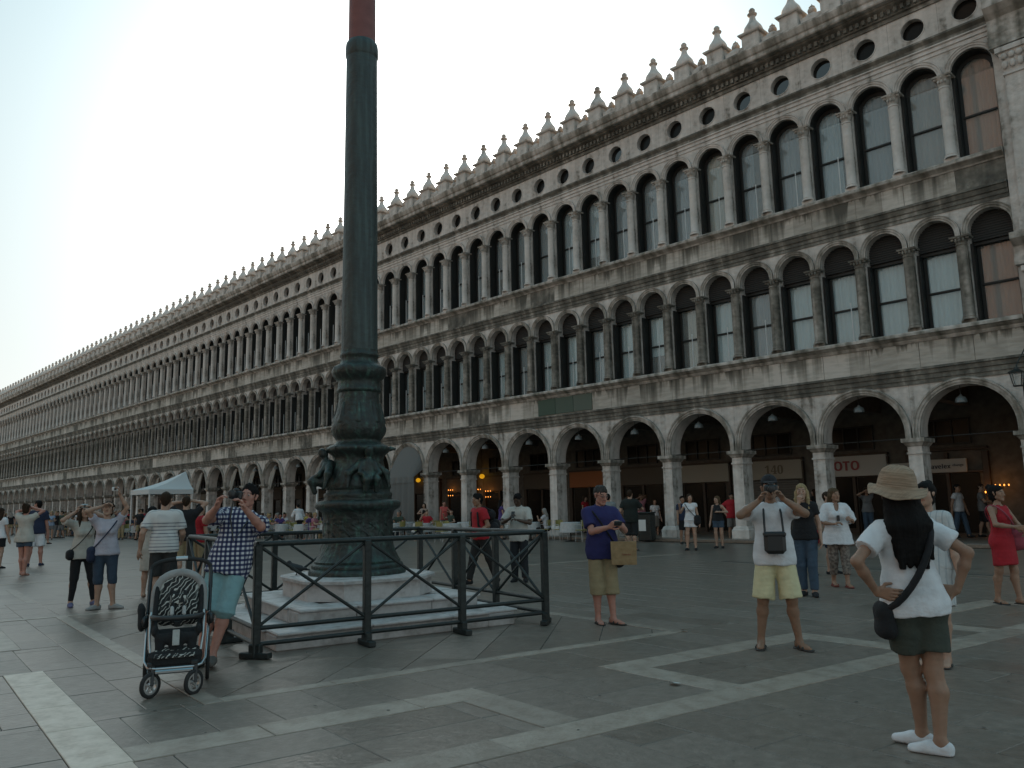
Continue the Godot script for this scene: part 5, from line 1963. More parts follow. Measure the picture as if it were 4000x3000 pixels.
func build_cafe() -> void:
	chair0 = make_chair()
	table0 = make_table()
	chair1 = chair0
	var used0 := false
	var usedt := false
	var words := ["first", "second", "third", "fourth", "fifth", "sixth", "seventh", "eighth", "ninth", "tenth", "eleventh", "twelfth", "thirteenth", "fourteenth", "fifteenth", "sixteenth", "seventeenth", "eighteenth", "nineteenth", "twentieth", "21st", "22nd"]
	# rows of tables in front of the arches, thinning to the right
	var spots := []
	for row in 5:
		for i in 22:
			var x := -21.3 - i * 2.2 - rng.randf_range(0, 0.4) - row * 0.7
			var z := ZF + 1.9 + row * 1.75 + rng.randf_range(-0.25, 0.25)
			if row > 0 and i < row * 3 - 1:
				continue
			if row > 2 and i < 11:
				continue
			if absf(x + 50.0) < 2.6 and absf(z - ZF - 7.3) < 1.6:
				continue
			spots.append([x, z, row, i])
	for s in spots:
		var where := "%s row table, %s from the right" % [["innermost", "second", "third", "fourth", "outermost"][s[2]], words[s[3]]]
		var at := Vector3(s[0], 0, s[1])
		var lab := "round cafe table with a white cloth: " + where
		if not usedt:
			table0.position = at
			table0.set_meta("label", lab)
			usedt = true
		else:
			dup(table0, "cafe_table", at, rng.randf() * 6.0, lab)
		var n := 3 if s[3] % 3 != 0 or s[0] < -40 else 2
		var a0 := rng.randf() * TAU
		for k in n:
			var a := a0 + TAU * k / n + rng.randf_range(-0.25, 0.25)
			var p := at + Vector3(sin(a), 0, cos(a)) * 0.72
			var dirs := ["on the near side", "at the near right", "on the right", "at the far right", "on the far side", "at the far left", "on the left", "at the near left"]
			var cl := "yellow cafe chair %s of the %s" % [dirs[int(round(fposmod(a, TAU) / (TAU / 8.0))) % 8], where]
			var c: Node3D
			if not used0:
				c = chair0
				c.position = p
				c.rotation.y = a + PI
				c.set_meta("label", cl)
				used0 = true
			else:
				c = dup(chair0 if s[0] > -46.0 else chair1, "cafe_chair", p, a + PI, cl)
				if s[0] <= -46.0 and chair1 == chair0:
					# far off the frame shows as one piece
					chair1 = c
					var fm := MB.new()
					for q in [[-1, -1], [1, -1], [-1, 1], [1, 1]]:
						fm.tube([Vector3(0.19 * q[0], 0.004, 0.21 * q[1]), Vector3(0.17 * q[0], 0.45, 0.16 * q[1])], 0.013, 5)
					for ch in c.get_children():
						if String(ch.name).begins_with("leg") or String(ch.name).begins_with("armrest"):
							c.remove_child(ch)
							ch.free()
					obj("frame", fm, mats["chair metal"], c)
			if rng.randf() < (0.78 if s[3] > 7 else (0.12 if s[3] < 3 else 0.4)):
				seats.append([p, a + PI, where])
	# white tents
	tent(Vector3(-50.0, 0, ZF + 7.3), 2.6, 2.7, 2.85, 4.0, "white sloping tent over the cafe left of the flagpole", true)
	tent(Vector3(-33.9, 0, ZF + 4.6), 2.0, 1.7, 2.75, 3.5, "smaller white tent partly hidden behind the flagpole base", false)
	# canvas drop that closes one arch, with its sloping hood
	var ax := arch_x(9)
	var t := thing("canvas_drop", "gray canvas blind closing one arch just right of the flagpole", "awning", Vector3(ax, 0, ZF + 0.06))
	var d := MB.new()
	var seg := 14
	for k in seg:
		var a := PI * k / seg
		var e := PI * (k + 1) / seg
		var p := Vector3(cos(a) * 1.29, 3.45 + sin(a) * 1.29, -0.02)
		var q := Vector3(cos(e) * 1.29, 3.45 + sin(e) * 1.29, -0.02)
		d.quad(p, q, Vector3(q.x, 3.05, 0.55), Vector3(p.x, 3.05, 0.55))
	obj("hood", d, mats["canvas"], t)
	var c := MB.new()
	for i in 24:
		var xa := -1.28 + 2.56 * i / 24.0
		var xb := -1.28 + 2.56 * (i + 1) / 24.0
		var za := 0.55 + 0.04 * sin(i * 1.3)
		var zb := 0.55 + 0.04 * sin((i + 1) * 1.3)
		c.quad(Vector3(xa, 0.1, za), Vector3(xb, 0.1, zb), Vector3(xb, 2.75, zb), Vector3(xa, 2.75, za))
		c.quad(Vector3(xa, 2.75, za + 0.03), Vector3(xb, 2.75, zb + 0.03), Vector3(xb, 3.07, 0.56), Vector3(xa, 3.07, 0.56))
	obj("curtain", c, mats["canvas"], t)
	# white drapes tied back in the cafe arches
	var sw := MB.new()
	for s in [-1.0, 1.0]:
		for i in 14:
			var u0 := i / 14.0
			var u1 := (i + 1) / 14.0
			var f := func(u: float, top: float) -> Vector3:
				var w := lerpf(0.05, 1.2, u)
				return Vector3(s * (1.28 - w * (1.0 - 0.72 * (1.0 - top))), lerpf(2.9, 4.55 - 1.0 * pow(1.0 - u, 2.0), top), -0.25 + 0.05 * sin(u * 25.0))
			for j in 4:
				sw.quad(f.call(u0, j / 4.0), f.call(u1, j / 4.0), f.call(u1, (j + 1) / 4.0), f.call(u0, (j + 1) / 4.0))
	var first: Node3D = null
	var n := 0
	for k in [12, 14, 15, 16, 18, 19, 20, 21, 22, 23]:
		var lab := "white drape tied back in the cafe arch, %s from the flagpole leftwards" % words[n]
		if first == null:
			first = thing("arch_drape", lab, "curtain", Vector3(arch_x(k), 0, ZF), 0.0, "white drapes tied back in the arches")
			obj("drape", sw, mats["drape white"], first)
		else:
			dup(first, "arch_drape", Vector3(arch_x(k), 0, ZF), 0.0, lab)
		n += 1
	# black bin beside a pier
	var bin := thing("litter_bin", "dark square litter bin with a white notice standing by a pier", "bin", Vector3(-18.35, 0, ZF + 1.0), 0.3)
	var bm := MB.new()
	bm.box(Vector3(0, 0.55, 0), Vector3(0.55, 1.0, 0.5), 0.03)
	bm.box(Vector3(0, 1.08, 0), Vector3(0.6, 0.06, 0.55), 0.02)
	obj("body", bm, mats["iron"], bin)
	var no := MB.new()
	no.box(Vector3(-0.08, 0.62, 0.256), Vector3(0.28, 0.42, 0.012), 0.003)
	obj("notice", no, mats["white paint"], bin)

func tent(at: Vector3, w: float, dpt: float, eave: float, peak: float, label: String, closed: bool) -> void:
	var t := thing("white_tent", label, "tent", at, 0.06)
	var r := MB.new()
	var n := 10
	# sides sag between the ridge and the eaves
	var tip0 := Vector3(w * 0.1, peak, -dpt * (0.49 if closed else 0.4))
	for q in [[Vector3(-w * 0.5, eave, dpt * 0.5), Vector3(w * 0.5, eave, dpt * 0.5)], [Vector3(w * 0.5, eave, -dpt * 0.5), Vector3(-w * 0.5, eave, -dpt * 0.5)], [Vector3(w * 0.5, eave, dpt * 0.5), Vector3(w * 0.5, eave, -dpt * 0.5)], [Vector3(-w * 0.5, eave, -dpt * 0.5), Vector3(-w * 0.5, eave, dpt * 0.5)]]:
		for i in n:
			for j in n:
				var pt := func(u: float, v: float) -> Vector3:
					var e: Vector3 = q[0].lerp(q[1], u)
					var p := e.lerp(tip0, v)
					p.y -= 0.35 * sin(v * PI) * (peak - eave) * 0.35
					return p
				var p0: Vector3 = pt.call(i / float(n), j / float(n))
				var p1: Vector3 = pt.call((i + 1) / float(n), j / float(n))
				var p2: Vector3 = pt.call((i + 1) / float(n), (j + 1) / float(n))
				var p3: Vector3 = pt.call(i / float(n), (j + 1) / float(n))
				r.quad(p0, p1, p2, p3, (p1 - p0).cross(p3 - p0).normalized())
		r.quad(q[0], q[1], q[1] - Vector3(0, 0.28, 0), q[0] - Vector3(0, 0.28, 0))
	obj("roof_sheet", r, mats["canvas tent"], t)
	for s in [[-1, -1], [1, -1], [-1, 1], [1, 1]]:
		var p := MB.new()
		p.tube([Vector3(w * 0.485 * s[0], 0, dpt * 0.48 * s[1]), Vector3(w * 0.485 * s[0], eave, dpt * 0.48 * s[1])], 0.045, 8)
		obj("pole", p, mats["white paint"], t)
	if closed:
		var c := MB.new()
		c.box(Vector3(0, 1.1, -dpt * 0.46), Vector3(w * 0.9, 2.1, 0.05))
		obj("back_wall", c, cloth(0.05, 0.045, 0.045), t)

var seats := []


# ---------------------------------------------------------------- people
func ik(a: Vector3, t: Vector3, l1: float, l2: float, hint: Vector3) -> Array:
	var d := t - a
	var ln := clampf(d.length(), 0.08, (l1 + l2) * 0.999)
	d = d.normalized()
	var x := (l1 * l1 - l2 * l2 + ln * ln) / (2.0 * ln)
	var y := sqrt(maxf(0.0, l1 * l1 - x * x))
	var h := (hint - d * hint.dot(d)).normalized()
	return [a + d * x + h * y, a + d * ln]

const SKIN := {"fair": [0.40, 0.245, 0.175], "tan": [0.30, 0.17, 0.11], "olive": [0.26, 0.145, 0.09], "dark": [0.075, 0.04, 0.026], "red": [0.42, 0.2, 0.15]}

# a hand: palm, four jointed fingers, thumb from the side of the palm
func hand(f: Field, w: Vector3, dir: Vector3, palm: Vector3, side: float, curl: float) -> void:
	var z := dir.normalized()
	var y := (palm - z * palm.dot(z)).normalized()
	var x := y.cross(z) * side
	var k := 0.008
	var lens := [0.072, 0.082, 0.076, 0.058]
	for i in 4:
		var o := (i - 1.5) * 0.0195
		var kn := w + z * (0.088 - absf(o) * 0.18) + x * o * 1.05
		f.cap(w + x * o * 0.55 + z * 0.006, kn, 0.0145, 0.0125, 0.012, Vector3.ONE)
		var a := curl * 0.75
		var d1 := z * cos(a) + y * sin(a)
		var p1: Vector3 = kn + d1 * lens[i] * 0.5
		var d2 := z * cos(a * 2.2) + y * sin(a * 2.2)
		var p2: Vector3 = p1 + d2 * lens[i] * 0.32
		var d3 := z * cos(a * 3.1) + y * sin(a * 3.1)
		f.cap(kn, p1, 0.0095, 0.0085, k * 0.6)
		f.cap(p1, p2, 0.0085, 0.0078, k * 0.5)
		f.cap(p2, p2 + d3 * lens[i] * 0.22, 0.0078, 0.0068, k * 0.5)
	var tb := w + z * 0.026 - x * 0.026
	var t1 := tb + (z * 0.6 - x * 0.75 + y * 0.35).normalized() * 0.042
	f.cap(w + z * 0.02 - x * 0.01, tb, 0.015, 0.014, 0.012)
	f.cap(tb, t1, 0.0125, 0.0105, k)
	f.cap(t1, t1 + (z * 0.85 - x * 0.2 + y * (0.3 + curl * 0.5)).normalized() * 0.034, 0.0105, 0.0085, k)

func person(q: Dictionary) -> Node3D:
	var fem: bool = q.get("sex", "m") == "f"
	var cell: float = q.get("cell", 0.02)
	var hc: float = q.get("hcell", cell)
	var at: Vector3 = q.at
	var root := thing("person", q.label, "person", at, 0.0, q.get("group", ""))
	var yaw: float = deg_to_rad(q.get("turn", 0.0))
	if q.get("cam", true):
		yaw += atan2(-at.x, -at.z)
	root.rotation.y = yaw
	root.scale = Vector3.ONE * (q.get("h", 1.72) / 1.72)
	var skc: Array = SKIN[q.get("skin", "fair")]
	var skin := Color(skc[0], skc[1], skc[2])
	var pel: Vector3 = q.get("pelvis", Vector3(0, 0.925, 0))
	var ln: Vector3 = q.get("lean", Vector3.ZERO) * (PI / 180.0)
	var B := Basis.from_euler(Vector3(ln.x, ln.y, ln.z))
	var up := func(x: float, y: float, z: float) -> Vector3: return pel + B * (Vector3(x, y - 0.925, z))
	var sw := 0.155 if fem else 0.178
	var girth: float = q.get("girth", 1.0)
	var neck0: Vector3 = up.call(0, 1.43, -0.02)
	var HB := B * Basis.from_euler(Vector3(deg_to_rad(q.get("nod", 0.0)), deg_to_rad(q.get("look", 0.0)), deg_to_rad(q.get("tilt", 0.0))))
	var hcn: Vector3 = up.call(0, 1.52, -0.01) + HB * Vector3(0, 0.088, 0.012)
	var hp := func(x: float, y: float, z: float) -> Vector3: return hcn + HB * Vector3(x, y, z)
	# --- limbs
	var arms := []
	for s in 2:
		var sg := 1.0 if s == 0 else -1.0
		var sh: Vector3 = up.call(sw * sg, 1.385, -0.01)
		var d: Dictionary = q.get(["armL", "armR"][s], {})
		var tgt: Vector3 = d.get("t", Vector3(0.25 * sg, 0.86, 0.06))
		if d.has("t") and d.get("mir", false):
			tgt.x *= -1.0
		var e := ik(sh, tgt, 0.285, 0.25, d.get("e", Vector3(0.5 * sg, -0.3, -1.0)))
		arms.append([sh, e[0], e[1], d])
	var legs := []
	for s in 2:
		var sg := 1.0 if s == 0 else -1.0
		var hip: Vector3 = pel + Basis(Vector3.UP, ln.y * 0.3) * Vector3(0.088 * sg, -0.02, 0)
		var d: Dictionary = q.get(["legL", "legR"][s], {})
		var ank: Vector3 = d.get("t", Vector3(0.10 * sg, 0.08, -0.03))
		var e := ik(hip, ank, 0.42, 0.405, d.get("k", Vector3(0.1 * sg, 0, 1)))
		var td := Vector3(sin(deg_to_rad(d.get("toe", 12.0 * sg))), 0, cos(deg_to_rad(d.get("toe", 12.0 * sg))))
		legs.append([hip, e[0], e[1], td, d.get("heel", 0.0)])
	# --- body
	var lo := Vector3(9, 9, 9)
	var hi := Vector3(-9, -9, -9)
	for p in [hcn + Vector3.UP * 0.13, hcn - Vector3(0.12, 0, 0.12), hcn + Vector3(0.12, 0, 0.14), arms[0][0], arms[0][1], arms[0][2], arms[1][0], arms[1][1], arms[1][2], legs[0][0], legs[0][1], legs[0][2], legs[1][0], legs[1][1], legs[1][2], legs[0][2] + legs[0][3] * 0.16, legs[1][2] + legs[1][3] * 0.16, pel]:
		lo = Vector3(minf(lo.x, p.x), minf(lo.y, p.y), minf(lo.z, p.z))
		hi = Vector3(maxf(hi.x, p.x), maxf(hi.y, p.y), maxf(hi.z, p.z))
	lo -= Vector3(0.2, 0.0, 0.2)
	hi += Vector3(0.2, 0.06, 0.2)
	lo.y = minf(lo.y, 0.0) - 0.04
	var hips := 0.122 if fem else 0.115
	var wst := (0.118 if fem else 0.135) * girth
	var chs := (0.142 if fem else 0.165) * girth
	var torso := func(f: Field, g: float) -> void:
		f.cap(pel + Vector3(-0.07, -0.03, -0.01), pel + Vector3(0.07, -0.03, -0.01), hips * sqrt(girth) + g, hips * sqrt(girth) + g, 0.03, Vector3(1, 1, 1.12))
		f.cap(up.call(0, 0.98, 0.0), up.call(0, 1.13, 0.005), wst + 0.012 + g, wst + g, 0.04, Vector3(0.92, 1, 1.3 / girth))
		f.cap(up.call(0, 1.13, 0.005), up.call(0, 1.30, -0.005), wst + g, chs + g, 0.04, Vector3(0.95, 1, 1.38 / sqrt(girth)))
		f.cap(up.call(-sw + 0.035, 1.375, -0.012), up.call(sw - 0.035, 1.375, -0.012), 0.068 + g, 0.068 + g, 0.05)
		if fem:
			for s in [-1.0, 1.0]:
				f.cap(up.call(0.062 * s, 1.255, 0.07), up.call(0.058 * s, 1.25, 0.085), 0.062 + g, 0.055 + g, 0.04)
	var body := Field.new(lo, hi, cell)
	torso.call(body, -0.012)
	body.cap(neck0 - B * Vector3(0, 0.03, 0), up.call(0, 1.52, -0.005), 0.062 if not fem else 0.052, 0.052 if not fem else 0.045, 0.04)
	var muscle := 1.0 if not fem else 0.86
	for a in arms:
		var sh: Vector3 = a[0]
		var el: Vector3 = a[1]
		var wr: Vector3 = a[2]
		body.cap(sh, el, 0.053 * muscle, 0.040 * muscle, 0.03)
		body.cap(el, el.lerp(wr, 0.35), 0.040 * muscle, 0.041 * muscle, 0.02)
		body.cap(el.lerp(wr, 0.35), wr, 0.041 * muscle, 0.027 * muscle, 0.02)
		if cell > 0.0168:
			var d: Vector3 = a[3].get("f", (wr - el)).normalized()
			body.cap(wr, wr + d * 0.09, 0.032, 0.034, 0.02)
			body.cap(wr + d * 0.09, wr + d * 0.15 + a[3].get("p", Vector3(0, -0.3, 0.2)).normalized() * 0.02, 0.03, 0.018, 0.02)
	for l in legs:
		var hip: Vector3 = l[0]
		var kn: Vector3 = l[1]
		var an: Vector3 = l[2]
		body.cap(hip, kn, 0.088 * sqrt(girth), 0.054, 0.03)
		var calf := kn.lerp(an, 0.3) + (kn - hip).normalized().cross((an - kn).normalized()).cross((an - kn).normalized()) * 0.0 - Vector3(l[3].x, 0, l[3].z) * 0.018
		body.cap(kn, calf, 0.053, 0.056, 0.03)
		body.cap(calf, an, 0.056, 0.034, 0.03)
		body.cap(an, an + Vector3(0, -0.04, 0) - l[3] * 0.035, 0.036, 0.034, 0.02)
		body.cap(an + Vector3(0, -0.035, 0), an + Vector3(0, -0.058, 0) + l[3] * 0.10, 0.038, 0.03, 0.02)
		body.cap(an + Vector3(0, -0.058, 0) + l[3] * 0.09, an + Vector3(0, -0.062, 0) + l[3] * 0.155, 0.03, 0.02, 0.02, Vector3(0.7, 1, 1))
	var head := func(f: Field) -> void:
		f.cap(hp.call(0, 0.035, -0.03), hp.call(0, 0.03, 0.012), 0.078, 0.072, 0.02, HSQ)
		f.cap(hp.call(0, -0.03, 0.03), hp.call(0, -0.082, 0.055), 0.058, 0.030, 0.03)
		for s in [-1.0, 1.0]:
			f.cap(hp.call(0.034 * s, -0.022, 0.05), hp.call(0.028 * s, -0.06, 0.05), 0.03, 0.024, 0.02)
			f.cap(hp.call(0.05 * s, -0.06, 0.01), hp.call(0.02 * s, -0.094, 0.062), 0.02, 0.016, 0.025)
			f.cap(hp.call(0.073 * s, -0.022, -0.004), hp.call(0.080 * s, 0.018, -0.014), 0.010, 0.014, 0.006)
			f.cap(hp.call(0.031 * s, 0.006, 0.078), hp.call(0.033 * s, 0.006, 0.08), 0.0115, 0.0115, 0.006)
		f.cap(hp.call(-0.03, 0.026, 0.070), hp.call(0.03, 0.026, 0.070), 0.016, 0.016, 0.012)
		f.cap(hp.call(0, 0.012, 0.082), hp.call(0, -0.030, 0.104), 0.009, 0.0135, 0.008)
		f.cap(hp.call(-0.012, -0.034, 0.09), hp.call(0.012, -0.034, 0.09), 0.009, 0.009, 0.006)
		f.cap(hp.call(-0.015, -0.060, 0.084), hp.call(0.015, -0.060, 0.084), 0.009, 0.009, 0.006)
		f.cap(hp.call(0, -0.094, 0.066), hp.call(0, -0.096, 0.068), 0.019, 0.019, 0.012)
		f.cap(up.call(0, 1.45, -0.015), hp.call(0, -0.05, -0.01), 0.056 if not fem else 0.047, 0.050 if not fem else 0.043, 0.02)
	var brow: Color = Color(0.03, 0.02, 0.015)
	var HI := HB.inverse()
	var shade := func(p: Vector3) -> Color:
		var u: Vector3 = HI * (p - hcn)
		if u.z > 0.05 and absf(u.x) < 0.06 and u.y > -0.1 and u.y < 0.06:
			var ex := absf(u.x) - 0.032
			var e2 := ex * ex + pow((u.y - 0.006) * 1.7, 2)
			if e2 < 0.000035:
				return Color(0.02, 0.015, 0.012)
			if e2 < 0.00016:
				return Color(0.30, 0.26, 0.24) if hc < 0.007 else skin * 0.5
			if absf(ex) < 0.018 and absf(u.y - 0.030 + absf(ex) * 0.15) < 0.0055:
				return brow
			if absf(u.x) < 0.024 and absf(u.y + 0.060) < 0.008:
				return Color(skin.r * 0.85, skin.g * 0.6, skin.b * 0.6)
		return skin
	var bm := MB.new()
	bm.colored = true
	bm.col = skin
	if hc >= cell * 0.99:
		head.call(body)
		body.nets(bm, shade)
	else:
		body.nets(bm)
		var hf := Field.new(hcn - Vector3(0.14, 0.17, 0.14), hcn + Vector3(0.14, 0.15, 0.16), hc)
		head.call(hf)
		hf.nets(bm, shade)
	if cell <= 0.0168:
		for s in 2:
			var a: Array = arms[s]
			var wr: Vector3 = a[2]
			var fd: Vector3 = a[3].get("f", wr - a[1])
			var hf := Field.new(wr - Vector3.ONE * 0.2, wr + Vector3.ONE * 0.2, q.get("handcell", 0.006))
			hand(hf, wr, fd, a[3].get("p", Vector3(-0.9 if s == 0 else 0.9, -0.1, 0.35)), 1.0 if s == 0 else -1.0, a[3].get("curl", 0.45))
			hf.cap(wr.lerp(a[1], 0.25), wr, 0.030 * muscle, 0.026 * muscle, 0.015)
			hf.nets(bm)
	obj("body", bm, mats["skin"], root)
	var gc := maxf(cell, 0.011)
	var fold: FastNoiseLite = wind
	# --- legwear
	if q.has("bottom"):
		var d: Dictionary = q.bottom
		var f := Field.new(lo, Vector3(hi.x, pel.y + 0.22, hi.z), gc)
		var kind: String = d.get("t", "pants")
		var hem: float = d.get("hem", 0.08)
		var g := 0.012
		f.cap(pel + Vector3(-0.07, -0.03, -0.01), pel + Vector3(0.07, -0.03, -0.01), hips * sqrt(girth) + g, hips * sqrt(girth) + g, 0.03, Vector3(1, 1, 1.12))
		f.cap(up.call(0, 0.98, 0.0), up.call(0, 1.05, 0.005), wst + 0.012 + g, wst + g + 0.006, 0.04, Vector3(0.92, 1, 1.3 / girth))
		if kind == "skirt":
			var mid: Vector3 = (legs[0][1] + legs[1][1]) * 0.5
			var fl: float = d.get("flare", 0.2)
			var end := pel.lerp(Vector3(mid.x, hem, mid.z), 1.0)
			f.cap(pel + Vector3(0, 0.0, 0), end, hips + 0.055, fl, 0.03, Vector3(1, 1, 1.25), 1)
		else:
			var wd: float = d.get("wide", 0.012)
			for l in legs:
				var hip: Vector3 = l[0]
				var kn: Vector3 = l[1]
				var an: Vector3 = l[2]
				if hem > kn.y - 0.02 and not q.get("sitting", false):
					var tt := clampf((hip.y - hem) / maxf(hip.y - kn.y, 0.05), 0.1, 1.0)
					f.cap(hip, hip.lerp(kn, tt), 0.088 * sqrt(girth) + g, lerpf(0.088, 0.056, tt) + g + wd, 0.025, Vector3.ONE, 1)
				else:
					f.cap(hip, kn, 0.088 * sqrt(girth) + g, 0.058 + g + wd * 0.6, 0.025, Vector3.ONE)
					var tt := clampf((kn.y - hem) / maxf(kn.y - an.y, 0.05), 0.05, 1.0)
					f.cap(kn, kn.lerp(an, tt), 0.056 + g + wd * 0.6, lerpf(0.056, 0.036, tt) + g + wd, 0.025, Vector3.ONE, 1)
		f.clip(up.call(0, d.get("top", 1.0), 0), B * Vector3.UP)
		var mb := MB.new()
		f.nets(mb, null, fold, 0.012)
		obj({"pants": "trousers", "shorts": "shorts", "skirt": "skirt"}[kind], mb, d.m, root)
	# --- shirt, top or dress
	if q.has("top"):
		var d: Dictionary = q.top
		var g: float = d.get("loose", 0.012)
		var f := Field.new(Vector3(lo.x, pel.y - 0.55 if d.get("hem", 0.88) < 0.7 else pel.y - 0.28, lo.z), Vector3(hi.x, hi.y, hi.z), gc)
		torso.call(f, g)
		var hem: float = d.get("hem", 0.88)
		var fl: float = d.get("flare", 0.0)
		if hem < 0.93:
			var ms := (hips + 0.045) * sqrt(girth)
			f.cap(up.call(0, 1.02, 0), up.call(0, hem, 0.0), wst + 0.03 + g, ms + g + fl, 0.04, Vector3(0.92, 1, 1.28), 1)
			f.clip(up.call(0, hem, 0), B * Vector3.DOWN)
		else:
			f.clip(up.call(0, hem, 0), B * Vector3.DOWN)
		var sl: float = d.get("sleeve", 0.5)
		var sr: float = d.get("sleeve_r", 0.018)
		for a in arms:
			if sl > 0.02:
				var sh: Vector3 = a[0]
				var el: Vector3 = a[1]
				var wr: Vector3 = a[2]
				if sl <= 1.0:
					f.cap(sh, sh.lerp(el, sl), 0.056 * muscle + g, lerpf(0.053, 0.042, sl) * muscle + sr, 0.035, Vector3.ONE, 1)
				else:
					f.cap(sh, el, 0.056 * muscle + g, 0.042 * muscle + sr, 0.035)
					f.cap(el, el.lerp(wr, sl - 1.0), 0.042 * muscle + sr, 0.036 * muscle + sr, 0.03, Vector3.ONE, 1)
		if sl <= 0.02:
			# straps only: the shoulders are cut away
			for s in [-1.0, 1.0]:
				f.cap(up.call(sw * s * 1.05, 1.34, 0), up.call(sw * s * 1.05, 1.5, 0), 0.075, 0.085, 0.01, Vector3.ONE, 0, true)
		var nk: float = d.get("neck", 0.066)
		f.cap(up.call(0, 1.44, -0.01), up.call(0, 1.56, 0.0), nk, nk + 0.03, 0.01, Vector3.ONE, 0, true)
		if d.has("vee"):
			f.cap(up.call(0, 1.42, 0.06), up.call(0, 1.42 - d.vee, 0.14), 0.05, 0.012, 0.01, Vector3.ONE, 0, true)
		var mb := MB.new()
		f.nets(mb, null, fold, d.get("folds", 0.013))
		obj(d.get("name", "shirt"), mb, d.m, root)
		if d.get("collar", false):
			var cf := Field.new(neck0 - Vector3(0.14, 0.06, 0.14), neck0 + Vector3(0.14, 0.14, 0.14), 0.007)
			for s in [-1.0, 1.0]:
				cf.cap(up.call(0.0, 1.49, -0.075), up.call(0.066 * s, 1.475, -0.01), 0.014, 0.014, 0.01)
				cf.cap(up.call(0.066 * s, 1.475, -0.01), up.call(0.03 * s, 1.43, 0.075), 0.015, 0.018, 0.01)
			var cm := MB.new()
			cf.nets(cm)
			obj("collar", cm, d.m, root)
	# --- shoes
	if q.has("shoes"):
		var d: Dictionary = q.shoes
		for l in legs:
			var an: Vector3 = l[2]
			var td: Vector3 = l[3]
			var f := Field.new(an - Vector3(0.24, 0.14, 0.24), an + Vector3(0.24, 0.08, 0.24), maxf(0.006, cell * 0.6))
			if d.t == "shoe":
				f.cap(an + Vector3(0, -0.042, 0) - td * 0.034, an + Vector3(0, -0.047, 0) + td * 0.06, 0.043, 0.042, 0.02)
				f.cap(an + Vector3(0, -0.047, 0) + td * 0.06, an + Vector3(0, -0.06, 0) + td * 0.16, 0.042, 0.026, 0.02, Vector3(0.85, 1, 1))
				f.cap(an - td * 0.034 + Vector3(0, -0.068, 0), an + td * 0.155 + Vector3(0, -0.068, 0), 0.038, 0.030, 0.01, Vector3(1, 1.6, 1))
			else:
				f.cap(an - td * 0.04 + Vector3(0, -0.085, 0), an + td * 0.15 + Vector3(0, -0.085, 0), 0.046, 0.048, 0.01)
				f.cap(an - td * 0.02 + Vector3(0, -0.078, 0), an + td * 0.16 + Vector3(0, -0.078, 0), 0.04, 0.042, 0.01)
				f.clip(an + Vector3(0, -0.066, 0), Vector3.UP)
				var sd := td.cross(Vector3.UP)
				for z in ([0.09] if d.t == "flip" else [0.03, 0.10]):
					f.cap(an + td * z + sd * 0.048 + Vector3(0, -0.06, 0), an + td * z + Vector3(0, -0.015 - z * 0.25, 0), 0.011, 0.011, 0.01)
					f.cap(an + td * z - sd * 0.048 + Vector3(0, -0.06, 0), an + td * z + Vector3(0, -0.015 - z * 0.25, 0), 0.011, 0.011, 0.01)
				if d.t == "sandal":
					f.cap(an - td * 0.055 + Vector3(0, -0.02, 0), an - td * 0.055 + Vector3(0, -0.08, 0), 0.02, 0.02, 0.01)
			f.clip(Vector3(0, 0.004, 0), Vector3.DOWN)
			var mb := MB.new()
			f.nets(mb)
			obj("shoe" if d.t == "shoe" else "sandal", mb, d.m, root)
	# --- hair
	if q.has("hair"):
		var d: Dictionary = q.hair
		var f := Field.new(hcn - Vector3(0.2, 0.48 if d.t in ["long", "mid"] else 0.18, 0.24), hcn + Vector3(0.2, 0.2, 0.17), maxf(0.008, hc))
		f.cap(hp.call(0, 0.042, -0.034), hp.call(0, 0.044, 0.008), 0.085, 0.077, 0.02, HSQ)
		if d.t != "short":
			f.cap(hp.call(0, 0.03, -0.04), hp.call(0, -0.05, -0.045), 0.086, 0.075, 0.03, HSQ)
		else:
			f.cap(hp.call(0, 0.0, -0.05), hp.call(0, -0.04, -0.045), 0.065, 0.055, 0.03, HSQ)
		f.cap(hp.call(0, -0.075, 0.125), hp.call(0, 0.0, 0.13), 0.098, 0.082, 0.01, Vector3.ONE, 0, true)
		if d.t == "short":
			f.cap(hp.call(-0.1, -0.075, 0.035), hp.call(0.1, -0.075, 0.035), 0.05, 0.05, 0.01, Vector3.ONE, 0, true)
			f.cap(hp.call(0, 0.105, 0.02), hp.call(0, 0.10, 0.05), 0.03, 0.028, 0.03)
		if d.t == "fringe":
			f.cap(hp.call(-0.05, 0.075, 0.07), hp.call(-0.045, 0.045, 0.086), 0.018, 0.012, 0.02)
			f.cap(hp.call(0.05, 0.075, 0.07), hp.call(0.045, 0.045, 0.086), 0.018, 0.012, 0.02)
			f.cap(hp.call(0, 0.08, 0.08), hp.call(0, 0.048, 0.096), 0.02, 0.013, 0.03)
		if d.t in ["long", "mid"]:
			var dl: float = d.get("len", 0.3)
			for s in [-1.0, -0.5, 0.0, 0.5, 1.0]:
				var vol: float = d.get("vol", 1.0)
				var back := up.call(0.075 * s * vol, 1.40, -0.115 + absf(s) * 0.03) as Vector3
				f.cap(hp.call(0.066 * s, -0.02, -0.065 + 0.03 * absf(s)), back, 0.045 * vol, 0.045 * vol, 0.03)
				if dl > 0.2:
					f.cap(back, up.call(0.085 * s * vol, 1.40 - (dl - 0.17) + 0.05 * absf(s) + 0.03 * sin(s * 5.0), -0.13 + absf(s) * 0.02), 0.045 * vol, 0.016, 0.03)
			if d.get("front", false):
				for s in [-1.0, 1.0]:
					f.cap(hp.call(0.075 * s, 0.0, 0.01), hp.call(0.085 * s, -0.12, 0.03), 0.024, 0.028, 0.02)
					f.cap(hp.call(0.085 * s, -0.12, 0.03), up.call(0.10 * s, 1.34, 0.07), 0.028, 0.018, 0.02)
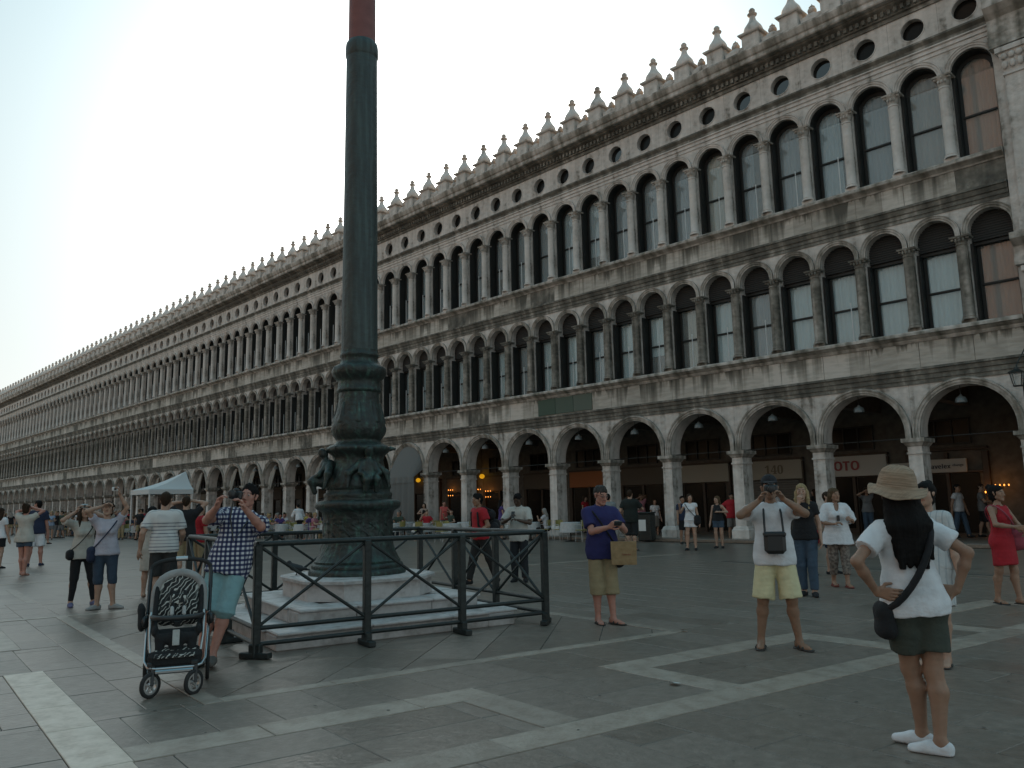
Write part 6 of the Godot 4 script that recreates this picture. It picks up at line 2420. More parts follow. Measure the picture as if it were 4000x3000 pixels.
		if d.t == "bun":
			f.cap(hp.call(0, 0.09, -0.10), hp.call(0, 0.10, -0.11), 0.045, 0.042, 0.02)
		if d.t == "curly":
			for k in 26:
				var v := Vector3(rng.randf_range(-1, 1), rng.randf_range(-0.7, 1), rng.randf_range(-1, 0.35)).normalized()
				f.cap(hp.call(v.x * 0.1, 0.03 + v.y * 0.1, -0.03 + v.z * 0.1), hp.call(v.x * 0.115, 0.03 + v.y * 0.115, -0.03 + v.z * 0.115), 0.034, 0.03, 0.01)
		var mb := MB.new()
		f.nets(mb, null, tousle, 0.011)
		obj("hair", mb, mats["hair %d" % d.c], root)
	if q.has("cap"):
		var f := Field.new(hcn - Vector3(0.2, 0.1, 0.2), hcn + Vector3(0.2, 0.2, 0.28), maxf(0.008, hc))
		f.cap(hp.call(0, 0.06, -0.03), hp.call(0, 0.062, 0.008), 0.092, 0.088, 0.02, HSQ)
		f.clip(hp.call(0, 0.055, 0), HB * Vector3(0, -1, -0.1).normalized())
		f.cap(hp.call(0, 0.058, 0.08), hp.call(0, 0.045, 0.165), 0.075, 0.05, 0.01, Vector3(1, 9, 1))
		var mb := MB.new()
		f.nets(mb)
		obj("cap", mb, q.cap, root)
	root.set_meta("joints", null)
	root.remove_meta("joints")
	var J := {"head": hcn, "HB": HB, "B": B, "up": up, "arms": arms, "legs": legs, "pel": pel}
	joints[root] = J
	return root

var tousle := FastNoiseLite.new()
const HSQ := Vector3(1.08, 1.0, 0.98)
var joints := {}

# a strap that lies over one shoulder and runs down to the opposite hip, with a bag on its end
func shoulder_bag(p: Node3D, from_side: float, size: Vector3, m: Material, drop := 0.0, width := 0.02) -> void:
	var up: Callable = joints[p].up
	var pts := []
	for k in 13:
		var u := k / 12.0
		var a := u * PI * 2.0
		var x := cos(u * PI) * from_side
		pts.append(up.call(x * (0.15 + 0.065 * u), lerpf(1.435, 0.93 - drop, (1.0 - cos(u * PI)) * 0.5), 0.165 * sin(u * PI)))
	var st := MB.new()
	st.tube(pts, width * 0.55, 6)
	var pb := []
	for k in 13:
		var u := k / 12.0
		var x := cos(u * PI) * from_side
		pb.append(up.call(x * (0.15 + 0.065 * u), lerpf(1.435, 0.93 - drop, (1.0 - cos(u * PI)) * 0.5), -0.175 * sin(u * PI)))
	st.tube(pb, width * 0.55, 6)
	obj("bag_strap", st, m, p)
	var f := Field.new(up.call(-from_side * 0.2, 0.86 - drop, 0.02) - Vector3(0.22, 0.22, 0.22), up.call(-from_side * 0.2, 0.86 - drop, 0.02) + Vector3(0.22, 0.22, 0.22), 0.012)
	var c: Vector3 = up.call(-from_side * 0.205, 0.86 - drop, 0.03)
	f.cap(c + Vector3(0, size.y * 0.3, -size.z * 0.35), c + Vector3(0, size.y * 0.3, size.z * 0.35), size.x, size.x, 0.03)
	f.cap(c + Vector3(0, -size.y * 0.3, -size.z * 0.35), c + Vector3(0, -size.y * 0.3, size.z * 0.35), size.x, size.x, 0.03)
	f.cap(c + Vector3(0, size.y * 0.3, 0), c + Vector3(0, -size.y * 0.3, 0), size.x * 1.1, size.x * 1.15, 0.04, Vector3(1, 1, 0.6))
	var mb := MB.new()
	f.nets(mb, null, wind, 0.008)
	var o := obj("bag", mb, m, p)

# a held camera is a thing of its own
func camera_at(p: Node3D, local: Vector3, turn: Basis, label: String, big := true, m: Material = null) -> void:
	var t := thing("camera", label, "camera")
	t.transform = p.transform * Transform3D(turn, local)
	t.scale = Vector3.ONE
	if m == null:
		m = mats["black plastic"]
	var b := MB.new()
	if big:
		b.box(Vector3(0, 0, 0), Vector3(0.135, 0.085, 0.06), 0.014)
		b.box(Vector3(0, 0.05, 0), Vector3(0.06, 0.035, 0.05), 0.012)
	else:
		b.box(Vector3.ZERO, Vector3(0.10, 0.06, 0.026), 0.008)
	obj("camera_body", b, m, t)
	var l := MB.new()
	if big:
		l.lathe([Vector2(0.0, 0.115), Vector2(0.028, 0.115), Vector2(0.036, 0.11), Vector2(0.037, 0.07), Vector2(0.034, 0.07), Vector2(0.034, 0.03)], 20, Vector3.ZERO, Basis(Vector3.RIGHT, PI * 0.5))
	else:
		l.lathe([Vector2(0.0, 0.03), Vector2(0.018, 0.03), Vector2(0.02, 0.01)], 14, Vector3.ZERO, Basis(Vector3.RIGHT, PI * 0.5))
	obj("lens", l, mats["black plastic"], t)


# ---------------------------------------------------------------- the people in the square
func build_people() -> void:
	tousle.seed = 8
	tousle.frequency = 26.0
	tousle.fractal_octaves = 2
	wind.seed = 5
	wind.frequency = 6.0
	wind.fractal_octaves = 3
	wind.noise_type = FastNoiseLite.TYPE_SIMPLEX_SMOOTH
	var white := cloth(0.68, 0.68, 0.70)
	var cream := cloth(0.46, 0.43, 0.38)
	var black := cloth(0.012, 0.012, 0.014)
	var navy := cloth(0.02, 0.028, 0.06)
	var denim := cloth(0.05, 0.08, 0.12)
	var khaki := cloth(0.30, 0.24, 0.14)
	var red := cloth(0.36, 0.015, 0.025)
	var dark_sandal := mat("dark leather", lin(0.022, 0.017, 0.014), 0.6)
	var A := {"cell": 0.014, "hcell": 0.006}

	# woman in the straw hat, back to us, hands on hips
	var p := person({"label": "woman in a straw hat seen from behind, hands on hips, in olive shorts", "at": Vector3(-1.85, 0, -5.13), "turn": 203.0, "sex": "f", "h": 1.60, "cell": 0.0115, "hcell": 0.006, "handcell": 0.005, "skin": "tan", "girth": 1.06, "lean": Vector3(2, 8, -4), "nod": -6, "look": 10,
		"armL": {"t": Vector3(0.25, 0.985, -0.035), "e": Vector3(1, 0.15, -0.45), "f": Vector3(-0.7, -0.1, -0.6), "p": Vector3(-0.8, 0, 0.5), "curl": 0.35},
		"armR": {"t": Vector3(-0.26, 0.99, -0.03), "e": Vector3(-1, 0.3, -0.5), "f": Vector3(0.75, -0.1, 0.5), "p": Vector3(0.8, 0, -0.4), "curl": 0.35},
		"legL": {"t": Vector3(-0.01, 0.08, 0.10), "toe": 50.0}, "legR": {"t": Vector3(-0.04, 0.08, -0.08), "toe": 60.0},
		"top": {"m": white, "sleeve": 0.62, "sleeve_r": 0.034, "hem": 0.83, "loose": 0.014, "flare": 0.005, "folds": 0.02}, "bottom": {"t": "shorts", "hem": 0.61, "m": cloth(0.05, 0.058, 0.046), "wide": 0.03}, "shoes": {"t": "shoe", "m": white}, "hair": {"t": "long", "c": 0, "len": 0.46, "vol": 1.25}})
	shoulder_bag(p, -1.0, Vector3(0.05, 0.19, 0.07), black, 0.04, 0.04)
	straw_hat(p)

	# behind her, a woman in a striped sundress
	person({"label": "woman in a thinly striped white sundress, mostly hidden behind the straw hat woman", "at": Vector3(-2.62, 0, -7.76), "turn": -20.0, "sex": "f", "h": 1.60, "cell": 0.016, "skin": "fair", "legL": {"t": Vector3(0.06, 0.08, 0.02)}, "legR": {"t": Vector3(-0.09, 0.08, 0.06)},
		"top": {"m": mats["thin stripe"], "sleeve": 0.45, "hem": 0.9}, "bottom": {"t": "skirt", "hem": 0.56, "m": mats["thin stripe"], "flare": 0.2}, "shoes": {"t": "flip", "m": dark_sandal}, "hair": {"t": "bun", "c": 0}})

	# man in yellow shorts taking a photograph
	p = person({"label": "man in black cap, white shirt and pale yellow shorts raising a camera to his face", "at": Vector3(-4.06, 0, -7.6), "turn": 4.0, "h": 1.70, "cell": 0.014, "hcell": 0.006, "skin": "olive", "girth": 0.97, "nod": -4,
		"armL": {"t": Vector3(0.105, 1.50, 0.22), "e": Vector3(1.0, -0.75, 0.1), "f": Vector3(-0.5, 0.75, 0.2), "p": Vector3(-0.7, 0.1, 0.4), "curl": 0.9},
		"armR": {"t": Vector3(-0.12, 1.49, 0.20), "e": Vector3(-1.0, -0.75, 0.1), "f": Vector3(0.5, 0.75, 0.2), "p": Vector3(0.7, 0.1, 0.4), "curl": 0.9},
		"legL": {"t": Vector3(0.185, 0.08, 0.0), "toe": 30.0}, "legR": {"t": Vector3(-0.185, 0.08, -0.02), "toe": -8.0},
		"top": {"m": white, "sleeve": 0.5, "sleeve_r": 0.032, "hem": 0.83, "loose": 0.02, "flare": 0.01, "folds": 0.018}, "bottom": {"t": "shorts", "hem": 0.50, "m": cloth(0.66, 0.60, 0.37), "wide": 0.045}, "shoes": {"t": "sandal", "m": dark_sandal}, "hair": {"t": "short", "c": 0}, "cap": cloth(0.015, 0.016, 0.02)})
	camera_at(p, Vector3(0, 1.60, 0.17), Basis.IDENTITY, "black camera held to the face of the man in yellow shorts")
	var tb := MB.new()
	tb.box(Vector3(0.0, 1.06, 0.21), Vector3(0.21, 0.21, 0.11), 0.035)
	tb.box(Vector3(0.0, 1.15, 0.212), Vector3(0.22, 0.05, 0.118), 0.015)
	obj("camera_case", tb, mats["black plastic"], p)
	var nst := MB.new()
	for s in [-1.0, 1.0]:
		nst.tube([Vector3(0.075 * s, 1.44, 0.02), Vector3(0.085 * s, 1.36, 0.13), Vector3(0.09 * s, 1.16, 0.20)], 0.011, 6)
	obj("neck_strap", nst, mats["black plastic"], p)

	# blonde woman, hand at her mouth
	person({"label": "long haired blonde woman in black top and jeans, one hand at her mouth", "at": Vector3(-5.83, 0, -11.91), "turn": -6.0, "sex": "f", "h": 1.70, "cell": 0.0165, "hcell": 0.0075, "skin": "fair", "look": 4,
		"armR": {"t": Vector3(-0.03, 1.44, 0.16), "e": Vector3(-0.5, -1, 0.2), "f": Vector3(0.15, 0.9, 0.1), "p": Vector3(0.3, 0, -0.9), "curl": 0.9}, "armL": {"t": Vector3(0.24, 0.87, 0.05)},
		"legL": {"t": Vector3(0.09, 0.08, 0.04), "toe": 14.0}, "legR": {"t": Vector3(-0.07, 0.08, -0.06)},
		"top": {"m": black, "sleeve": 0.5, "hem": 0.86, "loose": 0.016}, "bottom": {"t": "pants", "hem": 0.10, "m": denim}, "shoes": {"t": "shoe", "m": black}, "hair": {"t": "long", "c": 3, "len": 0.3, "front": true}})
	# woman in the white blouse walking
	p = person({"label": "short haired woman in a loose white blouse and printed trousers, walking", "at": Vector3(-6.0, 0, -13.44), "turn": 14.0, "sex": "f", "h": 1.64, "cell": 0.0165, "hcell": 0.0075, "skin": "tan", "look": 22, "girth": 1.05,
		"armL": {"t": Vector3(0.19, 1.18, 0.20), "e": Vector3(0.6, -1, -0.3), "curl": 0.8}, "armR": {"t": Vector3(-0.10, 1.10, 0.22), "e": Vector3(-0.7, -0.8, -0.2), "f": Vector3(0.8, 0.3, 0.4), "curl": 0.7},
		"legL": {"t": Vector3(0.08, 0.09, 0.14), "toe": 6.0}, "legR": {"t": Vector3(-0.09, 0.10, -0.12), "toe": 0.0},
		"top": {"m": white, "sleeve": 1.0, "sleeve_r": 0.05, "hem": 0.74, "loose": 0.03, "flare": 0.06, "folds": 0.022, "vee": 0.12, "name": "blouse"}, "bottom": {"t": "pants", "hem": 0.22, "m": mats["printed"]}, "shoes": {"t": "sandal", "m": mat("red leather", lin(0.16, 0.03, 0.02), 0.6)}, "hair": {"t": "mid", "c": 2, "len": 0.1}})
	var sg := MB.new()
	sg.box(Vector3(0.0, 1.20, 0.165), Vector3(0.05, 0.10, 0.02), 0.008)
	obj("sunglasses", sg, mats["black plastic"], p)
	# the bare shouldered person behind her
	person({"label": "bare shouldered person in a tan top close behind the woman in the white blouse", "at": Vector3(-7.1, 0, -15.6), "turn": 60.0, "h": 1.60, "cell": 0.019, "skin": "fair", "armL": {"t": Vector3(0.28, 1.0, 0.12), "e": Vector3(1, -0.4, -0.5)}, "top": {"m": cloth(0.30, 0.22, 0.16), "sleeve": 0.0, "hem": 0.88}, "bottom": {"t": "shorts", "hem": 0.55, "m": navy}, "shoes": {"t": "shoe", "m": black}, "hair": {"t": "short", "c": 1}})
	p = person({"label": "person with curly black hair, white shirt and a red bag behind the blonde woman", "at": Vector3(-7.35, 0, -15.1), "turn": 20.0, "sex": "f", "h": 1.48, "cell": 0.019, "skin": "dark", "top": {"m": white, "sleeve": 0.4, "hem": 0.9}, "bottom": {"t": "shorts", "hem": 0.5, "m": denim}, "shoes": {"t": "shoe", "m": black}, "hair": {"t": "curly", "c": 0}})
	shoulder_bag(p, -1.0, Vector3(0.09, 0.16, 0.1), red, 0.0)
	# woman in red at the right edge
	p = person({"label": "woman in a red sleeveless dress carrying a pink bag at the right edge", "at": Vector3(-3.30, 0, -12.54), "turn": 55.0, "sex": "f", "h": 1.60, "cell": 0.0165, "hcell": 0.0075, "skin": "tan", "girth": 1.06, "look": 10,
		"armR": {"t": Vector3(-0.1, 1.12, 0.3), "e": Vector3(-1, -0.6, -0.3)}, "armL": {"t": Vector3(0.14, 1.05, 0.26), "e": Vector3(1, -0.5, -0.4)},
		"legL": {"t": Vector3(0.08, 0.08, 0.12)}, "legR": {"t": Vector3(-0.09, 0.08, -0.1)},
		"top": {"m": red, "sleeve": 0.0, "hem": 0.96, "neck": 0.085, "name": "dress_top"}, "bottom": {"t": "skirt", "hem": 0.56, "m": red, "flare": 0.19}, "shoes": {"t": "flip", "m": dark_sandal}, "hair": {"t": "bun", "c": 0}})
	shoulder_bag(p, -1.0, Vector3(0.10, 0.2, 0.16), cloth(0.32, 0.07, 0.10), -0.08)

	# man in the navy polo with the paper carrier
	p = person({"label": "gray haired man in navy polo shirt and khaki cropped trousers holding a camera", "at": Vector3(-6.5, 0, -7.81), "turn": 22.0, "h": 1.69, "cell": 0.014, "hcell": 0.006, "skin": "red", "girth": 1.04, "nod": 14, "look": 12,
		"armL": {"t": Vector3(0.12, 1.22, 0.33), "e": Vector3(0.8, -1, -0.2), "f": Vector3(-0.35, 0.25, 0.6), "p": Vector3(-0.8, 0.1, -0.3), "curl": 0.8},
		"armR": {"t": Vector3(-0.02, 1.21, 0.33), "e": Vector3(-0.8, -1, -0.3), "f": Vector3(0.25, 0.3, 0.6), "p": Vector3(0.8, 0.1, -0.3), "curl": 0.8},
		"legL": {"t": Vector3(0.10, 0.08, 0.06), "toe": 25.0}, "legR": {"t": Vector3(-0.07, 0.08, -0.03), "toe": -4.0},
		"top": {"m": cloth(0.022, 0.022, 0.10), "sleeve": 0.72, "sleeve_r": 0.03, "hem": 0.80, "loose": 0.02, "collar": true, "folds": 0.018}, "bottom": {"t": "pants", "hem": 0.37, "m": khaki, "wide": 0.035}, "shoes": {"t": "sandal", "m": dark_sandal}, "hair": {"t": "short", "c": 5}})
	camera_at(p, Vector3(0.05, 1.255, 0.44), Basis.from_euler(Vector3(-0.4, PI, 0)), "small dark camera held at chest height by the man in the navy polo", false)
	var gls := MB.new()
	var jh: Vector3 = joints[p].head
	var jb: Basis = joints[p].HB
	for s in [-1.0, 1.0]:
		gls.tube([jh + jb * Vector3(0.014 * s, 0.008, 0.102), jh + jb * Vector3(0.033 * s, 0.020, 0.102), jh + jb * Vector3(0.054 * s, 0.008, 0.094), jh + jb * Vector3(0.035 * s, -0.012, 0.10), jh + jb * Vector3(0.014 * s, 0.0, 0.102)], 0.0028, 5)
		gls.tube([jh + jb * Vector3(0.054 * s, 0.008, 0.094), jh + jb * Vector3(0.082 * s, 0.012, 0.0)], 0.0025, 5)
	obj("spectacles", gls, mats["black plastic"], p)
	shoulder_bag(p, -1.0, Vector3(0.07, 0.20, 0.10), black, 0.03, 0.02)
	# brown paper carrier hanging from his arm
	var bag := thing("paper_carrier", "brown paper carrier bag with a small red print hanging from the polo man's forearm", "bag")
	bag.transform = p.transform * Transform3D(Basis(Vector3.UP, -0.35), Vector3(0.17, 0.89, 0.30))
	bag.scale = Vector3.ONE
	var bx := MB.new()
	bx.stack([[-0.145, 0.15, 0.045], [-0.14, 0.152, 0.047], [0.13, 0.156, 0.05], [0.135, 0.155, 0.049]])
	obj("carrier", bx, mats["paper bag"], bag)
	letters("Venezia", Vector3(0.03, -0.02, 0.052), 0.02, mat("carrier print", lin(0.24, 0.05, 0.03), 0.7), bag, "Droid Serif", false, 0.002)
	var hd := MB.new()
	for s in [-1.0, 1.0]:
		hd.tube([Vector3(-0.06, 0.13, 0.045 * s), Vector3(-0.045, 0.24, 0.01 * s), Vector3(-0.06, 0.30, 0), Vector3(0.0, 0.25, 0.01 * s), Vector3(0.06, 0.13, 0.045 * s)], 0.004, 5)
	obj("handle", hd, cloth(0.2, 0.17, 0.12), bag)

	# man in white looking at his phone behind the barrier
	p = person({"label": "man in an untucked white shirt looking down at a phone behind the barrier", "at": Vector3(-11.25, 0, -11.01), "turn": -14.0, "h": 1.70, "cell": 0.0165, "hcell": 0.0075, "skin": "dark", "nod": 24, "look": -6,
		"armL": {"t": Vector3(0.06, 1.20, 0.26), "e": Vector3(1, -0.9, -0.2), "f": Vector3(-0.8, 0.3, 0.3), "curl": 0.8}, "armR": {"t": Vector3(-0.10, 1.24, 0.27), "e": Vector3(-1, -0.9, -0.2), "f": Vector3(0.5, 0.6, 0.3), "curl": 0.8},
		"legL": {"t": Vector3(0.12, 0.08, 0.03), "toe": 18.0}, "legR": {"t": Vector3(-0.10, 0.08, -0.02), "toe": -10.0},
		"top": {"m": cloth(0.47, 0.45, 0.41), "sleeve": 0.85, "sleeve_r": 0.035, "hem": 0.78, "loose": 0.014, "collar": true, "folds": 0.02}, "bottom": {"t": "pants", "hem": 0.07, "m": cloth(0.016, 0.018, 0.022), "wide": 0.02}, "shoes": {"t": "shoe", "m": black}, "hair": {"t": "short", "c": 0}})
	var ph := thing("phone", "dark phone held in both hands by the man in the white shirt", "phone")
	ph.transform = p.transform * Transform3D(Basis(Vector3.RIGHT, -0.5), Vector3(-0.03, 1.31, 0.33))
	ph.scale = Vector3.ONE
	var pb := MB.new()
	pb.box(Vector3.ZERO, Vector3(0.07, 0.14, 0.009), 0.003)
	obj("case", pb, mats["black plastic"], ph)
	var ps := MB.new()
	ps.box(Vector3(0, 0, -0.006), Vector3(0.062, 0.12, 0.002))
	obj("screen", ps, mats["glass dark"], ph)

	# man in red with a backpack, walking left
	p = person({"label": "man in a red shirt with a black backpack walking left beyond the barrier", "at": Vector3(-11.42, 0, -10.16), "turn": -62.0, "h": 1.70, "cell": 0.0165, "hcell": 0.0075, "skin": "olive", "lean": Vector3(5, 0, 0),
		"armL": {"t": Vector3(0.22, 0.98, 0.18), "e": Vector3(0.5, -0.3, -1)}, "armR": {"t": Vector3(-0.22, 1.0, 0.12)},
		"legL": {"t": Vector3(0.09, 0.10, -0.30), "k": Vector3(0.1, 0, 1)}, "legR": {"t": Vector3(-0.09, 0.08, 0.22), "k": Vector3(0, 0, 1)},
		"top": {"m": red, "sleeve": 0.6, "sleeve_r": 0.03, "hem": 0.86, "loose": 0.018}, "bottom": {"t": "pants", "hem": 0.07, "m": cloth(0.018, 0.017, 0.016), "wide": 0.02}, "shoes": {"t": "shoe", "m": black}, "hair": {"t": "short", "c": 0}})
	var bpk := Field.new(Vector3(-0.25, 0.85, -0.5), Vector3(0.25, 1.55, -0.02), 0.014)
	bpk.cap(Vector3(-0.08, 1.05, -0.22), Vector3(0.08, 1.05, -0.22), 0.13, 0.13, 0.05)
	bpk.cap(Vector3(-0.07, 1.32, -0.18), Vector3(0.07, 1.32, -0.18), 0.11, 0.11, 0.05)
	bpk.cap(Vector3(0, 1.0, -0.33), Vector3(0, 1.15, -0.33), 0.09, 0.09, 0.04)
	var bpm := MB.new()
	bpk.nets(bpm, null, wind, 0.01)
	for s in [-1.0, 1.0]:
		bpm.tube([Vector3(0.12 * s, 1.40, -0.16), Vector3(0.125 * s, 1.47, -0.02), Vector3(0.13 * s, 1.36, 0.13), Vector3(0.14 * s, 1.12, 0.12), Vector3(0.16 * s, 1.0, -0.1)], 0.022, 6)
	tag(obj("backpack", bpm, black, null), "large black backpack worn by the man in the red shirt", "backpack")
	get_node("backpack").transform = p.transform

	# man in the checked shirt leaning on the barrier with a camera
	p = person({"label": "man in a checked shirt and turquoise shorts leaning on the barrier with a camera", "at": Vector3(-7.84, 0, -3.50), "turn": -14.0, "h": 1.78, "cell": 0.014, "hcell": 0.006, "skin": "red", "girth": 1.02, "lean": Vector3(-8, 6, -15), "pelvis": Vector3(0.05, 0.91, -0.06), "look": -14, "nod": 4, "tilt": 6,
		"armL": {"t": Vector3(0.27, 1.44, 0.26), "e": Vector3(0.8, -1.0, 0.05), "f": Vector3(-0.35, 0.75, 0.15), "p": Vector3(-0.8, 0.0, 0.3), "curl": 0.7},
		"armR": {"t": Vector3(0.02, 1.47, 0.30), "e": Vector3(-1.0, -0.75, 0.1), "f": Vector3(0.3, 0.8, 0.2), "p": Vector3(0.8, 0.1, 0.3), "curl": 0.8},
		"legL": {"t": Vector3(-0.02, 0.08, 0.16), "k": Vector3(0.5, 0, 1), "toe": 10.0}, "legR": {"t": Vector3(-0.14, 0.08, 0.10), "toe": -12.0},
		"top": {"m": mats["gingham"], "sleeve": 0.72, "sleeve_r": 0.04, "hem": 0.82, "loose": 0.018, "flare": 0.0, "collar": true, "folds": 0.02}, "bottom": {"t": "shorts", "hem": 0.47, "m": cloth(0.22, 0.37, 0.39), "wide": 0.04}, "shoes": {"t": "shoe", "m": cloth(0.10, 0.09, 0.08)}, "hair": {"t": "short", "c": 0}})
	camera_at(p, joints[p].head + joints[p].HB * Vector3(-0.055, -0.015, 0.19), joints[p].HB, "black camera held up by the man in the checked shirt")
	var cs := MB.new()
	var hh: Vector3 = joints[p].head
	var u2: Callable = joints[p].up
	cs.tube([hh + Vector3(-0.1, -0.02, 0.19), u2.call(-0.09, 1.35, 0.19), u2.call(0.01, 1.14, 0.20), u2.call(0.06, 1.30, 0.18), u2.call(0.075, 1.44, 0.05)], 0.008, 6)
	obj("camera_strap", cs, mats["black plastic"], p)

	# two young women with raised arms
	p = person({"label": "young woman in a cream cardigan and black leggings holding a small camera overhead", "at": Vector3(-14.4, 0, -4.09), "turn": 12.0, "sex": "f", "h": 1.62, "cell": 0.0165, "hcell": 0.0075, "skin": "fair", "nod": -8,
		"armR": {"t": Vector3(-0.17, 1.62, 0.16), "e": Vector3(-1, -0.5, 0.1), "f": Vector3(0.3, 0.8, 0.2), "curl": 0.8}, "armL": {"t": Vector3(0.05, 1.62, 0.2), "e": Vector3(1, -0.4, 0.2), "f": Vector3(-0.3, 0.7, 0.2), "curl": 0.8},
		"legL": {"t": Vector3(0.20, 0.08, 0.02), "toe": 8.0}, "legR": {"t": Vector3(-0.15, 0.08, 0.0), "toe": -8.0},
		"top": {"m": cream, "sleeve": 0.9, "sleeve_r": 0.03, "hem": 0.80, "loose": 0.018, "flare": 0.02, "name": "cardigan"}, "bottom": {"t": "pants", "hem": 0.10, "m": black, "wide": -0.006}, "shoes": {"t": "shoe", "m": cloth(0.12, 0.12, 0.22)}, "hair": {"t": "long", "c": 1, "len": 0.24, "front": true}})
	camera_at(p, Vector3(-0.06, 1.71, 0.20), Basis.IDENTITY, "small silver camera held overhead by the woman in the cream cardigan", false, mats["steel"])
	shoulder_bag(p, 1.0, Vector3(0.05, 0.1, 0.08), black, -0.02, 0.014)
	p = person({"label": "young woman in a pale lilac shirt and blue cropped trousers with one arm stretched up", "at": Vector3(-13.66, 0, -4.21), "turn": -4.0, "sex": "f", "h": 1.66, "cell": 0.0165, "hcell": 0.0075, "skin": "fair", "nod": -10, "look": -8,
		"armR": {"t": Vector3(-0.06, 1.66, 0.10), "e": Vector3(-1, -0.35, 0.2), "f": Vector3(0.8, 0.3, 0.1), "curl": 0.7}, "armL": {"t": Vector3(0.17, 1.84, 0.12), "e": Vector3(1, 0, 0.1), "f": Vector3(-0.2, 0.9, 0.2), "curl": 0.6},
		"legL": {"t": Vector3(0.15, 0.08, 0.04), "toe": 60.0}, "legR": {"t": Vector3(-0.09, 0.08, 0.0), "toe": -50.0},
		"top": {"m": cloth(0.44, 0.42, 0.48), "sleeve": 0.55, "sleeve_r": 0.03, "hem": 0.86, "loose": 0.018}, "bottom": {"t": "pants", "hem": 0.40, "m": cloth(0.035, 0.055, 0.085), "wide": 0.004}, "shoes": {"t": "shoe", "m": cloth(0.3, 0.29, 0.28)}, "hair": {"t": "fringe", "c": 1}})
	shoulder_bag(p, 1.0, Vector3(0.06, 0.2, 0.08), navy, -0.02, 0.02)
	camera_at(p, Vector3(0.10, 1.93, 0.15), Basis.IDENTITY, "white phone held high by the woman in the lilac shirt", false, mats["white paint"])

	# group at the left edge
	p = person({"label": "woman in a cream blouse and denim shorts with both hands raised to her face", "at": Vector3(-22.9, 0, -5.15), "turn": 150.0, "sex": "f", "h": 1.76, "cell": 0.017, "skin": "red", "armL": {"t": Vector3(0.08, 1.60, 0.16), "e": Vector3(1, 0.0, 0.2)}, "armR": {"t": Vector3(-0.10, 1.62, 0.14), "e": Vector3(-1, 0.0, 0.2)}, "legL": {"t": Vector3(0.05, 0.08, 0.05)}, "legR": {"t": Vector3(-0.05, 0.08, -0.02)},
		"top": {"m": cream, "sleeve": 0.5, "sleeve_r": 0.04, "hem": 0.80, "loose": 0.025, "flare": 0.03}, "bottom": {"t": "shorts", "hem": 0.70, "m": denim, "wide": 0.02}, "hair": {"t": "bun", "c": 1}})
	person({"label": "man in a navy shirt and white shorts standing beyond the woman in the cream blouse", "at": Vector3(-26.9, 0, -6.35), "turn": 170.0, "h": 1.90, "cell": 0.018, "skin": "red", "look": 60, "legL": {"t": Vector3(0.16, 0.08, 0.0)}, "legR": {"t": Vector3(-0.14, 0.08, 0.0)}, "top": {"m": navy, "sleeve": 0.6, "sleeve_r": 0.03, "hem": 0.84, "loose": 0.02}, "bottom": {"t": "shorts", "hem": 0.52, "m": white, "wide": 0.04}, "shoes": {"t": "shoe", "m": navy}, "hair": {"t": "short", "c": 0}})
	person({"label": "person in a white shirt and dark skirt cut by the left edge", "at": Vector3(-26.6, 0, -5.35), "turn": 140.0, "sex": "f", "h": 1.70, "cell": 0.018, "skin": "fair", "top": {"m": white, "sleeve": 0.5, "hem": 0.86}, "bottom": {"t": "skirt", "hem": 0.62, "m": black, "flare": 0.18}, "shoes": {"t": "shoe", "m": black}, "hair": {"t": "mid", "c": 1, "len": 0.15}})

	# behind the pushchair
	person({"label": "brown haired man in a white shirt with navy stripes, seen from behind by the barrier", "at": Vector3(-12.7, 0, -4.75), "turn": 168.0, "h": 1.78, "cell": 0.015, "skin": "fair", "legL": {"t": Vector3(0.12, 0.08, 0.0)}, "legR": {"t": Vector3(-0.10, 0.08, 0.0)}, "armL": {"t": Vector3(0.33, 0.90, 0.0)}, "armR": {"t": Vector3(-0.2, 1.0, 0.25)},
		"top": {"m": mats["striped jersey"], "sleeve": 0.75, "sleeve_r": 0.03, "hem": 0.84, "loose": 0.022}, "bottom": {"t": "shorts", "hem": 0.5, "m": cloth(0.03, 0.03, 0.03), "wide": 0.03}, "shoes": {"t": "shoe", "m": black}, "hair": {"t": "short", "c": 1}})
	person({"label": "person in black with hands behind the head, beside the man in stripes", "at": Vector3(-16.9, 0, -6.75), "turn": 165.0, "h": 1.80, "cell": 0.018, "skin": "fair", "armL": {"t": Vector3(0.12, 1.62, 0.06), "e": Vector3(1, 0.1, 0.2)}, "armR": {"t": Vector3(-0.12, 1.63, 0.06), "e": Vector3(-1, 0.1, 0.2)}, "top": {"m": black, "sleeve": 0.6, "hem": 0.84, "loose": 0.02}, "bottom": {"t": "shorts", "hem": 0.5, "m": khaki}, "shoes": {"t": "shoe", "m": black}, "hair": {"t": "short", "c": 1}})
	person({"label": "person in red half hidden between the striped and the checked shirts", "at": Vector3(-17.6, 0, -7.35), "turn": 120.0, "h": 1.64, "cell": 0.02, "skin": "fair", "top": {"m": red, "sleeve": 0.6, "hem": 0.84}, "bottom": {"t": "shorts", "hem": 0.5, "m": khaki}, "shoes": {"t": "shoe", "m": black}, "hair": {"t": "short", "c": 0}})
	person({"label": "dark haired woman in a pale top just left of the striped shirt man's head", "at": Vector3(-14.9, 0, -5.35), "turn": 160.0, "sex": "f", "h": 1.58, "cell": 0.02, "skin": "fair", "top": {"m": cream, "sleeve": 0.3, "hem": 0.86}, "bottom": {"t": "skirt", "hem": 0.5, "m": cream, "flare": 0.2}, "hair": {"t": "long", "c": 0, "len": 0.25}})

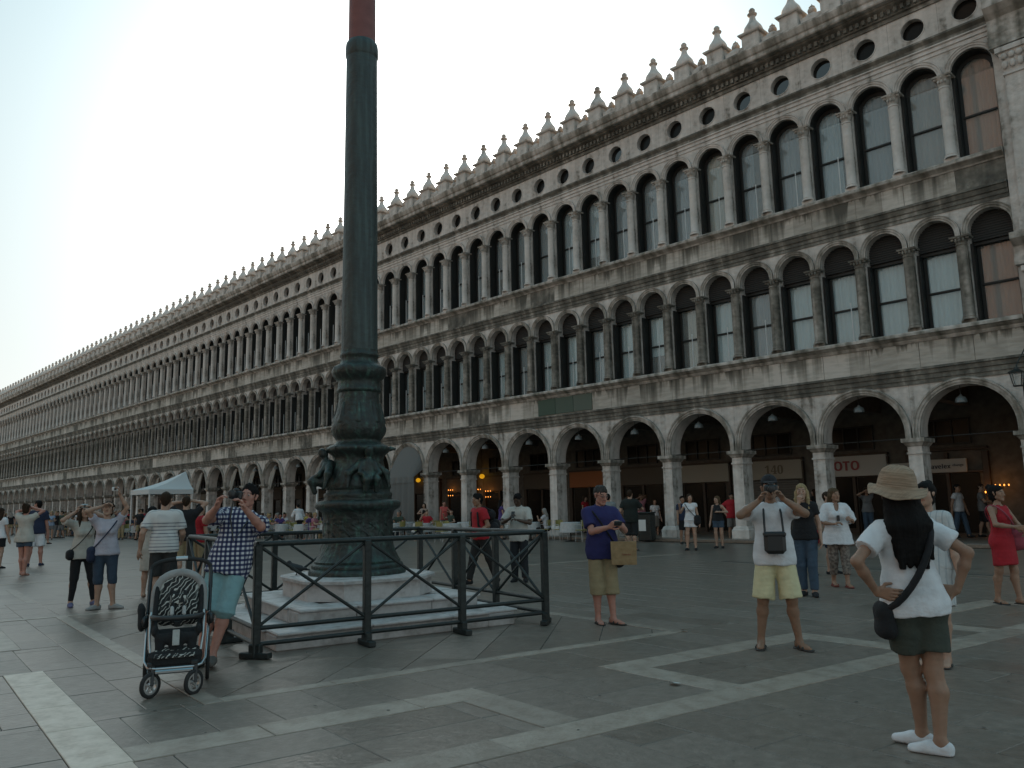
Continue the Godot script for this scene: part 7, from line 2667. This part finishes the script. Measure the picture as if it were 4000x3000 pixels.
	# before the arcade on the right
	p = person({"label": "young woman in a short white playsuit raising one hand, before the cream shop sign", "at": Vector3(-13.9, 0, -21.0), "turn": -8.0, "sex": "f", "h": 1.70, "cell": 0.0175, "skin": "fair", "look": 20, "armR": {"t": Vector3(-0.30, 1.34, 0.16), "e": Vector3(-0.6, -1, 0)}, "legL": {"t": Vector3(0.11, 0.08, 0)}, "legR": {"t": Vector3(-0.14, 0.08, 0.03)}, "top": {"m": white, "sleeve": 0.25, "hem": 0.9}, "bottom": {"t": "shorts", "hem": 0.70, "m": white, "wide": 0.03}, "shoes": {"t": "shoe", "m": black}, "hair": {"t": "long", "c": 1, "len": 0.22}})
	shoulder_bag(p, -1.0, Vector3(0.09, 0.2, 0.1), black, -0.05)
	person({"label": "young woman in a black vest and denim shorts right of the white playsuit woman", "at": Vector3(-13.75, 0, -22.3), "turn": -15.0, "sex": "f", "h": 1.62, "cell": 0.0175, "skin": "fair", "look": -30, "armL": {"t": Vector3(0.12, 1.2, 0.2), "e": Vector3(1, -0.6, 0)}, "top": {"m": black, "sleeve": 0.0, "hem": 0.9}, "bottom": {"t": "shorts", "hem": 0.68, "m": denim, "wide": 0.02}, "shoes": {"t": "shoe", "m": black}, "hair": {"t": "mid", "c": 2, "len": 0.1}})
	person({"label": "stout man in red shirt and gray shorts, hands on hips, by an arcade pier", "at": Vector3(-15.6, 0, -26.3), "turn": 10.0, "h": 1.74, "cell": 0.019, "skin": "tan", "girth": 1.25, "armL": {"t": Vector3(0.26, 1.0, 0.02), "e": Vector3(1, 0, -0.4)}, "armR": {"t": Vector3(-0.26, 1.0, 0.02), "e": Vector3(-1, 0, -0.4)}, "legL": {"t": Vector3(0.14, 0.08, 0)}, "legR": {"t": Vector3(-0.14, 0.08, 0)}, "top": {"m": red, "sleeve": 0.7, "sleeve_r": 0.03, "hem": 0.82, "loose": 0.02}, "bottom": {"t": "shorts", "hem": 0.5, "m": cloth(0.16, 0.15, 0.14), "wide": 0.03}, "shoes": {"t": "shoe", "m": white}, "hair": {"t": "short", "c": 0}})
	person({"label": "man in dark blue standing in shadow left of the white playsuit woman", "at": Vector3(-16.2, 0, -24.0), "turn": 30.0, "h": 1.66, "cell": 0.02, "skin": "tan", "top": {"m": navy, "sleeve": 0.6, "hem": 0.84}, "bottom": {"t": "shorts", "hem": 0.5, "m": black}, "shoes": {"t": "shoe", "m": black}, "hair": {"t": "short", "c": 0}})
	person({"label": "man in a pale gray shirt seen from behind just right of the polo shirt man", "at": Vector3(-17.6, 0, -21.6), "turn": 170.0, "h": 1.78, "cell": 0.018, "skin": "fair", "girth": 1.1, "top": {"m": cloth(0.22, 0.24, 0.24), "sleeve": 0.6, "hem": 0.84, "loose": 0.02}, "bottom": {"t": "shorts", "hem": 0.5, "m": cloth(0.1, 0.1, 0.1)}, "shoes": {"t": "shoe", "m": black}, "hair": {"t": "short", "c": 0}})
	person({"label": "woman with reddish brown hair in a pale green top beside the man in pale gray", "at": Vector3(-17.4, 0, -22.4), "turn": 140.0, "sex": "f", "h": 1.66, "cell": 0.019, "skin": "fair", "top": {"m": cloth(0.14, 0.19, 0.18), "sleeve": 0.4, "hem": 0.84}, "bottom": {"t": "shorts", "hem": 0.55, "m": denim}, "shoes": {"t": "shoe", "m": black}, "hair": {"t": "mid", "c": 1, "len": 0.12}})
	person({"label": "tall man in black shirt and dark shorts seen from behind, left of the arcade pier", "at": Vector3(-15.5, 0, -20.1), "turn": 165.0, "h": 1.86, "cell": 0.0175, "skin": "fair", "girth": 1.1, "armL": {"t": Vector3(0.27, 0.95, 0.1)}, "armR": {"t": Vector3(-0.12, 1.15, 0.25), "e": Vector3(-1, -0.5, 0)}, "top": {"m": cloth(0.012, 0.018, 0.016), "sleeve": 0.7, "sleeve_r": 0.035, "hem": 0.80, "loose": 0.022}, "bottom": {"t": "shorts", "hem": 0.46, "m": cloth(0.012, 0.014, 0.016), "wide": 0.04}, "shoes": {"t": "sandal", "m": dark_sandal}, "hair": {"t": "short", "c": 1}})
	person({"label": "woman in a white shirt with light bags walking by the litter bin", "at": Vector3(-20.0, 0, -27.6), "turn": 20.0, "sex": "f", "h": 1.60, "cell": 0.022, "skin": "fair", "top": {"m": white, "sleeve": 0.5, "hem": 0.84}, "bottom": {"t": "skirt", "hem": 0.5, "m": cloth(0.2, 0.18, 0.16), "flare": 0.2}, "hair": {"t": "mid", "c": 1, "len": 0.15}})
	# waiter and standing guests in the cafe
	person({"label": "waiter in a white jacket bending over a table left of the flagpole base", "at": Vector3(-37.6, 0, -20.9), "turn": 200.0, "h": 1.82, "cell": 0.022, "skin": "fair", "lean": Vector3(24, 0, 0), "armL": {"t": Vector3(0.2, 1.1, 0.45)}, "armR": {"t": Vector3(-0.2, 1.1, 0.45)}, "top": {"m": white, "sleeve": 1.9, "hem": 0.84, "loose": 0.02, "name": "jacket"}, "bottom": {"t": "pants", "hem": 0.08, "m": black}, "shoes": {"t": "shoe", "m": black}, "hair": {"t": "short", "c": 0}})
	person({"label": "woman in a coral top standing among the cafe tables right of the flagpole", "at": Vector3(-30.8, 0, -25.0), "turn": 30.0, "sex": "f", "h": 1.75, "cell": 0.022, "skin": "red", "armL": {"t": Vector3(0.1, 1.2, 0.25), "e": Vector3(1, -0.5, 0)}, "top": {"m": cloth(0.5, 0.10, 0.09), "sleeve": 0.2, "hem": 0.8}, "bottom": {"t": "shorts", "hem": 0.6, "m": cloth(0.2, 0.18, 0.18)}, "hair": {"t": "bun", "c": 1}})
	person({"label": "woman in a beige top standing left of the woman in coral", "at": Vector3(-32.4, 0, -25.0), "turn": -20.0, "sex": "f", "h": 1.66, "cell": 0.022, "skin": "fair", "armR": {"t": Vector3(-0.1, 1.2, 0.25), "e": Vector3(-1, -0.5, 0)}, "top": {"m": cloth(0.34, 0.26, 0.22), "sleeve": 0.4, "hem": 0.8}, "bottom": {"t": "skirt", "hem": 0.5, "m": cloth(0.3, 0.2, 0.2), "flare": 0.2}, "hair": {"t": "mid", "c": 1, "len": 0.15}})
	build_crowd()

func straw_hat(p: Node3D) -> void:
	var J: Dictionary = joints[p]
	var t := thing("straw_hat", "floppy wide brimmed straw hat on the woman with long black hair", "hat")
	t.transform = p.transform * Transform3D(J.HB * Basis.from_euler(Vector3(-0.10, 0.0, 0.10)), J.head + J.HB * Vector3(0, 0.055, -0.015))
	t.scale = Vector3.ONE
	var m := MB.new()
	var n := 56
	var rings := [[0.0, 0.126], [0.03, 0.124], [0.062, 0.115], [0.088, 0.097], [0.103, 0.066], [0.110, 0.028], [0.114, 0.0], [0.122, -0.012], [0.134, -0.022], [0.148, -0.033], [0.160, -0.042], [0.170, -0.048]]
	var pt := func(i: int, a: float, inner: float) -> Vector3:
		var r: float = rings[i][0]
		var y: float = rings[i][1]
		var w := clampf((r - 0.114) / 0.06, 0, 1)
		y += w * (0.030 * sin(a * 2.0 + 0.6) + 0.022 * sin(a * 3.0 + 2.0) + 0.010 * sin(a * 5.0)) + (1.0 - w) * 0.004 * sin(a * 4.0 + y * 30.0)
		r += w * 0.012 * sin(a * 4.0 + 1.0)
		return Vector3(sin(a) * (r - inner) * 0.95, y - inner, cos(a) * (r - inner) * 1.08)
	for side in 2:
		var inner := 0.004 * side
		for i in rings.size() - 1:
			for k in n:
				var a := TAU * k / n
				var e := TAU * (k + 1) / n
				var p0: Vector3 = pt.call(i, a, inner)
				var p1: Vector3 = pt.call(i, e, inner)
				var p2: Vector3 = pt.call(i + 1, e, inner)
				var p3: Vector3 = pt.call(i + 1, a, inner)
				var nn := func(ii: int, aa: float) -> Vector3:
					var d1: Vector3 = pt.call(mini(ii + 1, rings.size() - 1), aa, inner) - pt.call(maxi(ii - 1, 0), aa, inner)
					var d2: Vector3 = pt.call(maxi(ii, 1), aa + 0.05, inner) - pt.call(maxi(ii, 1), aa - 0.05, inner)
					var q := d2.cross(d1).normalized()
					if q.y < 0:
						q = -q
					if rings[ii][1] < 0.1 and rings[ii][0] < 0.12:
						var o := Vector3(sin(aa), 0, cos(aa))
						if q.dot(o) < 0:
							q = -q
					return q if side == 0 else -q
				m.quadn([p0, p1, p2, p3], [nn.call(i, a), nn.call(i, e), nn.call(i + 1, e), nn.call(i + 1, a)])
	obj("hat", m, mats["straw"], t)

# many small figures: seated guests and strollers, copies of a few with clothes and hair of their own
func build_crowd() -> void:
	var tops := [["white", cloth(0.50, 0.50, 0.52)], ["navy", cloth(0.02, 0.028, 0.06)], ["pale blue", cloth(0.22, 0.30, 0.42)], ["dark green", cloth(0.04, 0.06, 0.045)], ["red", cloth(0.36, 0.015, 0.025)], ["black", cloth(0.012, 0.012, 0.014)], ["beige", cloth(0.34, 0.28, 0.22)], ["gray", cloth(0.15, 0.155, 0.16)], ["pink", cloth(0.42, 0.17, 0.20)], ["violet", cloth(0.07, 0.04, 0.16)], ["yellow", cloth(0.42, 0.34, 0.08)]]
	var legs := [cloth(0.05, 0.08, 0.12), cloth(0.012, 0.012, 0.014), cloth(0.30, 0.24, 0.14), cloth(0.15, 0.155, 0.16)]
	var hairw := ["black", "brown", "light brown", "blond", "gray"]
	var protos := []
	for k in 4:
		var f := k % 2 == 1
		var d := {"label": "", "at": Vector3.ZERO, "cam": false, "sex": "f" if f else "m", "h": 1.70, "cell": 0.026, "sitting": true, "pelvis": Vector3(0, 0.54, -0.06), "skin": ["fair", "tan", "fair", "red"][k], "lean": Vector3([6, 10, -6, 14][k], [0, 8, -6, 0][k], 0), "look": [10, -25, 30, 0][k],
			"armL": {"t": [Vector3(0.2, 0.78, 0.32), Vector3(0.12, 0.95, 0.3), Vector3(0.28, 0.7, 0.1), Vector3(0.16, 0.80, 0.42)][k]}, "armR": {"t": [Vector3(-0.16, 0.78, 0.36), Vector3(-0.22, 0.72, 0.3), Vector3(-0.1, 1.08, 0.25), Vector3(-0.16, 0.80, 0.42)][k], "e": Vector3(-0.7, -0.8, -0.3)},
			"legL": {"t": Vector3(0.11, 0.08, 0.36), "k": Vector3(0.1, 1, 0.4)}, "legR": {"t": Vector3(-0.11, 0.08, 0.30), "k": Vector3(-0.1, 1, 0.4)},
			"top": {"m": tops[0][1], "sleeve": 0.5, "sleeve_r": 0.03, "hem": 0.86}, "bottom": {"t": "pants", "hem": [0.1, 0.3, 0.4, 0.1][k], "m": legs[0]}, "hair": {"t": ["short", "mid", "short", "bun"][k], "c": 0, "len": 0.18}}
		protos.append(d)
	var first := []
	for d in protos:
		first.append(null)
	var seen := {}
	for i in seats.size():
		var s: Array = seats[i]
		var k := rng.randi_range(0, 3)
		var tp := rng.randi_range(0, tops.size() - 1)
		while seen.has([s[2], tp]):
			tp = (tp + 1) % tops.size()
		seen[[s[2], tp]] = true
		var hr: int = [0, 0, 1, 1, 2, 3, 4][rng.randi_range(0, 6)]
		var lab := "%s haired guest in %s, seated: %s" % [hairw[hr], tops[tp][0], s[2]]
		var o: Node3D
		if first[k] == null:
			protos[k].label = lab
			o = person(protos[k])
			first[k] = o
			o.position = s[0]
			o.rotation.y = s[1]
			o.set_meta("group", "guests seated at the cafe tables")
		else:
			o = dup(first[k], "person", s[0], s[1], lab, "guests seated at the cafe tables")
		dress(o, tops[tp][1], legs[rng.randi_range(0, 3)], hr)
	# strollers far off and in the arcade
	var walk := []
	for k in 4:
		walk.append({"label": "", "at": Vector3.ZERO, "cam": false, "sex": "f" if k % 2 else "m", "h": 1.70, "cell": 0.026, "skin": ["tan", "fair", "fair", "tan"][k], "look": [0, 20, -20, 30][k],
			"armL": {"t": [Vector3(0.26, 0.86, 0.12), Vector3(0.1, 1.15, 0.28), Vector3(0.25, 0.88, -0.1), Vector3(0.08, 1.58, 0.2)][k]}, "armR": {"t": [Vector3(-0.26, 0.88, -0.1), Vector3(-0.25, 0.86, 0.1), Vector3(-0.12, 1.15, 0.28), Vector3(-0.1, 1.58, 0.2)][k], "e": Vector3(-0.8, -0.6, -0.2)},
			"legL": {"t": Vector3(0.10, 0.08, [0.2, 0.0, -0.16, 0.02][k])}, "legR": {"t": Vector3(-0.10, 0.08, [-0.16, 0.0, 0.18, 0.0][k])},
			"top": {"m": tops[0][1], "sleeve": [0.5, 0.3, 0.6, 0.5][k], "sleeve_r": 0.03, "hem": 0.84}, "bottom": {"t": ["pants", "shorts", "shorts", "pants"][k], "hem": [0.1, 0.62, 0.5, 0.1][k], "m": legs[0], "wide": 0.02}, "shoes": {"t": "shoe", "m": legs[1]}, "hair": {"t": ["short", "mid", "short", "long"][k], "c": 0, "len": 0.25}})
	var wf := [null, null, null, null]
	# [x, z, turn, proto, top, hair, where]
	var spots := [
		[-57.0, -14.6, 100.0, 0, 5, 1, "walking far out on the open square at the left"], [-54.5, -13.6, 60.0, 1, 2, 3, "strolling far out at the left"], [-46.0, -11.2, 200.0, 2, 3, 0, "far out between the two groups at the left"],
		[-61.0, -16.4, 20.0, 1, 0, 1, "standing far out left of the tent"], [-64.0, -15.2, 80.0, 2, 7, 0, "farthest out at the left edge"], [-50.5, -15.6, 300.0, 3, 6, 1, "before the big tent"], [-47.0, -16.3, 240.0, 0, 4, 0, "before the big tent's right leg"], [-59.0, -18.2, 10.0, 3, 5, 1, "beside the big tent's left pole"],
		[-33.0, -22.9, 30.0, 0, 3, 0, "standing by the tables right of the flagpole"], [-29.0, -27.6, 200.0, 2, 1, 1, "among the tables under the third clear arch"],
		[-24.2, -28.0, 90.0, 1, 4, 1, "in the arcade behind the polo shirt man"], [-22.6, -29.2, 270.0, 0, 5, 0, "deep in the arcade left of the litter bin"], [-21.3, -28.4, 40.0, 3, 8, 2, "in the arcade beside the litter bin"], [-14.7, -28.2, 100.0, 2, 0, 0, "in the arcade left of the yellow shorts man"], [-13.6, -28.8, 250.0, 1, 5, 1, "in the arcade under the shutter shop"],
		[-11.6, -28.6, 30.0, 3, 7, 1, "in the arcade under the photo shop sign"], [-8.6, -28.4, 80.0, 0, 0, 0, "deep in the arcade right of the straw hat"], [-8.05, -28.9, 100.0, 2, 7, 1, "deep in the arcade beside the stroller in white"], [-25.6, -24.0, 150.0, 1, 9, 0, "walking past the rightmost tables"], [-41.8, -19.0, 190.0, 2, 2, 3, "walking left of the flagpole base"],
	]
	var near_what := ["beyond the group at the left edge", "between the left edge group and the two girls", "behind the two girls with raised arms", "between the girls and the tent", "far down the square towards the left"]
	for i in 16:
		# closer ones that fill the gap before the tables
		var x := lerpf(-40.0, -62.0, fmod(i * 0.618 + 0.2, 1.0))
		spots.append([x, lerpf(-13.5, -17.5, fmod(i * 0.377, 1.0)) * (0.75 + 0.25 * -x / 62.0), i * 41.0, (i + 1) % 4, (i * 5 + 2) % tops.size(), (i + 2) % 5, "%s before the outermost tables, %s" % [["walking", "standing", "strolling", "paused"][i % 4], ["far left", "middle", "near the tent", "towards the flagpole"][(i / 4) % 4]]])
	for i in 26:
		var u := i / 25.0
		var x := lerpf(-52.0, -84.0, fmod(i * 0.618, 1.0))
		var z := lerpf(-12.0, -19.0, fmod(i * 0.377, 1.0)) if i % 2 else lerpf(-15.0, -21.0, fmod(i * 0.29, 1.0))
		spots.append([x, z, i * 67.0, i % 4, (i * 3) % tops.size(), i % 5, "%s, %s" % [["walking", "standing", "strolling", "paused"][(i / 5) % 4], near_what[i % 5]]])
	for s in spots:
		var tp: int = s[4]
		var lab := "%s haired person in %s %s" % [hairw[s[5]], tops[tp][0], s[6]]
		var o: Node3D
		var y := FLOOR if s[1] < ZF - 0.1 else 0.0
		if wf[s[3]] == null:
			walk[s[3]].label = lab
			o = person(walk[s[3]])
			wf[s[3]] = o
			o.position = Vector3(s[0], y, s[1])
			o.rotation.y = deg_to_rad(s[2])
			o.set_meta("group", "strollers in the square and the arcade")
		else:
			o = dup(wf[s[3]], "person", Vector3(s[0], y, s[1]), deg_to_rad(s[2]), lab, "strollers in the square and the arcade")
		dress(o, tops[tp][1], legs[rng.randi_range(0, 3)], s[5])

func dress(o: Node3D, top: Material, leg: Material, hair: int) -> void:
	for c in o.get_children():
		var nm := String(c.name)
		if nm.begins_with("shirt"):
			c.material_override = top
		elif nm.begins_with("trousers") or nm.begins_with("shorts"):
			c.material_override = leg
		elif nm.begins_with("hair"):
			c.material_override = mats["hair %d" % hair]

func _ready() -> void:
	rng.seed = 1514
	make_light()
	make_materials()
	build_palace()
	build_pavement()
	build_flagpole()
	build_barrier()
	build_pigeon()
	build_stroller(Vector3(-7.0, 0, -2.76), 1.16)
	build_cafe()
	build_people()
